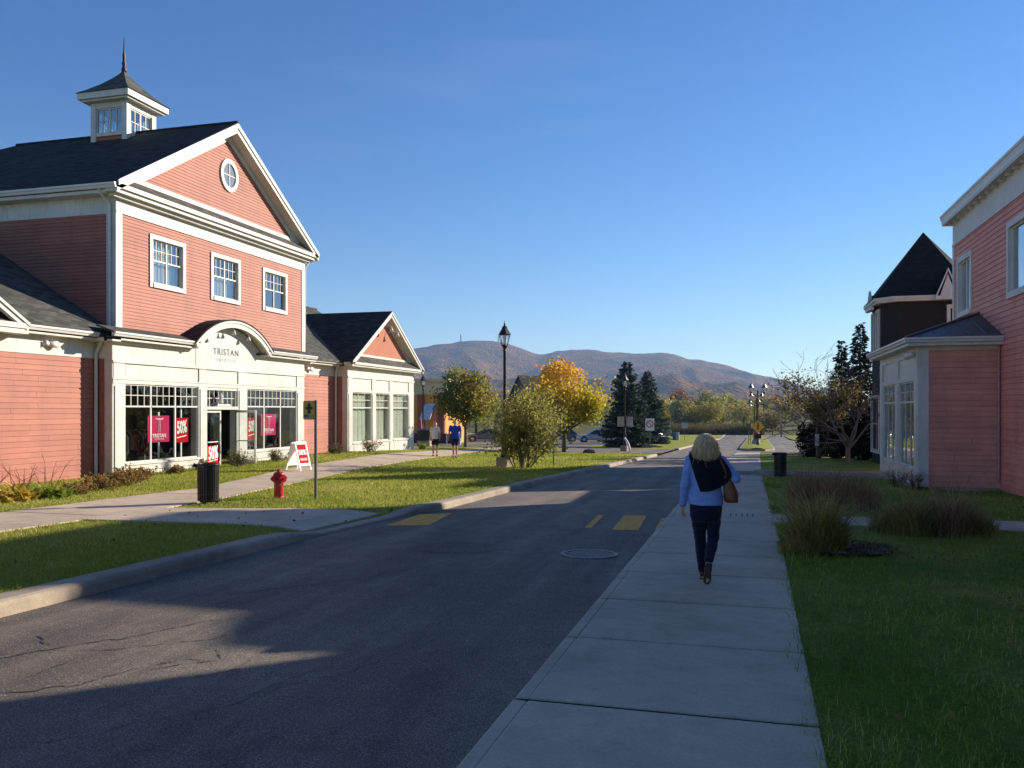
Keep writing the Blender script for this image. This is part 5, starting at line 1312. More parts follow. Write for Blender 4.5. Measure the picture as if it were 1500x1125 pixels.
def street_lamp(loc, label, h=5.9, base=True, rz=0):
    t = thing('street_lamp', label, 'street lamp', loc, rz, 'single lantern street lamps')
    zb = 0.0
    if base:
        q = MB(); q.lathe([(0.36, -0.1), (0.36, 0.36), (0.33, 0.40), (0.05, 0.41)], (0, 0, 0), 4, 0.5); q.build('concrete_base', M['kerb'], t, bevel=0.02); zb = 0.40
    q = MB(); q.lathe([(0.16, zb), (0.16, zb + 0.12), (0.11, zb + 0.25), (0.085, zb + 0.7), (0.095, zb + 0.75), (0.065, zb + 0.85), (0.055, h - 1.3), (0.07, h - 1.28), (0.07, h - 1.2), (0.05, h - 1.17)], (0, 0, 0), 12); q.build('pole', M['black'], t, smooth=True)
    lantern_parts(t, (0, 0, h - 1.18))
    return t
street_lamp((-9.35, 32.9, G(-9.35, 32.9)), 'tall black lantern lamp rising behind the leafy shrub in the middle of the lawn', 6.0)
street_lamp((-24.9, 63.4, G(-24.9, 63.4)), 'black lantern lamp in front of the ochre building, at the corner of the white pavilion', 5.9)
sp = street_lamp((-7.9, 59.0, G(-7.9, 59.0)), 'lamp post with two grey sign backs and a bent white pipe, before the spruces', 5.6)
q = MB(); q.box(-0.55, -0.08, 0.05, 0.07, 1.75, 2.45); q.box(0.08, 0.55, 0.05, 0.07, 1.75, 2.45); q.build('sign_plate', simple('grey_aluminium_sign_back', (0.42, 0.41, 0.38), 0.5), sp)
q = MB(); q.tube([(0.0, -0.15, 0.95), (0.25, -0.45, 0.65), (0.38, -0.5, 0.3), (0.42, -0.5, 0.0)], 0.07, 8); q.build('white_pipe', M['whiteprint'], sp, smooth=True)

def twin_lamp(loc, label):
    t = thing('twin_street_lamp', label, 'street lamp', loc, 0.0, 'twin lantern lamps along the median')
    q = MB(); q.lathe([(0.17, 0), (0.17, 0.15), (0.11, 0.3), (0.09, 0.8), (0.10, 0.85), (0.07, 0.95), (0.06, 5.2), (0.08, 5.22), (0.08, 5.32), (0.02, 5.4)], (0, 0, 0), 10); q.build('pole', M['black'], t, smooth=True)
    q = MB()
    for s in (-1, 1): q.tube([(0, 0, 4.6), (s * 0.3, 0, 4.95), (s * 0.55, 0, 4.9), (s * 0.62, 0, 5.02)], 0.03, 6)
    q.build('arm', M['black'], t)
    for s in (-1, 1): lantern_parts(t, (s * 0.62, 0, 5.0))
    return t
twin_lamp((1.62, 85, P0(85) + 0.1), 'nearest twin lantern lamp on the grass median, behind the yellow diamond sign')
twin_lamp((1.85, 106, P0(106) + 0.1), 'second twin lantern lamp on the median, right behind the nearest one')
twin_lamp((2.0, 130, P0(130) + 0.1), 'third twin lantern lamp on the median, half hidden by the two before it')
twin_lamp((2.3, 154, P0(154) + 0.1), 'farthest twin lantern lamp at the end of the median')

def post_sign(name, loc, label, h, plates, rz=0.0, group=None):
    t = thing(name, label, 'sign', loc, rz, group)
    q = MB(); q.tube([(0, 0, -0.05), (0, 0, h)], 0.03, 6); q.build('post', M['galv'], t)
    for p in plates:
        kind, z, s, mat = p
        q = MB()
        if kind == 'diamond': q.prism([(0, -0.05, z - s), (s, -0.05, z), (0, -0.05, z + s), (-s, -0.05, z)], (0, 0.012, 0))
        elif kind == 'disc': q.prism([(s * math.cos(2 * PI * k / 24), -0.05, z + s * math.sin(2 * PI * k / 24)) for k in range(24)], (0, 0.012, 0))
        else: q.box(-s, s, -0.05, -0.038, z - kind, z + kind)
        pl = q.build('plate', mat, t)
        yield_p.append((pl, z, s))
    return t
yield_p = []
wp = M['whiteprint']; redm = simple('red_sign_sheeting', (0.55, 0.03, 0.03), 0.5); yel = simple('yellow_sign_sheeting', (0.85, 0.42, 0.02), 0.5); blk = simple('black_symbol_print', (0.012, 0.012, 0.012), 0.5); gry = simple('grey_sign_back', (0.36, 0.37, 0.36), 0.5)
post_sign('small_post', (-7.73, 34.9, G(-7.73, 34.9)), 'short bare steel post on the grass right of the leafy shrub', 1.25, [])
post_sign('no_stopping_sign', (-7.19, 69.0, P0(69)), 'white and red prohibition sign on a thin post, just right of the near spruce', 2.45, [(0.5, 1.95, 0.36, wp)])
pl, z, s = yield_p[-1]
q = MB(); n = 24
for k in range(n):
    a, b = 2 * PI * k / n, 2 * PI * (k + 1) / n
    q.hexa([(r * math.cos(t_), yy, z + 0.05 + r * math.sin(t_)) for yy in (-0.056, -0.05) for r, t_ in ((0.22, a), (0.30, a), (0.30, b), (0.22, b))])
q.hexa([(-0.19, -0.057, z + 0.21), (-0.15, -0.057, z + 0.25), (0.19, -0.057, z - 0.11), (0.15, -0.057, z - 0.15), (-0.19, -0.05, z + 0.21), (-0.15, -0.05, z + 0.25), (0.19, -0.05, z - 0.11), (0.15, -0.05, z - 0.15)])
q.build('red_ring', redm, pl)
post_sign('back_of_sign', (-7.75, 91.2, P0(91.2)), 'grey sign back with an octagonal plate below it, between spruce and small white car', 2.6, [(0.45, 2.3, 0.35, gry), ('disc', 1.35, 0.45, gry)])
post_sign('back_of_sign', (-7.5, 118, P0(118)), 'small pale sign plate on a thin post on the far lawn left of the road', 2.5, [(0.4, 2.1, 0.42, gry)])
t = post_sign('pedestrian_sign', (1.5, 78.5, P0(78.5) + 0.1), 'yellow diamond pedestrian crossing sign at the near end of the median', 2.2, [('diamond', 1.75, 0.58, yel), (0.22, 0.9, 0.3, blk)])
pl, z, s = yield_p[-2]
q = MB(); q.tube([(0.02, -0.055, 1.98), (0.0, -0.055, 1.72)], 0.05, 6); q.lathe([(0.02, 2.0), (0.055, 2.05), (0.02, 2.11)], (0.02, -0.055, 0), 8)
for e in (-1, 1): q.tube([(0.0, -0.055, 1.74), (e * 0.09, -0.055, 1.45)], 0.03, 5); q.tube([(0.01, -0.055, 1.93), (e * 0.13, -0.055, 1.78)], 0.022, 5)
q.build('walker_symbol', blk, pl)
post_sign('back_of_sign', (0.75, 84.0, P0(84)), 'small brown plate on a thin post left of the yellow diamond sign', 2.3, [(0.25, 1.95, 0.25, simple('brown_plate', (0.2, 0.1, 0.04), 0.6))])
post_sign('back_of_sign', (1.0, 92.0, P0(92)), 'small pale plate on a thin post right beside the yellow diamond sign', 2.3, [(0.25, 2.0, 0.22, wp)])
post_sign('narrow_sign', (4.05, 48.9, P0(48.9)), 'narrow white sign on a thin post before the bare tree', 1.75, [(0.32, 1.05, 0.13, wp)], math.radians(35))
post_sign('white_marker_post', (6.3, 88, P0(88)), 'short white marker post by the far right roadway', 1.1, [], 0)
t = thing('red_pillar', 'red pillar on a pale blue base standing on the median under the yellow sign', 'pillar', (1.55, 90, P0(90) + 0.1))
q = MB(); q.lathe([(0.42, -0.1), (0.40, 0.35), (0.30, 0.42)], (0, 0, 0), 8); q.build('base', simple('pale_blue_base_paint', (0.22, 0.28, 0.42), 0.6), t)
q = MB(); q.lathe([(0.28, 0.42), (0.30, 0.8), (0.24, 0.95), (0.34, 1.0), (0.30, 1.2), (0.10, 1.32)], (0, 0, 0), 10); q.build('pillar', M['red'], t)

def manhole():
    t = thing('manhole_cover', 'round ribbed iron manhole cover in the road beside the pavement', 'manhole cover', (-2.0, 11.3, P0(11.3) + RZ + 0.004))
    t.rotation_euler = (math.atan(-0.0229), 0, 0)
    iron = simple('worn_rusty_iron', (0.24, 0.19, 0.165), 0.55, 0.35, 12, metal=0.5)
    q = MB(); n = 32
    for r0, r1 in ((0.34, 0.40),):
        for k in range(n):
            a, b = 2 * PI * k / n, 2 * PI * (k + 1) / n
            q.hexa([(r * math.cos(x), r * math.sin(x), zz) for zz in (-0.01, 0.012) for r, x in ((r0, a), (r1, a), (r1, b), (r0, b))])
    q.build('ring', iron, t)
    q = MB(); q.lathe([(0.33, -0.01), (0.33, 0.002)], (0, 0, 0), 32)
    for i in range(-6, 7):
        for j in range(-6, 7):
            x, y = i * 0.05, j * 0.05
            if x * x + y * y < 0.31 ** 2: q.box(x - 0.016, x + 0.016, y - 0.016, y + 0.016, 0.002, 0.010)
    q.build('cover', iron, t)
manhole()
q = MB()
for k in range(5):
    x = -0.18 + k * 0.1; q.box(x - 0.012, x + 0.012, 15.9, 16.35, P0(16) - 0.004, P0(16) + 0.0035)
q.build('pavement_groove', M['tar'])['kind'] = 'structure'
# ------------------------------------------------------------------ vegetation
def np_mesh(name, V, nv, mat, uvx, parent=None, label=None):
    """V: (n, nv*?,3) array of quads; uvx one value per quad"""
    n = V.shape[0]; me = bpy.data.meshes.new(name)
    me.vertices.add(n * nv); me.vertices.foreach_set('co', V.reshape(-1).astype(np.float32))
    me.loops.add(n * nv); me.loops.foreach_set('vertex_index', np.arange(n * nv, dtype=np.int32))
    me.polygons.add(n); me.polygons.foreach_set('loop_start', np.arange(0, n * nv, nv, dtype=np.int32))
    me.polygons.foreach_set('loop_total', np.full(n, nv, dtype=np.int32))
    me.update(calc_edges=True)
    uv = me.uv_layers.new(name='UVMap'); d = np.zeros((n * nv, 2), dtype=np.float32)
    d[:, 0] = np.repeat(np.clip(uvx, 0.001, 0.999), nv); d[:, 1] = 0.5
    uv.data.foreach_set('uv', d.reshape(-1))
    return link_mesh(name, me, mat, parent)

def unit(a): return a / np.maximum(1e-9, np.linalg.norm(a, axis=-1, keepdims=True))

def leaf_quads(C, size, rng, ratio=0.6, upbias=0.3):
    n = len(C); nrm = unit(rng.normal(size=(n, 3)) + np.array([0, 0, upbias])); a = unit(np.cross(nrm, unit(rng.normal(size=(n, 3))))); b = np.cross(nrm, a)
    s = (size * rng.uniform(0.6, 1.35, size=(n, 1)))
    return np.stack([C - a * s * 0.5, C + b * s * 0.5 * ratio + nrm * s * 0.08, C + a * s * 0.5, C - b * s * 0.5 * ratio + nrm * s * 0.08], axis=1)

def blade_quads(B, h, wd, lean, rng, seg=2):
    """B (n,3) bases -> curved blades as seg quads each"""
    n = len(B); th = rng.uniform(0, 2 * PI, n); d = np.stack([np.cos(th), np.sin(th), np.zeros(n)], 1); side = np.stack([-np.sin(th), np.cos(th), np.zeros(n)], 1)
    out = []
    h = np.broadcast_to(h, (n,)); lean = np.broadcast_to(lean, (n,)); wd = np.broadcast_to(wd, (n,))
    def pt(t):
        return B + d * (lean * h * t ** 1.9)[:, None] + np.array([0, 0, 1.0]) * (h * t * (1 - 0.25 * np.minimum(1, lean) * t))[:, None]
    ts = np.linspace(0, 1, seg + 1)
    for k in range(seg):
        p0, p1 = pt(ts[k]), pt(ts[k + 1]); w0 = (wd * (1 - ts[k]) ** 0.7)[:, None] * 0.5; w1 = (wd * max(0.05, 1 - ts[k + 1]) ** 0.7)[:, None] * 0.5
        out.append(np.stack([p0 - side * w0, p0 + side * w0, p1 + side * w1, p1 - side * w1], axis=1))
    return out

def lawn_grass():
    r = np.random.default_rng(3)
    # right lawn, near the camera and in the shade
    n = 400000; X = r.uniform(0.3, 13, n); Y = r.uniform(1.8, 29, n)
    dd = -X * SN + Y * CS; keep = (r.uniform(size=n) < np.clip((4.0 / np.maximum(dd, 1)) ** 1.35, 0.02, 1)) & (X > np.interp(Y, SRy, SRx) - 0.05 + 0.10 * np.sin(Y * 9) * np.sin(Y * 2.3) * np.sin(Y * 31))
    keep &= ~((Y > 14.95) & (Y < 16.6)) & ~((X > XR - 0.1) & (Y > 0)) & ~((X > 4.55) & (Y > 24.7)) & (np.abs((X * CS + Y * SN) / dd) < 0.72)
    X, Y, dd = X[keep], Y[keep], dd[keep]; Z = -1.61 - 0.0229 * Y
    h = r.uniform(0.03, 0.085, len(X)) * (0.7 + 0.5 * np.sin(X * 1.7 + 1) * np.sin(Y * 1.3) ** 2 + 0.3); w_ = 0.0045 * np.maximum(1, dd / 5)
    q = blade_quads(np.stack([X, Y, Z], 1), h, w_, r.uniform(0.2, 1.3, len(X)), r)
    u = np.clip(r.beta(2, 3, len(X)) + 0.13 * np.sin(X * 1.9 + 0.6 * np.sin(Y * 1.4)) * np.sin(Y * 1.7 + X) + 0.30 * np.sin(X * 0.9 + 2) * np.sin(Y * 0.7) + 0.1 * np.sin(X * 3.1) * np.sin(Y * 2.7 + 1), 0, 1)
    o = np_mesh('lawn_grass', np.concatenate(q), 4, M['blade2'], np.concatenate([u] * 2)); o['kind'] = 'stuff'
    # left lawns
    n = 520000; Y = r.uniform(3, 60, n); X = r.uniform(-19, -4.9, n)
    dd = -X * SN + Y * CS; kx = np.interp(Y, KY, KX) - 0.30 + 0.03 * np.sin(Y * 7)
    pn = np.interp(Y, [-12, 10, 14.7, 20, 27.7, 37.7, 46.1, 60], [-10.5, -10.6, -10.75, -11.9, -13.4, -14.0, -14.6, -15.2]); pf = np.interp(Y, [-12, 12, 14.8, 18.2, 25.9, 32.8, 44, 60], [-12.7, -12.85, -13.1, -13.3, -15.2, -15.8, -16.3, -17])
    slo = np.interp(X, [-10.9, -7.2, -6.72], [11.55, 11.9, 11.95]); shi = np.interp(X, [-10.9, -7.2, -6.72], [13.7, 14.75, 14.85])
    keep = (X < kx) & ~((X < pn - 0.0) & (X > pf)) & ~((X > -11) & (Y > slo) & (Y < shi)) & (r.uniform(size=n) < np.clip((10 / dd) ** 1.1, 0.05, 1)) & ~((X > -13.2) & (Y > 54)) & (X > np.where((Y > 20.8) & (Y < 32.8), -18.2, -18.8)) & ~((Y > 36.5) & (Y < 45.3) & (X < -18.2))
    X, Y, dd = X[keep], Y[keep], dd[keep]; Z = np.array([lawn_z(a, b) for a, b in zip(X, Y)])
    h = r.uniform(0.03, 0.085, len(X)); w_ = 0.0065 * np.maximum(1, dd / 8)
    q = blade_quads(np.stack([X, Y, Z], 1), h, w_, r.uniform(0.2, 1.2, len(X)), r)
    u = np.clip(r.beta(2, 2.4, len(X)) + 0.25 * np.sin(X * 0.8) * np.sin(Y * 0.55) + 0.12 * np.sin(X * 2.9 + 1) * np.sin(Y * 2.2), 0, 1)
    o = np_mesh('lawn_grass', np.concatenate(q), 4, M['blade'], np.concatenate([u] * 2)); o['kind'] = 'stuff'
    # fallen leaves
    n = 420; side = r.uniform(size=n) < 0.35
    X = np.where(side, r.uniform(0.45, 6, n), r.uniform(-10.5, -6.6, n)); Y = np.where(side, r.uniform(3, 22, n), r.uniform(4, 52, n))
    Z = np.array([lawn_z(a, b) if a < 0 else P0(b) for a, b in zip(X, Y)]) + 0.035
    o = np_mesh('fallen_leaves', leaf_quads(np.stack([X, Y, Z], 1), 0.055, r, 0.7, 0.8), 4, leaf_mat('dry_fallen_leaves', [(0, (0.16, 0.07, 0.02)), (0.5, (0.26, 0.15, 0.04)), (1, (0.34, 0.26, 0.13))], 0.8, 0), r.uniform(size=n)); o['kind'] = 'stuff'
lawn_grass()
def joint_weeds():
    r = np.random.default_rng(8); B = []
    for y in js:
        if 2.5 < y < 20:
            for side, n in ((SR(y) - 0.06, 22), (SR(y) - 0.35, 5), (SL(y) + 0.3, 4)): B.append(np.stack([side + r.normal(size=n) * 0.09, y + r.normal(size=n) * 0.012, np.full(n, P0(y) - 0.03)], 1))
    B = np.concatenate(B); q = blade_quads(B, r.uniform(0.03, 0.085, len(B)), 0.005, r.uniform(0.3, 1.4, len(B)), r); u = r.beta(2, 3, len(B))
    np_mesh('joint_weeds', np.concatenate(q), 4, M['blade2'], np.concatenate([u] * 2))['kind'] = 'stuff'
joint_weeds()

def clump(name, loc, label, cat, h, rad, n, mat, lean, wd, seed, group=None, spread=1.0, sx=1.0):
    r = np.random.default_rng(seed); a = r.uniform(0, 2 * PI, n); rr = rad * np.sqrt(r.uniform(size=n)) * 0.5
    B = np.stack([rr * np.cos(a) * sx, rr * np.sin(a), np.full(n, -0.03)], 1)
    q = blade_quads(B, h * r.uniform(0.35, 1.0, n) * (1 - 0.45 * (2 * rr / rad) ** 2), wd * r.uniform(0.6, 1.3, n), lean * r.uniform(0.3, 1.2, n), r, 4)
    u = r.beta(2, 2, n)
    o = np_mesh(name, np.concatenate(q), 4, mat, np.concatenate([u] * 4)); o.location = loc
    return tag(o, label, cat, group)
def twig_shrub(name, loc, label, cat, h, rad, stems, leaves, lmat, lsize, seed, bark=None, group=None, sx=1.0, kids=4, upright=1.0):
    rng = random.Random(seed); r = np.random.default_rng(seed)
    t = thing(name, label, cat, loc, 0, group); mb = MB(); tips = []
    def br(p, d, L, rad_, lev):
        pts = [p]; dd = Vector(d); n = 4
        for i in range(n):
            dd = (dd + Vector((rng.gauss(0, .16), rng.gauss(0, .16), rng.gauss(0.03, .1)))).normalized(); p = p + dd * (L / n); pts.append(p)
            if lev < 2: tips.append(p)
        mb.tube(pts, [rad_ * (1 - 0.7 * i / n) for i in range(n + 1)], 4 if lev else 3, False)
        if lev:
            for k in range(kids):
                q = pts[rng.randint(1, n)]; e = (dd + Vector((rng.gauss(0, .55), rng.gauss(0, .55), rng.gauss(0.1, .35)))).normalized()
                br(q, e, L * rng.uniform(0.4, 0.62), rad_ * 0.5, lev - 1)
    for k in range(stems):
        a = rng.uniform(0, 2 * PI); s = rng.uniform(0, 1); tl = 0.75 * s / upright
        d = Vector((math.cos(a) * tl * sx, math.sin(a) * tl, 1)).normalized()
        br(Vector((math.cos(a) * rad * 0.22 * s * sx, math.sin(a) * rad * 0.22 * s, -0.05)), d, h * rng.uniform(0.55, 0.72), 0.006 + 0.006 * h, 2)
    mb.build('stems', bark or M['bark'], t, fix=False)
    if leaves:
        T_ = np.array([tuple(p) for p in tips]); C = T_[r.integers(0, len(T_), leaves)] + r.normal(size=(leaves, 3)) * (0.05 * max(h, 0.5))
        C[:, 2] = np.maximum(C[:, 2], 0.01)
        np_mesh('foliage', leaf_quads(C, lsize, r), 4, lmat, np.clip(r.beta(2, 2, leaves) * 0.8 + 0.2 * C[:, 2] / h, 0, 1), t)
    return t

gold = leaf_mat('golden_grass_blades', [(0, (0.13, 0.12, 0.03)), (0.4, (0.32, 0.27, 0.06)), (0.75, (0.58, 0.44, 0.13)), (1, (0.75, 0.58, 0.30))], 0.6, 0.4)
clump('ornamental_grass', (0.98, 11.75, P0(11.75)), 'tall arching yellow green grass clump at the edge of the right pavement', 'ornamental grass', 1.18, 0.68, 1600, gold, 1.0, 0.018, 21)
clump('ornamental_grass', (0.72, 11.35, P0(11.35)), 'low fringe of dry grass at the foot of the tall grass clump, by the pavement', 'ornamental grass', 0.42, 0.5, 700, gold, 0.9, 0.010, 22)
redtwig = leaf_mat('dull_maroon_shrub_leaves', [(0, (0.14, 0.07, 0.05)), (0.6, (0.36, 0.19, 0.14)), (1, (0.48, 0.32, 0.18))], 0.7, 0.2)
olive = leaf_mat('olive_shrub_leaves', [(0, (0.06, 0.06, 0.025)), (0.6, (0.17, 0.15, 0.05)), (1, (0.36, 0.27, 0.11))], 0.7, 0.25)
tanb = leaf_mat('russet_grass_stems', [(0, (0.14, 0.07, 0.045)), (0.5, (0.38, 0.20, 0.12)), (0.85, (0.60, 0.38, 0.20)), (1, (0.85, 0.64, 0.36))], 0.8, 0.35)
oliveb = leaf_mat('olive_grass_stems', [(0, (0.10, 0.09, 0.03)), (0.5, (0.30, 0.25, 0.08)), (0.85, (0.50, 0.39, 0.14)), (1, (0.68, 0.52, 0.24))], 0.8, 0.35)
for k, (x, y, h, sd) in enumerate([(1.3, 18.4, 1.20, 31), (1.85, 18.1, 1.30, 32), (2.35, 18.0, 1.05, 33)]):
    clump('wispy_shrub', (x, y, P0(y)), ['russet wispy clump closest to the right pavement, behind the tall grass clump', 'russet wispy clump in the middle of the row behind the tall grass clump', 'russet wispy clump at the far right of the row behind the tall grass clump'][k], 'shrub', h, 0.7, 800, tanb, 0.6, 0.014, sd, 'russet clumps')
OL = ['olive wispy clump nearest the mulch, left end of the row before the garden path', 'tall olive wispy clump, second from the mulch in the row before the garden path', 'olive wispy clump in the middle of the row before the garden path', 'tall russet wispy clump, second from the right end of the row', 'small olive wispy clump at the right end of the row by the garden path']
for k, (x, y, h, sd) in enumerate([(2.25, 14.35, 0.72, 41), (2.55, 14.0, 1.10, 42), (2.85, 14.45, 0.85, 43), (3.10, 14.05, 1.22, 45), (3.45, 14.35, 0.80, 46)]):
    clump('wispy_shrub', (x, y, P0(y)), OL[k], 'shrub', h, 0.55, 620, oliveb if k % 2 == 0 else tanb if k == 3 else oliveb, 0.95, 0.013, sd, 'olive clumps by the garden path')
clump('ornamental_grass', (3.75, 15.0, P0(15)), 'short yellowish grass tuft at the right end of the olive clumps', 'ornamental grass', 0.45, 0.5, 500, gold, 0.8, 0.010, 44)
for k, (x, y) in enumerate([(4.45, 24.4), (4.2, 25.6)]):
    twig_shrub('low_shrub', (x, y, P0(y)), ['thin dry shrub at the near corner of the white bay', 'thin dry shrub in front of the near bay window'][k], 'shrub', 0.6, 0.7, 16, 260, redtwig, 0.04, 46 + k)
def mulch(cx, cy, rx, ry, n=26):
    q = MB(); q.face([(cx + rx * math.cos(2 * PI * k / n) * (1 + 0.1 * math.sin(3 * k)), cy + ry * math.sin(2 * PI * k / n), P0(cy + ry * math.sin(2 * PI * k / n)) + 0.02) for k in range(n)])
    q.build('mulch_bed', M['mulch'])['kind'] = 'structure'
mulch(1.25, 12.0, 0.66, 0.7)
r_ = np.random.default_rng(77); n_ = 900; a_ = r_.uniform(0, 2 * PI, n_); q_ = np.sqrt(r_.uniform(size=n_))
X_ = 1.25 + 0.78 * q_ * np.cos(a_); Y_ = 12.0 + 0.78 * q_ * np.sin(a_)
np_mesh('mulch_chips', leaf_quads(np.stack([X_, Y_, -1.6 - 0.0229 * Y_ + 0.035], 1), 0.06, r_, 0.4, 1.2), 4, leaf_mat('bark_chips', [(0, (0.06, 0.04, 0.03)), (1, (0.26, 0.18, 0.13))], 0.9, 0), r_.uniform(size=n_))['kind'] = 'stuff'

hosta_y = leaf_mat('yellowing_hosta_leaves', [(0, (0.26, 0.20, 0.03)), (0.5, (0.58, 0.43, 0.06)), (1, (0.80, 0.66, 0.18))], 0.5, 0.45)
hosta_g = leaf_mat('green_hosta_leaves', [(0, (0.09, 0.17, 0.02)), (0.5, (0.24, 0.34, 0.04)), (1, (0.55, 0.52, 0.12))], 0.5, 0.45)
brush = leaf_mat('rusty_groundcover_leaves', [(0, (0.11, 0.10, 0.025)), (0.5, (0.30, 0.21, 0.055)), (0.8, (0.38, 0.17, 0.06)), (1, (0.52, 0.38, 0.14))], 0.7, 0.4)
gz = lambda x, y: G(x, y)
for k, (x, y, m_) in enumerate([(-14.9, 12.5, hosta_y), (-14.8, 13.3, hosta_y), (-14.7, 14.1, hosta_y), (-14.6, 14.95, hosta_g)]):
    clump('hosta', (x, y, gz(x, y)), ['yellow hosta clump cut by the left picture edge', 'yellow hosta clump, second from the left edge', 'yellow hosta clump beside the green one', 'green hosta clump at the right end of the hosta row'][k], 'hosta', 0.58, 0.8, 130, m_, 1.25, 0.17, 50 + k, 'hostas before the salmon wing')
for k, (x, y, h, w_) in enumerate([(-15.0, 16.2, 0.32, 1.1), (-15.4, 17.3, 0.42, 1.2), (-15.9, 18.4, 0.45, 1.2), (-16.4, 19.5, 0.45, 1.2), (-16.9, 20.6, 0.38, 1.1)]):
    twig_shrub('groundcover_shrub', (x, y, gz(x, y)), ['low rusty shrub right next to the green hosta', 'low rusty shrub, second after the green hosta', 'low rusty shrub midway between hosta and shop corner', 'low rusty shrub before the wing downspout', 'low rusty shrub at the white shop corner'][k], 'shrub', h, w_, 26, 900, brush, 0.07, 60 + k, None, 'rusty shrubs before the wing', 1.3)
for k, (x, y, h, w_) in enumerate([(-17.3, 22.6, 0.30, 0.9), (-17.4, 24.2, 0.34, 0.9), (-17.3, 26.05, 0.62, 1.0), (-17.5, 29.0, 0.5, 1.1), (-17.6, 30.8, 0.36, 1.0), (-17.9, 34.6, 0.5, 1.0), (-17.3, 36.9, 0.7, 1.2), (-17.4, 44.3, 0.4, 1.2)]):
    twig_shrub('flower_bed_plant', (x, y, gz(x, y)), ['low dry plant under the left end of the left shop window', 'low dry plant under the right end of the left shop window', 'bushy plant with upright stalks beside the shop door', 'green brown plant right of the open door leaf', 'low plant under the right end of the right shop window', 'low plant at the link wall behind the hydrant sign', 'dry flower heads at the near corner of the pavilion', 'low green plant at the far corner of the pavilion'][k], 'garden plant', h, w_, 24, 700, brush if k in (0, 1, 6) else olive if k != 7 else hosta_g, 0.06, 70 + k, None, 'plants along the shop fronts', 1.0, 4, 1.3)
redstem = simple('reddish_bare_stems', (0.22, 0.07, 0.04), 0.8)
for k, (x, y) in enumerate([(-16.2, 14.6), (-16.0, 15.6), (-16.4, 16.6)]):
    twig_shrub('bare_stalks', (x, y, gz(x, y)), ['thin bare reddish stalks near the left picture edge', 'thin bare reddish stalks behind the green hosta', 'thin bare reddish stalks leaning right before the salmon wall'][k], 'dry plant', 1.15, 1.2, 7, 0, None, 0.05, 90 + k, redstem, 'bare stalks before the salmon wall', 1.0, 1, 1.2)

# ---- trees
RMIN = 0.008
def branch_tree(name, loc, label, cat, seed, trunk_h, r0, L1, kids, levels, spread, bark, wander=0.16, up=0.06, forks=None, group=None, lean=(0, 0)):
    rng = random.Random(seed); t = thing(name, label, cat, loc, 0, group); mb = MB(); tips = []
    def grow(p, d, L, r, lev):
        n = 5 if lev >= levels - 1 else 4; pts = [p]; rr = [r]; dd = Vector(d)
        for i in range(n):
            dd = (dd + Vector((rng.gauss(0, wander), rng.gauss(0, wander), rng.gauss(up, wander * 0.7)))).normalized(); p = p + dd * (L / n); pts.append(p); rr.append(r * (1 - 0.62 * (i + 1) / n))
            if lev <= 1: tips.append(p)
        mb.tube(pts, [max(q_, RMIN) for q_ in rr], 7 if lev >= levels - 1 else 4 if lev else 3, False)
        if lev:
            for k in range(kids[levels - lev]):
                i = rng.randint(1, n) if k else n; ax = Vector((rng.gauss(0, 1), rng.gauss(0, 1), rng.gauss(0, .5)))
                e = (dd + ax.normalized() * spread * rng.uniform(0.6, 1.2)).normalized()
                grow(pts[i], e, L * rng.uniform(0.52, 0.78), rr[i] * rng.uniform(0.55, 0.8), lev - 1)
    top = Vector((lean[0], lean[1], trunk_h))
    pts = [Vector((0, 0, -0.15)), Vector((0.0, 0, 0.08)), Vector((lean[0] * 0.3, lean[1] * 0.3, trunk_h * 0.5)), top]
    mb.tube(pts, [r0 * 1.5, r0 * 1.1, r0 * 0.95, r0 * 0.85], 10, False)
    forks = forks or 5
    for k in range(forks):
        a = 2 * PI * (k + rng.uniform(-0.3, 0.3)) / forks; tl = rng.uniform(0.35, 1.0) * spread
        d = Vector((math.cos(a) * tl, math.sin(a) * tl, 1.0)).normalized()
        grow(top - Vector((0, 0, rng.uniform(0, 0.25) * trunk_h)), d, L1 * rng.uniform(0.8, 1.15), r0 * rng.uniform(0.45, 0.65), levels)
    mb.build('trunk', bark, t, fix=False, smooth=True)
    return t, np.array([tuple(p) for p in tips])

def crown(t, tips, n, size, mat, seed, sig, colf, extra=None, name='crown'):
    r = np.random.default_rng(seed); C = tips[r.integers(0, len(tips), n)] + r.normal(size=(n, 3)) * sig
    if extra is not None: C = np.concatenate([C, extra(r)])
    return np_mesh(name, leaf_quads(C, size, r, 0.7), 4, mat, np.clip(colf(C, r), 0, 1), t)

maple = leaf_mat('turning_maple_leaves', [(0, (0.16, 0.19, 0.02)), (0.3, (0.42, 0.38, 0.03)), (0.55, (0.66, 0.46, 0.04)), (0.8, (0.76, 0.36, 0.035)), (1, (0.66, 0.22, 0.04))], 0.55, 0.6)
greent = leaf_mat('green_autumn_tree_leaves', [(0, (0.055, 0.085, 0.018)), (0.4, (0.16, 0.19, 0.028)), (0.7, (0.30, 0.27, 0.04)), (0.9, (0.48, 0.28, 0.05)), (1, (0.55, 0.18, 0.05))], 0.55, 0.5)
t, tp = branch_tree('maple_tree', (-11.2, 53.8, G(-11.2, 53.8)), 'golden orange maple with green lower crown in the middle of the left lawn', 'tree', 5, 1.45, 0.15, 1.75, [4, 3, 3, 3], 3, 0.85, M['bark'], 0.14, 0.02, 7)
def mcol(C, r): return 0.10 + 0.135 * (C[:, 2] - 1.2) + 0.14 * np.sin(C[:, 0] * 1.7 + C[:, 2]) * np.cos(C[:, 1] * 1.9) - 0.03 * C[:, 0] + r.normal(size=len(C)) * 0.09
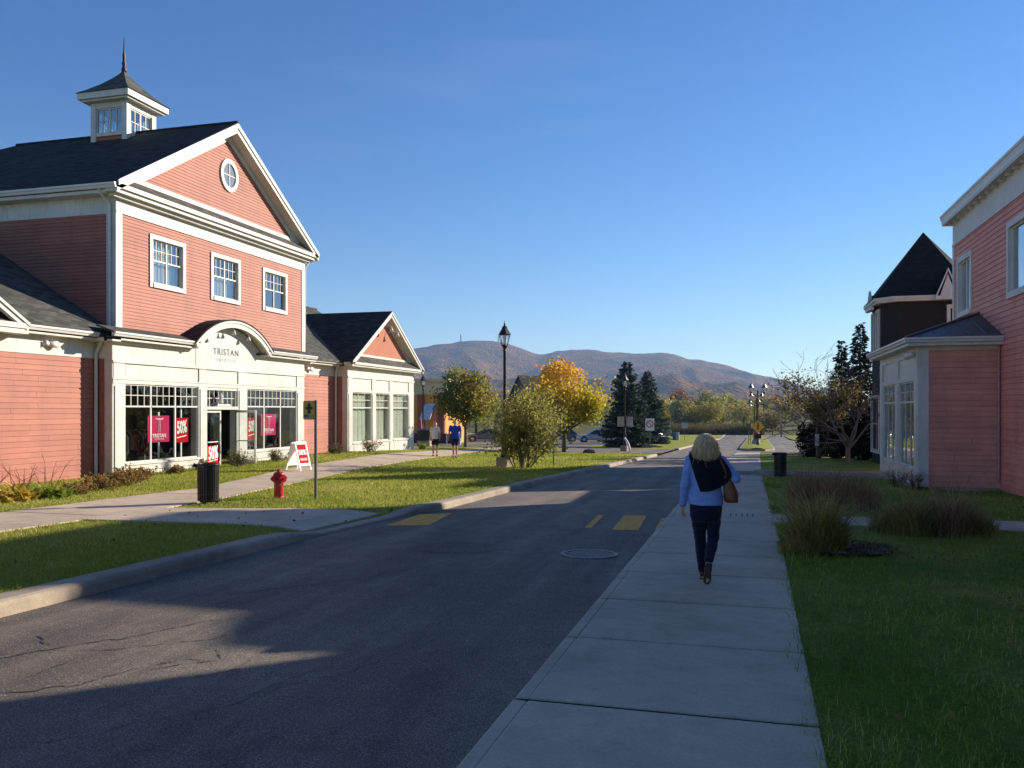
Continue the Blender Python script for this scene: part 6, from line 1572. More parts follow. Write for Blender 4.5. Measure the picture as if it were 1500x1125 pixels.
def ell(cx, cy, cz, rx, ry, rz, n):
    def f(r):
        d = unit(r.normal(size=(n, 3))); k = 0.72 + 0.28 * r.uniform(size=(n, 1)); return np.array([cx, cy, cz]) + d * k * np.array([rx, ry, rz])
    return f
crown(t, tp, 5600, 0.17, maple, 6, 0.30, mcol, lambda r: np.concatenate([ell(0.1, 0, 3.05, 2.35, 2.2, 1.25, 2200)(r), ell(-0.1, 0, 4.5, 1.65, 1.6, 1.35, 2000)(r), ell(-0.5, 0, 5.3, 1.0, 1.0, 0.75, 800)(r), ell(1.7, -0.3, 2.9, 0.9, 0.9, 0.8, 700)(r)]) + 0.18 * r.normal(size=(5700, 3)))
t, tp = branch_tree('small_tree', (-19.75, 58.9, G(-19.75, 58.9)), 'bushy green tree with a few orange leaves before the ochre building', 'tree', 8, 1.7, 0.13, 1.6, [4, 3, 3, 3], 3, 0.75, M['greybark'], 0.14, 0.03, 6)
crown(t, tp, 4500, 0.21, greent, 9, 0.3, lambda C, r: 0.36 + 0.07 * (C[:, 2] - 2) + 0.09 * C[:, 0] + 0.12 * np.sin(C[:, 0] * 2 + C[:, 2] * 1.5) + r.normal(size=len(C)) * 0.13, lambda r: np.concatenate([ell(0, 0, 3.3, 2.2, 2.1, 1.4, 1500)(r), ell(-0.7, 0, 4.9, 0.9, 0.9, 1.0, 800)(r), ell(0.7, 0.2, 4.6, 1.0, 1.0, 1.1, 800)(r)]) + 0.2 * r.normal(size=(3100, 3)))
shrubl = leaf_mat('yellowing_shrub_leaves', [(0, (0.10, 0.12, 0.025)), (0.4, (0.25, 0.26, 0.05)), (0.75, (0.48, 0.39, 0.09)), (1, (0.62, 0.50, 0.20))], 0.6, 0.5)
t = twig_shrub('tall_shrub', (-8.5, 32.4, G(-8.5, 32.4)), 'tall loose multi stemmed shrub with yellowing leaves beside the nearest street lamp', 'shrub', 3.0, 1.7, 24, 9000, shrubl, 0.115, 12, M['greybark'], None, 1.0, 6, 1.35)

def spruce(loc, label, H, R, seed, nq, mat, group=None, name='spruce_tree'):
    t = thing(name, label, 'tree', loc, 0, group); r = np.random.default_rng(seed); rng = random.Random(seed)
    mb = MB(); mb.tube([(0, 0, -0.2), (0, 0, H * 0.5), (0, 0, H * 0.98)], [0.02 * H, 0.012 * H, 0.002 * H], 8, False)
    quads, us = [], []; z = 0.25
    while z < H * 0.985:
        f = z / H; L = R * (1 - f) ** 0.82 + 0.05; nb = max(4, int(11 * (1 - f) + 4))
        for b in range(nb):
            a = rng.uniform(0, 2 * PI); l = L * rng.uniform(0.72, 1.15); dr = -0.10 + 0.55 * f + rng.uniform(-0.12, 0.1)
            k = max(4, int(nq * l)); tt = np.sort(r.uniform(0.12, 1, k))
            d = np.array([math.cos(a), math.sin(a), 0]); c = np.array([0, 0, z]) + d * (tt * l)[:, None] + np.array([0, 0, 1.0]) * (dr * tt * l - 0.28 * (1 - f) * l * tt ** 2 * 0.6 + 0.12 * l * tt ** 4)[:, None]
            side = np.array([-math.sin(a), math.cos(a), 0]); off = r.uniform(-1, 1, k) * 0.34 * l * (1.05 - tt) ** 0.8; c = c + side * off[:, None] + r.normal(size=(k, 3)) * 0.03
            dirv = unit(d + side * np.sign(off)[:, None] * 0.8 + np.array([0, 0, -0.35]) + r.normal(size=(k, 3)) * 0.25); sd = unit(np.cross(dirv, r.normal(size=(k, 3)) + np.array([0, 0, 1.2])))
            s = (0.028 * H * r.uniform(0.6, 1.3, k))[:, None]; quads.append(np.stack([c - sd * s * 0.22, c + dirv * s * 0.5 - sd * s * 0.3, c + dirv * s * 1.15, c + sd * s * 0.3 + dirv * s * 0.4], 1)); us.append(np.clip(0.15 + 0.6 * tt + r.normal(size=k) * 0.15, 0, 1))
            if rng.random() < 0.5: mb.tube([(0, 0, z), tuple(c[-1])], [0.012, 0.003], 3, False)
        z += H * 0.028 * (1.15 - 0.5 * f)
    mb.build('trunk', M['bark'], t, fix=False)
    np_mesh('needles', np.concatenate(quads), 4, mat, np.concatenate(us), t)
needle = leaf_mat('blue_green_spruce_needles', [(0, (0.012, 0.026, 0.018)), (0.5, (0.04, 0.072, 0.048)), (1, (0.12, 0.165, 0.11))], 0.7, 0.1)
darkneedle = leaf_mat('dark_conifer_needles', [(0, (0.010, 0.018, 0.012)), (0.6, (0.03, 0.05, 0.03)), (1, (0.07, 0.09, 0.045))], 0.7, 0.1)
spruce((-9.5, 72.3, G(-9.5, 72.3)), 'large blue green spruce behind the lamp post with sign backs', 7.5, 2.7, 3, 52, needle)
spruce((-9.6, 90, G(-9.6, 90)), 'second blue green spruce, behind and right of the large one', 7.9, 2.7, 4, 44, needle)
spruce((-13.5, 190, -5.2), 'small dark spruce on the far lawn between yellow bushes', 7.4, 2.0, 5, 8, darkneedle)
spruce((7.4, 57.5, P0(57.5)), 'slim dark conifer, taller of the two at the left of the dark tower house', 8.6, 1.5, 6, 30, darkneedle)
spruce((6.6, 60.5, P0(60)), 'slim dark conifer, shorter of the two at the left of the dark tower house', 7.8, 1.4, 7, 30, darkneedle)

# bare spreading tree and the dark growth behind it
t, tp = branch_tree('bare_tree', (4.85, 41.8, P0(41.8)), 'almost bare spreading tree on the lawn left of the white bay', 'tree', 14, 1.0, 0.125, 2.55, [4, 3, 3, 3, 5], 4, 0.85, M['greybark'], 0.15, 0.03, 7)
t.scale = (1.0, 1.0, 0.80)
crown(t, tp, 420, 0.08, redtwig, 15, 0.08, lambda C, r: r.uniform(size=len(C)))
lit = leaf_mat('olive_gold_tree_leaves', [(0, (0.06, 0.05, 0.02)), (0.5, (0.18, 0.13, 0.035)), (1, (0.40, 0.27, 0.05))], 0.6, 0.4)
t, tp = branch_tree('broadleaf_tree', (4.3, 50.5, P0(50.5)), 'olive brown leafy tree standing behind the bare tree', 'tree', 16, 1.7, 0.13, 1.55, [4, 3, 3], 2, 0.9, M['bark'], 0.14, 0.03, 7)
crown(t, tp, 4200, 0.15, lit, 17, 0.26, lambda C, r: 0.4 - 0.12 * C[:, 0] * 0 + r.normal(size=len(C)) * 0.2)
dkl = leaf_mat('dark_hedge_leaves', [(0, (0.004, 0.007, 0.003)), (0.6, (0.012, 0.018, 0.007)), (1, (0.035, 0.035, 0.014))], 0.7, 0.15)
for k, (x, y, h, w_) in enumerate([(4.3, 52.5, 2.1, 2.0), (5.5, 50.5, 2.5, 2.2), (6.6, 48.5, 2.6, 2.2), (5.2, 55.0, 2.4, 2.2), (7.6, 52, 3.2, 2.4)]):
    r = np.random.default_rng(200 + k); n = 3200; d = unit(r.normal(size=(n, 3))); rad = 0.55 + 0.5 * r.uniform(size=(n, 1)); C = d * rad * np.array([w_ * 0.55, w_ * 0.55, h * 0.55]) + np.array([0, 0, h * 0.46]); C[:, 2] = np.abs(C[:, 2]); C += 0.12 * np.sin(C[:, [1, 2, 0]] * 5)
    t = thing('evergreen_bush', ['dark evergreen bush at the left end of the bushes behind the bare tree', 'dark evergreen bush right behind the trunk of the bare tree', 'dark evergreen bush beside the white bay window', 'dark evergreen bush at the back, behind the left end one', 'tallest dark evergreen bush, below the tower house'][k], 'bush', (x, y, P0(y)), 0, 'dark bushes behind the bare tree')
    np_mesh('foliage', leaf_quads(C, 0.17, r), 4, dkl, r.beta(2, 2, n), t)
    q = MB(); q.tube([(0, 0, -0.1), (0, 0, h * 0.6)], [0.06, 0.02], 6); q.build('trunk', M['bark'], t)
for k, (x, y, h, sd) in enumerate([(9.2, 140, 10.5, 24), (11.5, 112, 9.0, 25), (7.4, 165, 9.5, 26)]):
    t, tp = branch_tree('bare_tree', (x, y, P0(y)), ['tall thin grey bare tree beyond the far right roadway', 'grey bare tree between the far roadway and the dark bushes', 'farthest grey bare tree, right of the twin lamps'][k], 'tree', sd, h * 0.18, 0.14, h * 0.30, [4, 3, 3, 2], 3, 0.62, M['greybark'], 0.15, 0.05, 5, 'distant bare trees')
    crown(t, tp, 260, 0.18, redtwig, sd, 0.2, lambda C, r: r.uniform(size=len(C)))

def blob_tree(name, loc, label, h, w_, mat, seed, n, size, u0=0.5, group=None):
    r = np.random.default_rng(seed); t = thing(name, label, 'tree', loc, 0, group)
    k = 9; cen = r.normal(size=(k, 3)) * np.array([w_ * 0.20, w_ * 0.20, h * 0.14]) + np.array([0, 0, h * 0.62]); rad = r.uniform(0.22, 0.36, k) * w_
    i = r.integers(0, k, n); d = unit(r.normal(size=(n, 3))); C = cen[i] + d * rad[i][:, None] * (0.55 + 0.5 * r.uniform(size=(n, 1))); C[:, 2] = np.maximum(C[:, 2], h * 0.12)
    np_mesh('crown', leaf_quads(C, size, r, 0.75), 4, mat, np.clip(u0 + 0.25 * (C[:, 2] / h - 0.5) + r.normal(size=n) * 0.16 + 0.1 * np.sin(i * 2.1), 0, 1), t)
    q = MB(); q.tube([(0, 0, -0.3), (0, 0, h * 0.35), (0.05 * w_, 0, h * 0.6)], [0.03 * h, 0.022 * h, 0.01 * h], 7, False)
    for a in range(4): q.tube([(0, 0, h * 0.3), (math.cos(a * 1.6) * w_ * 0.2, math.sin(a * 1.6) * w_ * 0.2, h * 0.65)], [0.015 * h, 0.005 * h], 5, False)
    q.build('trunk', M['bark'], t, fix=False); return t
ylw = leaf_mat('yellow_autumn_leaves', [(0, (0.10, 0.10, 0.012)), (0.5, (0.26, 0.23, 0.025)), (1, (0.48, 0.36, 0.05))], 0.6, 0.35)
rst = leaf_mat('rust_red_autumn_leaves', [(0, (0.08, 0.03, 0.012)), (0.5, (0.20, 0.06, 0.02)), (1, (0.34, 0.13, 0.04))], 0.6, 0.3)
mix_ = leaf_mat('mixed_wood_leaves', [(0, (0.09, 0.12, 0.045)), (0.35, (0.22, 0.25, 0.07)), (0.65, (0.38, 0.37, 0.10)), (0.9, (0.46, 0.36, 0.10)), (1, (0.50, 0.22, 0.07))], 0.7, 0.3)
blob_tree('broadleaf_tree', (-7.0, 205, -5.2), 'round bright yellow tree in the distance left of the twin lamps', 7.4, 7.5, ylw, 301, 2600, 0.42, 0.6)
blob_tree('broadleaf_tree', (-11.0, 199, -5.2), 'low pale olive bush left of the bright yellow tree', 5.0, 6.0, ylw, 302, 1800, 0.4, 0.3)
blob_tree('broadleaf_tree', (-19.0, 275, -5.2), 'rust red tree top standing above the distant wood', 11.5, 8.0, rst, 303, 1800, 0.5, 0.55)
blob_tree('broadleaf_tree', (-16.8, 178, -5.2), 'yellow green tree behind the small far spruce', 8.0, 5.0, ylw, 304, 1800, 0.4, 0.35)
blob_tree('broadleaf_tree', (-21.0, 186, -5.2), 'pale yellow tree right behind the second spruce', 8.5, 5.0, ylw, 305, 1600, 0.4, 0.45)
blob_tree('broadleaf_tree', (0.8, 225, -5.2), 'dull brown tree in the distance behind the twin lamps', 7.2, 8.0, mix_, 306, 2000, 0.45, 0.7)
blob_tree('broadleaf_tree', (-9.8, 250, -5.2), 'dark green tree above the bright yellow tree', 10.5, 9.0, mix_, 307, 2200, 0.5, 0.15)
blob_tree('broadleaf_tree', (-36, 112, G(-36, 70) - 1.0), 'dull green tree behind the parked cars, left of the golden maple', 8.0, 6.0, mix_, 308, 2200, 0.32, 0.55)
blob_tree('broadleaf_tree', (-44, 118, -4.3), 'olive tree top behind the nearest street lamp', 8.6, 7.0, mix_, 309, 2200, 0.32, 0.6)
blob_tree('broadleaf_tree', (6.5, 185, -5.2), 'tawny bush at the end of the road right of the twin lamps', 4.2, 6.0, leaf_mat('tawny_bush_leaves', [(0, (0.10, 0.06, 0.02)), (1, (0.34, 0.24, 0.10))], 0.7, 0.3), 310, 1400, 0.4, 0.5)

def woods():
    r = np.random.default_rng(400); Cs, Us = [], []
    for k in range(150):
        Y = r.uniform(235, 430); px = r.uniform(520, 1420); a = (px - 750) / F_PX; kk = (CS * a - SN) / (SN * a + CS); X = Y * kk
        h = r.uniform(8.5, 12.5) * (0.8 + 0.2 * (Y - 235) / 195) * 1.02; w_ = r.uniform(6, 10); n = 260
        d = unit(r.normal(size=(n, 3))); rad = 0.6 + 0.45 * r.uniform(size=(n, 1)); C = d * rad * np.array([w_ * 0.5, w_ * 0.5, h * 0.42]) + np.array([X, Y, -5.2 + h * 0.55]); C += 0.5 * np.sin(C[:, [1, 2, 0]] * 1.1)
        C[:, 2] = np.maximum(C[:, 2], -5.2); Cs.append(C); Us.append(np.clip(r.beta(1.6, 1.8) + r.normal(size=n) * 0.10 + 0.15 * d[:, 2], 0, 1))
    np_mesh('distant_wood', leaf_quads(np.concatenate(Cs), 1.25, r, 0.8), 4, mix_, np.concatenate(Us))['kind'] = 'stuff'
    n = 9000; px = r.uniform(985, 1120, n); Y = r.uniform(178, 192, n); a = (px - 750) / F_PX; X = Y * (CS * a - SN) / (SN * a + CS)
    B = np.stack([X, Y, np.full(n, -5.3)], 1); q = blade_quads(B, r.uniform(1.2, 2.7, n), 0.10, r.uniform(0.1, 0.5, n), r, 2); u = r.beta(2, 2, n)
    np_mesh('reed_bed', np.concatenate(q), 4, leaf_mat('tawny_reeds', [(0, (0.05, 0.038, 0.015)), (0.6, (0.15, 0.12, 0.04)), (1, (0.28, 0.22, 0.09))], 0.8, 0.3), np.concatenate([u] * 2))['kind'] = 'stuff'
woods()
# ------------------------------------------------------------------ people
def capsule(mb, p0, p1, r0, r1, n=12, flat=None):
    """closed tapered capsule; flat = (axis vector, factor) squashes it"""
    p0, p1 = Vector(p0), Vector(p1); d = (p1 - p0)
    if d.length < 1e-6: d = Vector((0, 0, 1e-4))
    t = d.normalized(); pts, rad = [], []
    for k in range(4, 0, -1): a = k * PI / 8.4; pts.append(p0 - t * r0 * math.sin(a)); rad.append(r0 * math.cos(a))
    pts += [p0, p1]; rad += [r0, r1]
    for k in range(1, 5): a = k * PI / 8.4; pts.append(p1 + t * r1 * math.sin(a)); rad.append(r1 * math.cos(a))
    i0 = len(mb.v); mb.tube(pts, rad, n)
    if flat:
        ax = Vector(flat[0]).normalized(); c = (p0 + p1) / 2
        for i in range(i0, len(mb.v)):
            v = Vector(mb.v[i]); mb.v[i] = tuple(v - ax * ((v - c).dot(ax)) * (1 - flat[1]))
def loft(mb, rings, n=20):
    rows = []
    for z, cx, cy, rx, ry in rings: rows.append([(cx + rx * math.cos(2 * PI * k / n), cy + ry * math.sin(2 * PI * k / n), z) for k in range(n)])
    i0 = len(mb.v)
    for r in rows: mb.v.extend(r)
    for k in range(len(rows) - 1):
        for j in range(n):
            a = i0 + k * n; j2 = (j + 1) % n; mb.f.append((a + j, a + j2, a + n + j2, a + n + j))
    mb.f.append(tuple(i0 + j for j in range(n - 1, -1, -1))); a = i0 + (len(rows) - 1) * n; mb.f.append(tuple(a + j for j in range(n)))
def blob(mb, name, mat, parent, voxel=0.01, smooth=4, bulge=None):
    """fuse overlapping closed pieces into one continuous skin"""
    me = mb.mesh(name + '_src'); bm = bmesh.new(); bm.from_mesh(me); bmesh.ops.recalc_face_normals(bm, faces=bm.faces); bm.to_mesh(me); bm.free()
    tmp = bpy.data.objects.new(name + '_tmp', me); COL.objects.link(tmp)
    m = tmp.modifiers.new('r', 'REMESH'); m.mode = 'VOXEL'; m.voxel_size = voxel
    if smooth: s = tmp.modifiers.new('s', 'SMOOTH'); s.factor = 0.5; s.iterations = smooth
    dg = bpy.context.evaluated_depsgraph_get(); out = bpy.data.meshes.new_from_object(tmp.evaluated_get(dg))
    bpy.data.objects.remove(tmp); bpy.data.meshes.remove(me); out.name = name
    out.materials.clear()
    return link_mesh(name, out, mat, parent, True)

SKIN = simple('fair_skin', (0.50, 0.27, 0.19), 0.5, 0.08, 8, spec=0.3)
def cloth_mat(name, col, var=0.12):
    m, nt, b = newmat(name)
    t = tex(nt, 9, 5, 0.6); t2 = tex(nt, 260, 2, 0.5)
    nt.links.new(ramp(nt, t.outputs['Fac'], [(0.3, tuple(c * (1 - var) for c in col)), (0.7, tuple(min(1, c * (1 + var)) for c in col))]), b.inputs['Base Color'])
    b.inputs['Roughness'].default_value = 0.9; b.inputs['Specular IOR Level'].default_value = 0.15; b.inputs['Sheen Weight'].default_value = 0.15
    bump(nt, b, t.outputs['Fac'], 0.6, 0.02)
    return m

def hand(mb, wrist, knuckle, palm_n, thumb_dir, curl=0.35, s=1.0):
    wrist, knuckle = Vector(wrist), Vector(knuckle); d = (knuckle - wrist).normalized(); nrm = Vector(palm_n).normalized(); side = d.cross(nrm).normalized()
    if side.dot(Vector(thumb_dir)) < 0: side = -side
    capsule(mb, wrist, wrist.lerp(knuckle, 0.9), 0.021 * s, 0.030 * s, 10, (nrm, 0.55))
    capsule(mb, wrist.lerp(knuckle, 0.4) + side * 0.014 * s, knuckle + side * 0.012 * s, 0.022 * s, 0.018 * s, 10, (nrm, 0.6)); capsule(mb, wrist.lerp(knuckle, 0.4) - side * 0.014 * s, knuckle - side * 0.016 * s, 0.022 * s, 0.017 * s, 10, (nrm, 0.6))
    for k, (o, L) in enumerate(((0.027, 0.068), (0.009, 0.076), (-0.009, 0.071), (-0.026, 0.055))):
        p = knuckle + side * o * s; dd = d.copy(); r = 0.0088 * s
        for j, f in enumerate((0.45, 0.32, 0.23)):
            dd = (dd + nrm * curl * (0.45 + 0.35 * j + 0.08 * k)).normalized(); q = p + dd * L * f * s; capsule(mb, p, q, r, r * 0.9, 8); p = q; r *= 0.92
    p = wrist.lerp(knuckle, 0.3) + side * 0.024 * s; q = p + (side * 0.55 + d * 0.7 + nrm * 0.35).normalized() * 0.036 * s; capsule(mb, p, q, 0.012 * s, 0.0105 * s, 8); capsule(mb, q, q + (side * 0.15 + d * 0.85 + nrm * 0.35).normalized() * 0.030 * s, 0.0102 * s, 0.0085 * s, 8)

def head(mb, c, s=1.0):
    """c = head centre, facing +y"""
    c = Vector(c); V_ = lambda x, y, z: c + Vector((x, y, z)) * s
    capsule(mb, V_(0, -0.012, 0.025), V_(0, 0.0, 0.015), 0.088 * s, 0.086 * s, 16); capsule(mb, V_(0, 0.02, -0.035), V_(0, 0.03, -0.075), 0.066 * s, 0.046 * s, 14)
    capsule(mb, V_(0, 0.055, -0.085), V_(0, 0.06, -0.09), 0.026 * s, 0.024 * s, 10); capsule(mb, V_(0, 0.082, 0.012), V_(0, 0.098, -0.026), 0.009 * s, 0.0135 * s, 8)
    for e in (-1, 1): capsule(mb, V_(e * 0.084, -0.012, 0.012), V_(e * 0.083, -0.01, -0.028), 0.014 * s, 0.010 * s, 8, ((1, 0, 0), 0.5)); capsule(mb, V_(e * 0.042, 0.062, -0.018), V_(e * 0.045, 0.055, -0.03), 0.022 * s, 0.02 * s, 8); capsule(mb, V_(e * 0.015, 0.078, 0.033), V_(e * 0.05, 0.066, 0.034), 0.010 * s, 0.009 * s, 8)
    capsule(mb, V_(-0.018, 0.076, -0.054), V_(0.018, 0.076, -0.054), 0.009 * s, 0.009 * s, 8)
def face_parts(t, c, s=1.0):
    c = Vector(c); V_ = lambda x, y, z: c + Vector((x, y, z)) * s
    for e in (-1, 1):
        q = MB(); capsule(q, V_(e * 0.033, 0.0765, 0.012), V_(e * 0.0335, 0.0770, 0.012), 0.0115 * s, 0.0115 * s, 10); q.build('eye', simple('eye_white', (0.75, 0.73, 0.70), 0.2), t, smooth=True)
        q = MB(); capsule(q, V_(e * 0.033, 0.0855, 0.012), V_(e * 0.033, 0.0865, 0.012), 0.0052 * s, 0.005 * s, 8); q.build('iris', simple('dark_iris', (0.05, 0.04, 0.03), 0.1), t, smooth=True)
    q = MB(); capsule(q, V_(-0.02, 0.082, -0.0535), V_(0.02, 0.082, -0.0535), 0.0055 * s, 0.0055 * s, 8); q.build('lips', simple('lip_skin', (0.42, 0.16, 0.13), 0.4), t, smooth=True)

def wrinkle(me, amp, f1, f2):
    me.update(); ns = [v.normal.copy() for v in me.vertices]
    for v, n in zip(me.vertices, ns):
        c = v.co; k = mnoise.noise((c.x * f1, c.y * f1, c.z * f2)) + 0.6 * mnoise.noise((c.x * f1 * 2.3 + c.z * 12, c.y * f1 * 2, c.z * f2 * 1.3 + 7))
        v.co = c + n * amp * k
def woman():
    rz = 0.03; S = 0.955
    t = thing('person', 'woman with wavy blond hair, blue shirt and dark trousers walking away on the pavement', 'person', (-0.355, 9.0, P0(9.0)), rz); t.scale = (S, S, S)
    shL, shR = (-0.165, 0, 1.335), (0.165, 0.0, 1.33); elL, wrL = (-0.222, -0.045, 1.07), (-0.250, 0.03, 0.835); elR, wrR = (0.325, -0.055, 1.135), (0.215, 0.13, 1.20)
    hpL, hpR = (-0.088, 0, 0.86), (0.088, 0, 0.86); knL, anL = (-0.062, 0.07, 0.47), (-0.035, 0.14, 0.10); knR, anR = (0.082, 0.055, 0.475), (0.034, -0.195, 0.265)
    hc = (0.0, 0.03, 1.515)
    b = MB(); head(b, hc); capsule(b, (0, -0.005, 1.36), (0, 0.015, 1.45), 0.054, 0.050)
    loft(b, [(0.80, 0, 0, 0.150, 0.115), (0.90, 0, 0, 0.158, 0.115), (1.05, 0, 0.005, 0.132, 0.095), (1.20, 0, 0.0, 0.145, 0.10), (1.32, 0, -0.005, 0.135, 0.072), (1.375, 0, -0.005, 0.07, 0.055)])
    for sh, el, wr in ((shL, elL, wrL), (shR, elR, wrR)): capsule(b, sh, el, 0.046, 0.036); capsule(b, el, wr, 0.036, 0.025)
    for hp, kn, an in ((hpL, knL, anL), (hpR, knR, anR)): capsule(b, hp, kn, 0.072, 0.048); capsule(b, kn, an, 0.046, 0.032)
    hand(b, wrL, (-0.253, 0.05, 0.755), (0.75, 0.45, 0.1), (0, 1, 0), 0.42, 1.0); hand(b, wrR, (0.165, 0.165, 1.245), (-0.1, -0.9, -0.3), (0, 0, 1), 0.75, 1.0)
    capsule(b, anL, (-0.03, 0.24, 0.035), 0.035, 0.03); capsule(b, anR, (0.022, -0.20, 0.05), 0.033, 0.028)
    blob(b, 'body', SKIN, t, 0.0065, 3)
    face_parts(t, hc)
    shirt_m = cloth_mat('blue_chambray_shirt', (0.24, 0.34, 0.66), 0.10)
    def shirt_src(o=0.0):
        q = MB(); loft(q, [(0.845, 0, 0, 0.190 + o, 0.142 + o), (0.86, 0, 0, 0.191 + o, 0.143 + o), (0.93, 0, 0, 0.183 + o, 0.135 + o), (1.06, 0, 0.0, 0.168 + o, 0.125 + o), (1.20, 0, -0.005, 0.172 + o, 0.125 + o), (1.30, 0, -0.008, 0.165 + o, 0.098 + o), (1.365, 0, -0.006, 0.11 + o, 0.072 + o), (1.40, 0, 0.0, 0.066 + o, 0.06 + o)])
        for sh, el, wr in ((shL, elL, wrL), (shR, elR, wrR)):
            s_, e_, w_ = Vector(sh), Vector(el), Vector(wr)
            capsule(q, s_, e_, 0.064 + o, 0.052 + o); capsule(q, e_, e_.lerp(w_, 0.93), 0.052 + o, 0.040 + o); capsule(q, e_.lerp(w_, 0.82), e_.lerp(w_, 0.95), 0.042 + o, 0.043 + o)
        return q
    shirt = blob(shirt_src(), 'shirt', shirt_m, t, 0.009, 5); wrinkle(shirt.data, 0.007, 9, 26)
    trm = cloth_mat('dark_navy_trousers', (0.010, 0.013, 0.032), 0.3)
    q = MB(); loft(q, [(0.66, 0, -0.005, 0.155, 0.10), (0.74, 0, -0.012, 0.172, 0.128), (0.80, 0, -0.012, 0.176, 0.132), (0.88, 0, -0.003, 0.170, 0.122), (0.93, 0, 0, 0.155, 0.11)])
    for hp, kn, an, sx in ((hpL, knL, anL, -1), (hpR, knR, anR, 1)):
        capsule(q, Vector(hp) - Vector((0, 0, 0.10)), kn, 0.086, 0.064); capsule(q, kn, Vector(kn).lerp(Vector(an), 0.35), 0.062, 0.063); capsule(q, Vector(kn).lerp(Vector(an), 0.35), Vector(kn).lerp(Vector(an), 0.97), 0.063, 0.052)
    wrinkle(blob(q, 'trousers', trm, t, 0.009, 5).data, 0.006, 10, 24)
    shoe = simple('dark_brown_shoe_leather', (0.040, 0.022, 0.016), 0.5, 0.2, 8); sole = simple('brown_rubber_sole', (0.075, 0.036, 0.024), 0.7, 0.25, 20); edge = simple('pale_sole_edge', (0.42, 0.36, 0.28), 0.7)
    def shoe_at(heel, toe, up):
        heel, toe, up = Vector(heel), Vector(toe), Vector(up).normalized(); d = (toe - heel); L = d.length; d.normalize(); up = (up - d * up.dot(d)).normalized(); sd = d.cross(up)
        out = [(0, 0.0, 0.026), (0.03, 0.0, 0.036), (0.10, 0, 0.033), (0.16, 0, 0.038), (0.20, 0, 0.041), (0.235, 0, 0.034), (0.255, 0, 0.014)]
        k = L / 0.255; P_ = lambda a, s_, h: heel + d * a * k + sd * s_ + up * h
        poly = [P_(a, w_, 0) for a, _, w_ in out] + [P_(a, -w_, 0) for a, _, w_ in reversed(out)]
        q = MB(); q.prism(poly, up * 0.012); so_ = q.build('sole', sole, t)
        q = MB(); q.prism([p + up * 0.012 for p in poly], up * 0.012); q.build('sole_edge', edge, t)
        q = MB(); capsule(q, P_(0.045, 0, 0.05), P_(0.09, 0, 0.05), 0.036, 0.036); capsule(q, P_(0.09, 0, 0.05), P_(0.21, 0, 0.036), 0.036, 0.026, 12, (sd, 1.15)); capsule(q, P_(0.04, 0, 0.05), P_(0.05, 0, 0.10), 0.035, 0.036)
        blob(q, 'shoe', shoe, t, 0.008, 3)
    shoe_at((-0.035, 0.09, 0.003), (-0.028, 0.34, 0.003), (0, 0, 1)); shoe_at((0.040, -0.275, 0.245), (0.012, -0.205, 0.006), (0, 1, 0.35))
    # dark sweater folded over the right shoulder: the shirt surface grown outwards and cut to a kerchief
    from mathutils.bvhtree import BVHTree
    bm = bmesh.new(); bm.from_mesh(shirt.data); bvh = BVHTree.FromBMesh(bm); bm.free()
    A, B, C, D, E = Vector((-0.178, 1.375)), Vector((-0.058, 1.0)), Vector((0.195, 1.075)), Vector((0.268, 1.20)), Vector((0.165, 1.37)); rows = []
    nt2, ns = 22, 24
    for j in range(-7, nt2 + 1):
        t_ = max(0, j) / nt2; row = []
        for i in range(ns + 1):
            s_ = i / ns; l = A.lerp(B, t_); r_q = E * (1 - t_) ** 2 + (D * 2 - (E + C) * 0.5) * 2 * t_ * (1 - t_) + C * t_ ** 2; p = l.lerp(r_q, s_)
            p = p + Vector((0, -0.025 * math.sin(PI * s_) * t_))
            hit = bvh.ray_cast(Vector((p.x, -1, p.y)), Vector((0, 1, 0)))[0]
            y = hit.y if hit is not None else -0.05
            fold = 0.008 * math.sin(s_ * 17 + t_ * 5) * t_ + 0.005 * math.sin(s_ * 31 - t_ * 9)
            v = Vector((p.x, y - 0.020 - abs(fold), p.y))
            if j < 0: a_ = -j / 7 * PI * 0.8; v = Vector((p.x, (y + 0.02) - 0.045 * math.cos(a_) + 0.04 * a_, p.y + 0.04 * math.sin(a_)))
            row.append(v)
        rows.append(row)
    for _ in range(3):
        for i in range(ns + 1):
            ys_ = [rows[j][i].y for j in range(len(rows))]
            for j in range(8, len(rows) - 1): rows[j][i].y = 0.25 * ys_[j - 1] + 0.5 * ys_[j] + 0.25 * ys_[j + 1]
        for rw in rows:
            ys_ = [v.y for v in rw]
            for i in range(1, ns): rw[i].y = 0.25 * ys_[i - 1] + 0.5 * ys_[i] + 0.25 * ys_[i + 1]
    q = MB(); q.grid(rows); sw = q.build('sweater', cloth_mat('black_knit_sweater', (0.007, 0.008, 0.013), 0.3), t, True, 0, True, False)
    so_ = sw.modifiers.new('thick', 'SOLIDIFY'); so_.thickness = 0.02; so_.offset = 0.0
    # hair
    hm, nt_, hb = newmat('wavy_blond_hair')
    tx = tex(nt_, 48, 4, 0.7, stretch=(1, 1, 0.10)); nt_.links.new(ramp(nt_, tx.outputs['Fac'], [(0.3, (0.30, 0.16, 0.06)), (0.5, (0.72, 0.46, 0.21)), (0.7, (1.0, 0.78, 0.48))]), hb.inputs['Base Color']); hb.inputs['Roughness'].default_value = 0.45; hb.inputs['Sheen Weight'].default_value = 0.4
    rings = [(1.335, 0, -0.02, 0.095, 0.075), (1.37, 0, -0.02, 0.118, 0.10), (1.42, 0, -0.015, 0.124, 0.112), (1.48, 0, -0.01, 0.119, 0.114), (1.54, 0, -0.005, 0.113, 0.112), (1.59, 0, 0.0, 0.088, 0.09), (1.622, 0, 0.005, 0.045, 0.05), (1.63, 0, 0.005, 0.012, 0.012)]
    q = MB(); rows = []
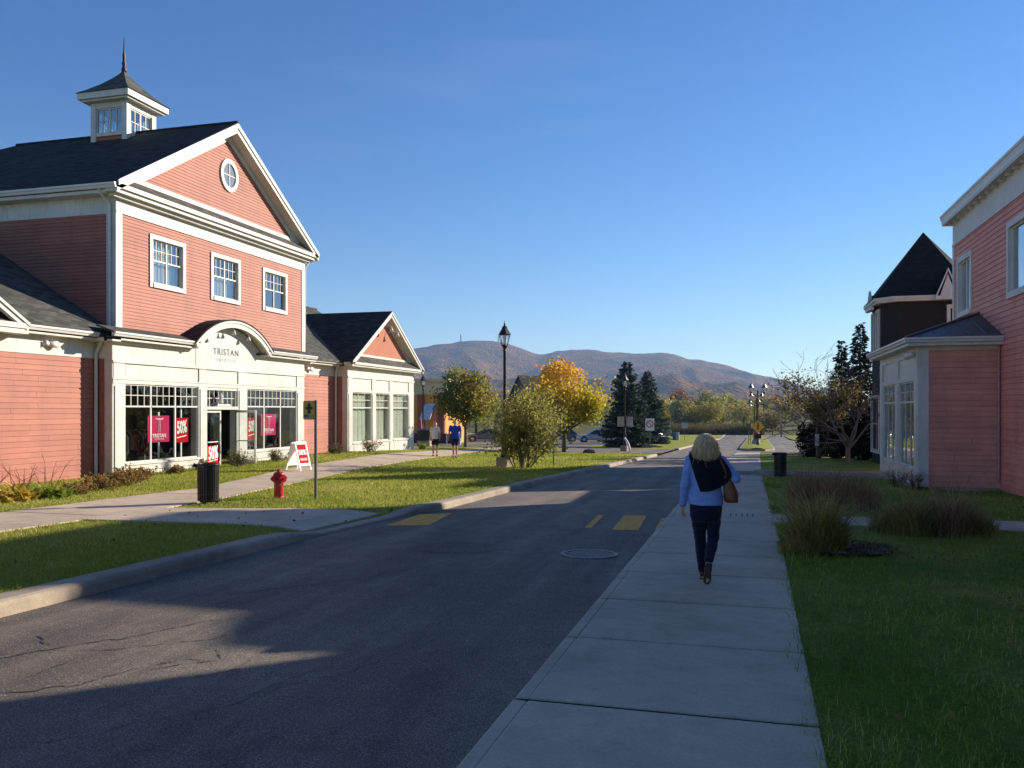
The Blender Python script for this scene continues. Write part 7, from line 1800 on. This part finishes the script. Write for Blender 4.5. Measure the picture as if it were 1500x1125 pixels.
    for z, cx, cy, rx, ry in rings[::-1]:
        a0, a1 = (math.radians(40), math.radians(-220)) if z < 1.56 else (math.radians(89), math.radians(-269))
        rows.append([(cx + rx * math.cos(lerp(a0, a1, k / 40)) * (1 + 0.03 * math.sin(k * 1.9)), cy + ry * math.sin(lerp(a0, a1, k / 40)) * (1 + 0.03 * math.sin(k * 1.9)), z) for k in range(41)])
    q.grid(rows); r = random.Random(9); zs = [g[0] for g in rings]; rxs = [g[3] for g in rings]; rys = [g[4] for g in rings]; cys = [g[2] for g in rings]
    for k in range(900):
        a = math.radians(r.uniform(-225, 45)); ph = r.uniform(0, 6); r_f = r.uniform(0.02, 0.42); am = r.uniform(0.04, 0.16); z1 = r.uniform(1.27, 1.39); z0 = r.uniform(1.50, 1.627); pts = []; rad = []
        for i in range(11):
            s_ = i / 10; z = lerp(z0, z1, s_); aa = a + am * math.sin(ph + s_ * 9) * s_; kk = 1.0 + 0.035 * r.random() + r_f * s_ * s_ + 0.04 * math.sin(ph * 2 + s_ * 8)
            pts.append((interp(z, zs, rxs) * kk * math.cos(aa), interp(z, zs, cys) + interp(z, zs, rys) * kk * math.sin(aa), z)); rad.append(r.uniform(0.002, 0.0045) * (1 - 0.6 * s_))
        q.tube(pts, rad, 4, False)
    for k in range(70):
        a = math.radians(r.uniform(-225, 45)); z0 = r.uniform(1.36, 1.60); L = r.uniform(0.05, 0.13); o = Vector((interp(z0, zs, rxs) * math.cos(a), interp(z0, zs, cys) + interp(z0, zs, rys) * math.sin(a), z0)); d = Vector((math.cos(a), math.sin(a), 0))
        q.tube([o, o + d * L * 0.30 - Vector((0, 0, L * 0.4)), o + d * L * r.uniform(0.25, 0.65) - Vector((r.uniform(-.02, .02), 0, L * 0.9))], [0.0022, 0.0018, 0.0008], 3, False)
    q.build('hair', hm, t, smooth=True, fix=False)
    # handbag hanging from her right shoulder
    bgm = simple('brown_tan_leather', (0.21, 0.055, 0.022), 0.42, 0.3, 9, bmp=0.3, bscale=40)
    bag = thing('handbag', 'brown leather handbag hanging from the right shoulder of the woman in blue', 'handbag', (-0.355, 9.0, P0(9.0)), rz); bag.scale = (S, S, S)
    q = MB(); n = 20; rows = []
    for z, cx, rx, ry in ((0.875, 0.275, 0.052, 0.045), (0.882, 0.275, 0.072, 0.062), (0.93, 0.268, 0.078, 0.066), (1.00, 0.255, 0.070, 0.060), (1.08, 0.243, 0.056, 0.046), (1.15, 0.232, 0.045, 0.03), (1.17, 0.228, 0.042, 0.02)):
        rows.append([(cx + rx * math.copysign(abs(math.cos(2 * PI * k / n)) ** 0.6, math.cos(2 * PI * k / n)) + 0.004 * math.sin(5 * k + 40 * z), -0.03 + ry * math.copysign(abs(math.sin(2 * PI * k / n)) ** 0.6, math.sin(2 * PI * k / n)), z) for k in range(n + 1)])
    q.grid(rows); q.face(rows[0][:-1]); q.face(rows[-1][:-1]); q.build('pouch', bgm, bag, smooth=True)
    q = MB(); q.tube([(0.23, -0.06, 1.15), (0.205, -0.115, 1.24), (0.165, -0.10, 1.33), (0.13, -0.03, 1.415), (0.14, 0.06, 1.385), (0.175, 0.125, 1.28), (0.22, 0.06, 1.19), (0.228, 0.0, 1.15)], 0.010, 6, True, 0.5); q.build('strap', bgm, bag, smooth=True)
    q = MB(); q.tube([(0.29, -0.09, 1.10), (0.335, -0.10, 1.0), (0.345, -0.09, 0.945)], 0.005, 5); q.build('tassel', bgm, bag)
woman()

def stroller(loc, rz, label, H, shirt_c, short_c, hair_c, step, male):
    S = H / 1.70; t = thing('person', label, 'person', loc, rz, 'couple strolling on the left path'); t.scale = (S, S, S)
    w_ = 1.12 if male else 1.0
    shL, shR = (-0.175 * w_, 0, 1.41), (0.175 * w_, 0, 1.41); elL, elR = (-0.235 * w_, -0.03 + step * 0.3, 1.14), (0.235 * w_, -0.03 - step * 0.3, 1.14); wrL, wrR = (-0.245 * w_, 0.06 + step * 0.5, 0.90), (0.245 * w_, 0.06 - step * 0.5, 0.90)
    hpL, hpR = (-0.09, 0, 0.90), (0.09, 0, 0.90); knL, knR = (-0.085, 0.05 - step * 0.6, 0.49), (0.085, 0.05 + step * 0.7, 0.49); anL, anR = (-0.08, -step * 1.3, 0.10), (0.08, step * 1.3, 0.09)
    hc = (0, 0.03, 1.585); b = MB(); head(b, hc); capsule(b, (0, 0, 1.43), (0, 0.012, 1.51), 0.056 * w_, 0.052)
    loft(b, [(0.84, 0, 0, 0.155, 0.115), (0.95, 0, 0, 0.155, 0.115), (1.10, 0, 0.005, 0.14 * w_, 0.10), (1.27, 0, 0, 0.155 * w_, 0.105), (1.40, 0, -0.005, 0.145 * w_, 0.075), (1.45, 0, 0, 0.07, 0.06)])
    for sh, el, wr in ((shL, elL, wrL), (shR, elR, wrR)): capsule(b, sh, el, 0.05 * w_, 0.038 * w_); capsule(b, el, wr, 0.038 * w_, 0.027)
    for hp, kn, an in ((hpL, knL, anL), (hpR, knR, anR)):
        capsule(b, hp, kn, 0.08, 0.053); capsule(b, kn, Vector(kn).lerp(Vector(an), 0.35) + Vector((0, -0.01, 0)), 0.05, 0.052); capsule(b, Vector(kn).lerp(Vector(an), 0.35) + Vector((0, -0.01, 0)), an, 0.052, 0.034); capsule(b, an, (an[0], an[1] + 0.13, 0.04), 0.036, 0.03)
    for wr, s_ in ((wrL, -1), (wrR, 1)): hand(b, wr, (wr[0], wr[1] + 0.02, wr[2] - 0.08), (-s_, 0.3, 0), (0, 1, 0), 0.35)
    blob(b, 'body', SKIN, t, 0.010, 2); face_parts(t, hc)
    q = MB(); loft(q, [(0.86, 0, 0, 0.178 * w_, 0.135), (0.95, 0, 0, 0.172 * w_, 0.132), (1.10, 0, 0.008, 0.165 * w_, 0.13), (1.27, 0, 0.0, 0.172 * w_, 0.122), (1.38, 0, -0.005, 0.165 * w_, 0.092), (1.44, 0, -0.003, 0.10, 0.07), (1.465, 0, 0, 0.066, 0.06)])
    for sh, el in ((shL, elL), (shR, elR)): capsule(q, sh, Vector(sh).lerp(Vector(el), 0.62), 0.068 * w_, 0.064 * w_)
    blob(q, 'shirt', cloth_mat('strolling_shirt', shirt_c), t, 0.012, 3)
    q = MB(); loft(q, [(0.74, 0, 0, 0.16, 0.11), (0.80, 0, -0.005, 0.172, 0.13), (0.92, 0, 0, 0.168, 0.126), (0.97, 0, 0, 0.15, 0.11)])
    for hp, kn in ((hpL, knL), (hpR, knR)): capsule(q, Vector(hp) - Vector((0, 0, .08)), Vector(hp).lerp(Vector(kn), 0.72), 0.094, 0.086)
    blob(q, 'shorts', cloth_mat('strolling_shorts', short_c), t, 0.012, 3)
    q = MB(); loft(q, [(1.56, 0, -0.035, 0.094, 0.072), (1.62, 0, -0.012, 0.098, 0.096), (1.66, 0, -0.002, 0.085, 0.092), (1.69, 0, 0.0, 0.05, 0.06), (1.70, 0, 0, 0.01, 0.01)])
    if not male: loft(q, [(1.44, 0, -0.055, 0.085, 0.05), (1.52, 0, -0.045, 0.10, 0.065), (1.60, 0, -0.03, 0.098, 0.075)])
    blob(q, 'hair', simple('strolling_hair', hair_c, 0.6, 0.2, 20), t, 0.012, 2)
    for an in (anL, anR):
        q = MB(); q.box(an[0] - 0.042, an[0] + 0.042, an[1] - 0.06, an[1] + 0.19, 0.0, 0.022); capsule(q, (an[0] - 0.04, an[1] + 0.1, 0.05), (an[0] + 0.04, an[1] + 0.1, 0.05), 0.022, 0.022, 8); q.build('sandal', simple('brown_sandal', (0.12, 0.05, 0.03), 0.6), t)
stroller((-14.15, 37.6, G(-14.15, 37.6) + 0.03), math.radians(197), 'walker in a white top and black shorts, left of the couple on the far path', 1.62, (0.62, 0.61, 0.62), (0.012, 0.012, 0.014), (0.30, 0.20, 0.12), 0.16, False)
stroller((-13.35, 38.2, G(-13.35, 38.2) + 0.03), math.radians(195), 'walker in bright blue t-shirt and navy shorts, right of the couple on the path', 1.80, (0.02, 0.05, 0.42), (0.010, 0.014, 0.06), (0.22, 0.18, 0.15), -0.14, True)
# ------------------------------------------------------------------ parked cars and the buildings behind them
def car(loc, rz, label, paint, suv=False):
    t = thing('parked_car', label, 'car', loc, rz, 'cars in the far car park'); k = 1.18 if suv else 1.0
    st = [(-2.28, 0.62, 0.62), (-2.22, 0.80, 0.80), (-1.75, 0.88, 0.93), (-0.9, 0.90, 0.95), (0.2, 0.90, 0.94), (1.0, 0.90, 0.90), (1.6, 0.87, 0.82), (2.1, 0.78, 0.70), (2.26, 0.60, 0.55)]
    if suv: st[0] = (-2.2, 0.75, 1.0); st[1] = (-2.15, 0.85, 1.02)
    q = MB(); rows = []
    for x, w_, zb in st:
        zb *= k if suv and x < 1.2 else 1.0
        rows.append([(x, -w_ + 0.03, 0.26), (x, -w_ - 0.01, 0.45), (x, -w_, zb * 0.75), (x, -w_ * 0.93, zb - 0.04), (x, -w_ * 0.80, zb), (x, 0, zb + 0.03), (x, w_ * 0.80, zb), (x, w_ * 0.93, zb - 0.04), (x, w_, zb * 0.75), (x, w_ + 0.01, 0.45), (x, w_ - 0.03, 0.26)])
    q.grid(rows); q.face(rows[0]); q.face(rows[-1][::-1]); q.face([r[0] for r in rows] + [r[-1] for r in reversed(rows)]); q.build('body', paint, t, smooth=True)
    zr = 1.43 * k; zb = 0.93 * k; xs = (-1.95, -1.25, 0.15, 1.05) if not suv else (-2.1, -1.85, 0.15, 1.0)
    q = MB(); lo = [(xs[0], 0.76), (xs[3], 0.76)]
    rows = [[(xs[0], -0.74, zb), (xs[0], 0.74, zb)], [(xs[1], -0.60, zr - 0.03), (xs[1], 0.60, zr - 0.03)], [(xs[2], -0.60, zr), (xs[2], 0.60, zr)], [(xs[3], -0.76, zb - 0.02), (xs[3], 0.76, zb - 0.02)]]
    q.grid(rows)
    for s in (0, 1): q.face([r[s] for r in rows] if s else [r[s] for r in rows][::-1])
    q.build('windows', M['carglass'], t)
    q = MB(); q.hexa([(xs[1] - 0.08, -0.60, zr - 0.035), (xs[2] + 0.06, -0.60, zr - 0.005), (xs[2] + 0.06, 0.60, zr - 0.005), (xs[1] - 0.08, 0.60, zr - 0.035), (xs[1] - 0.02, -0.57, zr + 0.02), (xs[2], -0.57, zr + 0.035), (xs[2], 0.57, zr + 0.035), (xs[1] - 0.02, 0.57, zr + 0.02)])
    for s in (-1, 1):
        for x0, x1 in ((xs[3], xs[2]), (xs[0], xs[1])): q.tube([(x0, s * 0.75, zb - 0.01), (x1, s * 0.60, zr)], 0.035, 5)
        q.tube([(-0.45, s * 0.765, zb - 0.02), (-0.52, s * 0.61, zr)], 0.035, 5); q.tube([(xs[0], s * 0.765, zb), (xs[3], s * 0.775, zb - 0.015)], 0.02, 5)
    q.build('roof', paint, t)
    for x in (-1.38, 1.42):
        for s in (-1, 1):
            q = MB(); o = (x, s * 0.80, 0.32)
            def ring(prof, nn=20):
                qq = MB(); rws = [[(o[0] + r * math.cos(2 * PI * i / nn), o[1] + s * y, o[2] + r * math.sin(2 * PI * i / nn)) for i in range(nn + 1)] for r, y in prof]; qq.grid(rws); return qq
            wl = ring([(0.0, -0.1), (0.30, -0.1), (0.32, -0.06), (0.32, 0.08), (0.30, 0.11), (0.21, 0.115)]).build('wheel', M['rubber'], t)
            ring([(0.215, 0.10), (0.19, 0.09), (0.17, 0.10), (0.05, 0.115), (0.0, 0.115)], 10).build('rim', M['alu'], wl)
            ring([(0.39, 0.118), (0.325, 0.118)]).build('wheel_arch', M['rubber'], t)
    for s in (-1, 1):
        q = MB(); q.box(2.02, 2.20, s * 0.62 - 0.13, s * 0.62 + 0.13, 0.56, 0.68); q.build('headlight', M['whiteprint'], t); q = MB(); q.box(-2.27, -2.14, s * 0.66 - 0.14, s * 0.66 + 0.14, 0.70, 0.84); q.build('tail_light', M['tail'], t)
        q = MB(); q.box(0.72, 0.86, s * 0.98 - 0.07, s * 0.98 + 0.07, 0.93 * k, 1.05 * k); q.build('mirror', paint, t)
def paint(name, c): return simple(name, c, 0.28, 0.04, 2, metal=0.35, coat=0.6)
pk = G(-30, 90) + 0.014
car((-28.3, 91.5, G(-28, 91.5) + 0.016), YAW + PI, 'dark grey blue sedan parked side on, right of the bushy green tree', paint('slate_car_paint', (0.11, 0.13, 0.16)))
car((-25.2, 97.5, G(-25, 97.5) + 0.016), YAW + PI + 0.2, 'dark car partly hidden behind the tall loose shrub', paint('dark_car_paint', (0.05, 0.055, 0.07)))
car((-16.1, 95.2, G(-16, 95.2) + 0.016), YAW + PI, 'silver sedan parked side on between the golden maple and the spruce', paint('silver_car_paint', (0.42, 0.43, 0.46)))
car((-15.2, 101.5, G(-15, 101.5) + 0.016), YAW + PI, 'dark blue tall car behind the silver sedan', paint('midnight_car_paint', (0.012, 0.016, 0.035)), True)
car((-12.6, 132, G(-12.6, 132) + 0.03), YAW + 0.9, 'small white and dark car far off on the lawn edge right of the spruces', paint('white_car_paint', (0.6, 0.6, 0.6)))
car((-21.0, 98.5, G(-21, 98.5) + 0.016), YAW + PI + 0.1, 'grey car half hidden behind the trunk and crown of the golden maple', paint('grey_car_paint', (0.12, 0.12, 0.13)))

def ochre_building():
    T = thing('ochre_building', 'flat roofed ochre shop with cream cornice and brick piers, behind the white pavilion', 'shop')
    FO = FY(80.0, -1); zb = -3.6; x0, x1 = -58, -29.0
    mb = MB(); mb.box(x0, x1, 80, 87, zb, 1.55); mb.build('wall', M['ochre'], T)
    mb = MB(); mb.box(x0 - 0.15, x1 + 0.15, 79.85, 87, 1.55, 2.85); mb.box(x0 - 0.45, x1 + 0.45, 79.55, 87.3, 2.85, 3.15)
    for k in range(8): a = x0 + 1 + k * 3.6; mb.fbox(FO, a, a + 2.4, 1.8, 2.55, 0.15, 0.20)
    mb.build('cornice', M['creamwall'], T)
    mb = MB()
    for x in (-47, -39, -31.6, -29.4): mb.fbox(FO, x - 0.35, x + 0.35, zb, 1.55, 0.0, 0.25)
    mb.fbox(FO, x0, x1, zb, zb + 0.9, 0.0, 0.12); mb.build('pier', M['terracotta'], T)
    window(FO, -31.0, -30.1, -2.3, 0.2, T, M['glass'], 0.1, 1, 0, 0, 0.5, 'dark'); window(FO, -36.5, -33.5, -2.3, 0.6, T, M['glass'], 0.12, 3, 0, 0, 0.7, 'dark')
    mb = MB(); mb.prism([(-31.1, 79.7, 0.6), (-31.1, 78.2, -0.9), (-31.1, 78.2, -1.0), (-31.1, 79.7, 0.45)], (1.1, 0, 0)); mb.build('awning', simple('pale_grey_awning_cloth', (0.55, 0.56, 0.58), 0.8), T)
ochre_building()
t = thing('patio_umbrella', 'closed red patio umbrella before the ochre wall', 'umbrella', (-29.9, 75.5, G(-30, 75.5)))
q = MB(); q.lathe([(0.03, 0), (0.03, 2.5)], (0, 0, 0), 8); q.build('pole', M['galv'], t)
q = MB(); q.lathe([(0.12, 0.75), (0.24, 0.95), (0.20, 1.5), (0.10, 2.2), (0.02, 2.55)], (0, 0, 0), 8); q.build('canopy', M['red'], t)
t = thing('patio_fence', 'dark red patio fence with white posts before the ochre building', 'fence', (0, 0, 0))
q = MB(); q.box(-31.5, -25.0, 73.0, 73.06, P0(73) + 0.1, P0(73) + 1.05); q.build('panel', simple('dark_red_fence_boards', (0.10, 0.02, 0.02), 0.7), t)
for k in range(6): q = MB(); x = -31.5 + k * 1.3; q.box(x - 0.06, x + 0.06, 72.9, 73.0, P0(73), P0(73) + 1.15); q.build('post', M['whiteprint'] if k > 2 else M['terracotta'], t)
t = thing('dark_bin', 'dark blue bin on a concrete block beside the far lantern lamp', 'bin', (-24.0, 61.5, G(-24, 61.5)))
q = MB(); q.box(-0.55, 0.55, -0.4, 0.4, 0, 0.45); q.build('block', M['kerb'], t, bevel=0.02); q = MB(); q.lathe([(0.52, 0.45), (0.62, 1.15), (0.66, 1.18), (0.66, 1.25), (0.3, 1.36)], (0, 0, 0), 12); q.build('tub', simple('dark_navy_plastic', (0.012, 0.02, 0.035), 0.6), t)
t = thing('recycling_box', 'blue recycling boxes on the lawn below the small white car', 'recycling box', (-9.0, 122, P0(122)))
q = MB(); q.box(-0.45, 0.0, -0.3, 0.3, 0, 1.1); q.build('box', simple('teal_plastic', (0.03, 0.10, 0.14), 0.6), t); q = MB(); q.box(0.02, 0.45, -0.3, 0.3, 0, 1.1); q.build('box', simple('pale_blue_plastic', (0.25, 0.33, 0.42), 0.6), t)
t = thing('lawn_stone', 'low stone with grass round it on the lawn behind the golden maple', 'stone', (-9.3, 61.8 - 9.0, G(-9.3, 52.8)))
q = MB(); q.lathe([(0.5, -0.05), (0.48, 0.12), (0.36, 0.24), (0.1, 0.30)], (0, 0, 0), 9); q.build('stone', simple('dark_field_stone', (0.07, 0.07, 0.06), 0.9), t)

def house():
    T = thing('gabled_house', 'house with steep dark gable roof rising behind the golden maple', 'house', (-25.4, 104, -4.1), math.radians(62)); T.scale = (0.62, 0.62, 0.92)
    mb = MB(); mb.box(-5, 5, -4, 4, 0, 4.6); mb.prism([(-5, -4, 4.6), (-5, 4, 4.6), (-5, 0, 9.0)], (10, 0, 0)); mb.build('wall', simple('shade_side_siding', (0.045, 0.055, 0.075), 0.7), T)  # shade on the walls is put into this blackish blue colour
    mb = MB()
    for s in (-1, 1): q_ = [(-5.4, s * 4.5, 4.15), (5.4, s * 4.5, 4.15), (5.4, 0, 9.15), (-5.4, 0, 9.15)]; roofslab(mb, q_ if s < 0 else q_[::-1], 0.15)
    mb.build('roof', M['shingle'], T)
    for x in (-3, 0, 3):
        w_ = MB(); w_.box(x - 0.6, x + 0.6, -4.06, -4.0, 1.2, 2.8); o = w_.build('window', M['white'], T); w_ = MB(); w_.box(x - 0.5, x + 0.5, -4.08, -4.06, 1.3, 2.7); w_.build('pane', M['carglass'], o)
house()
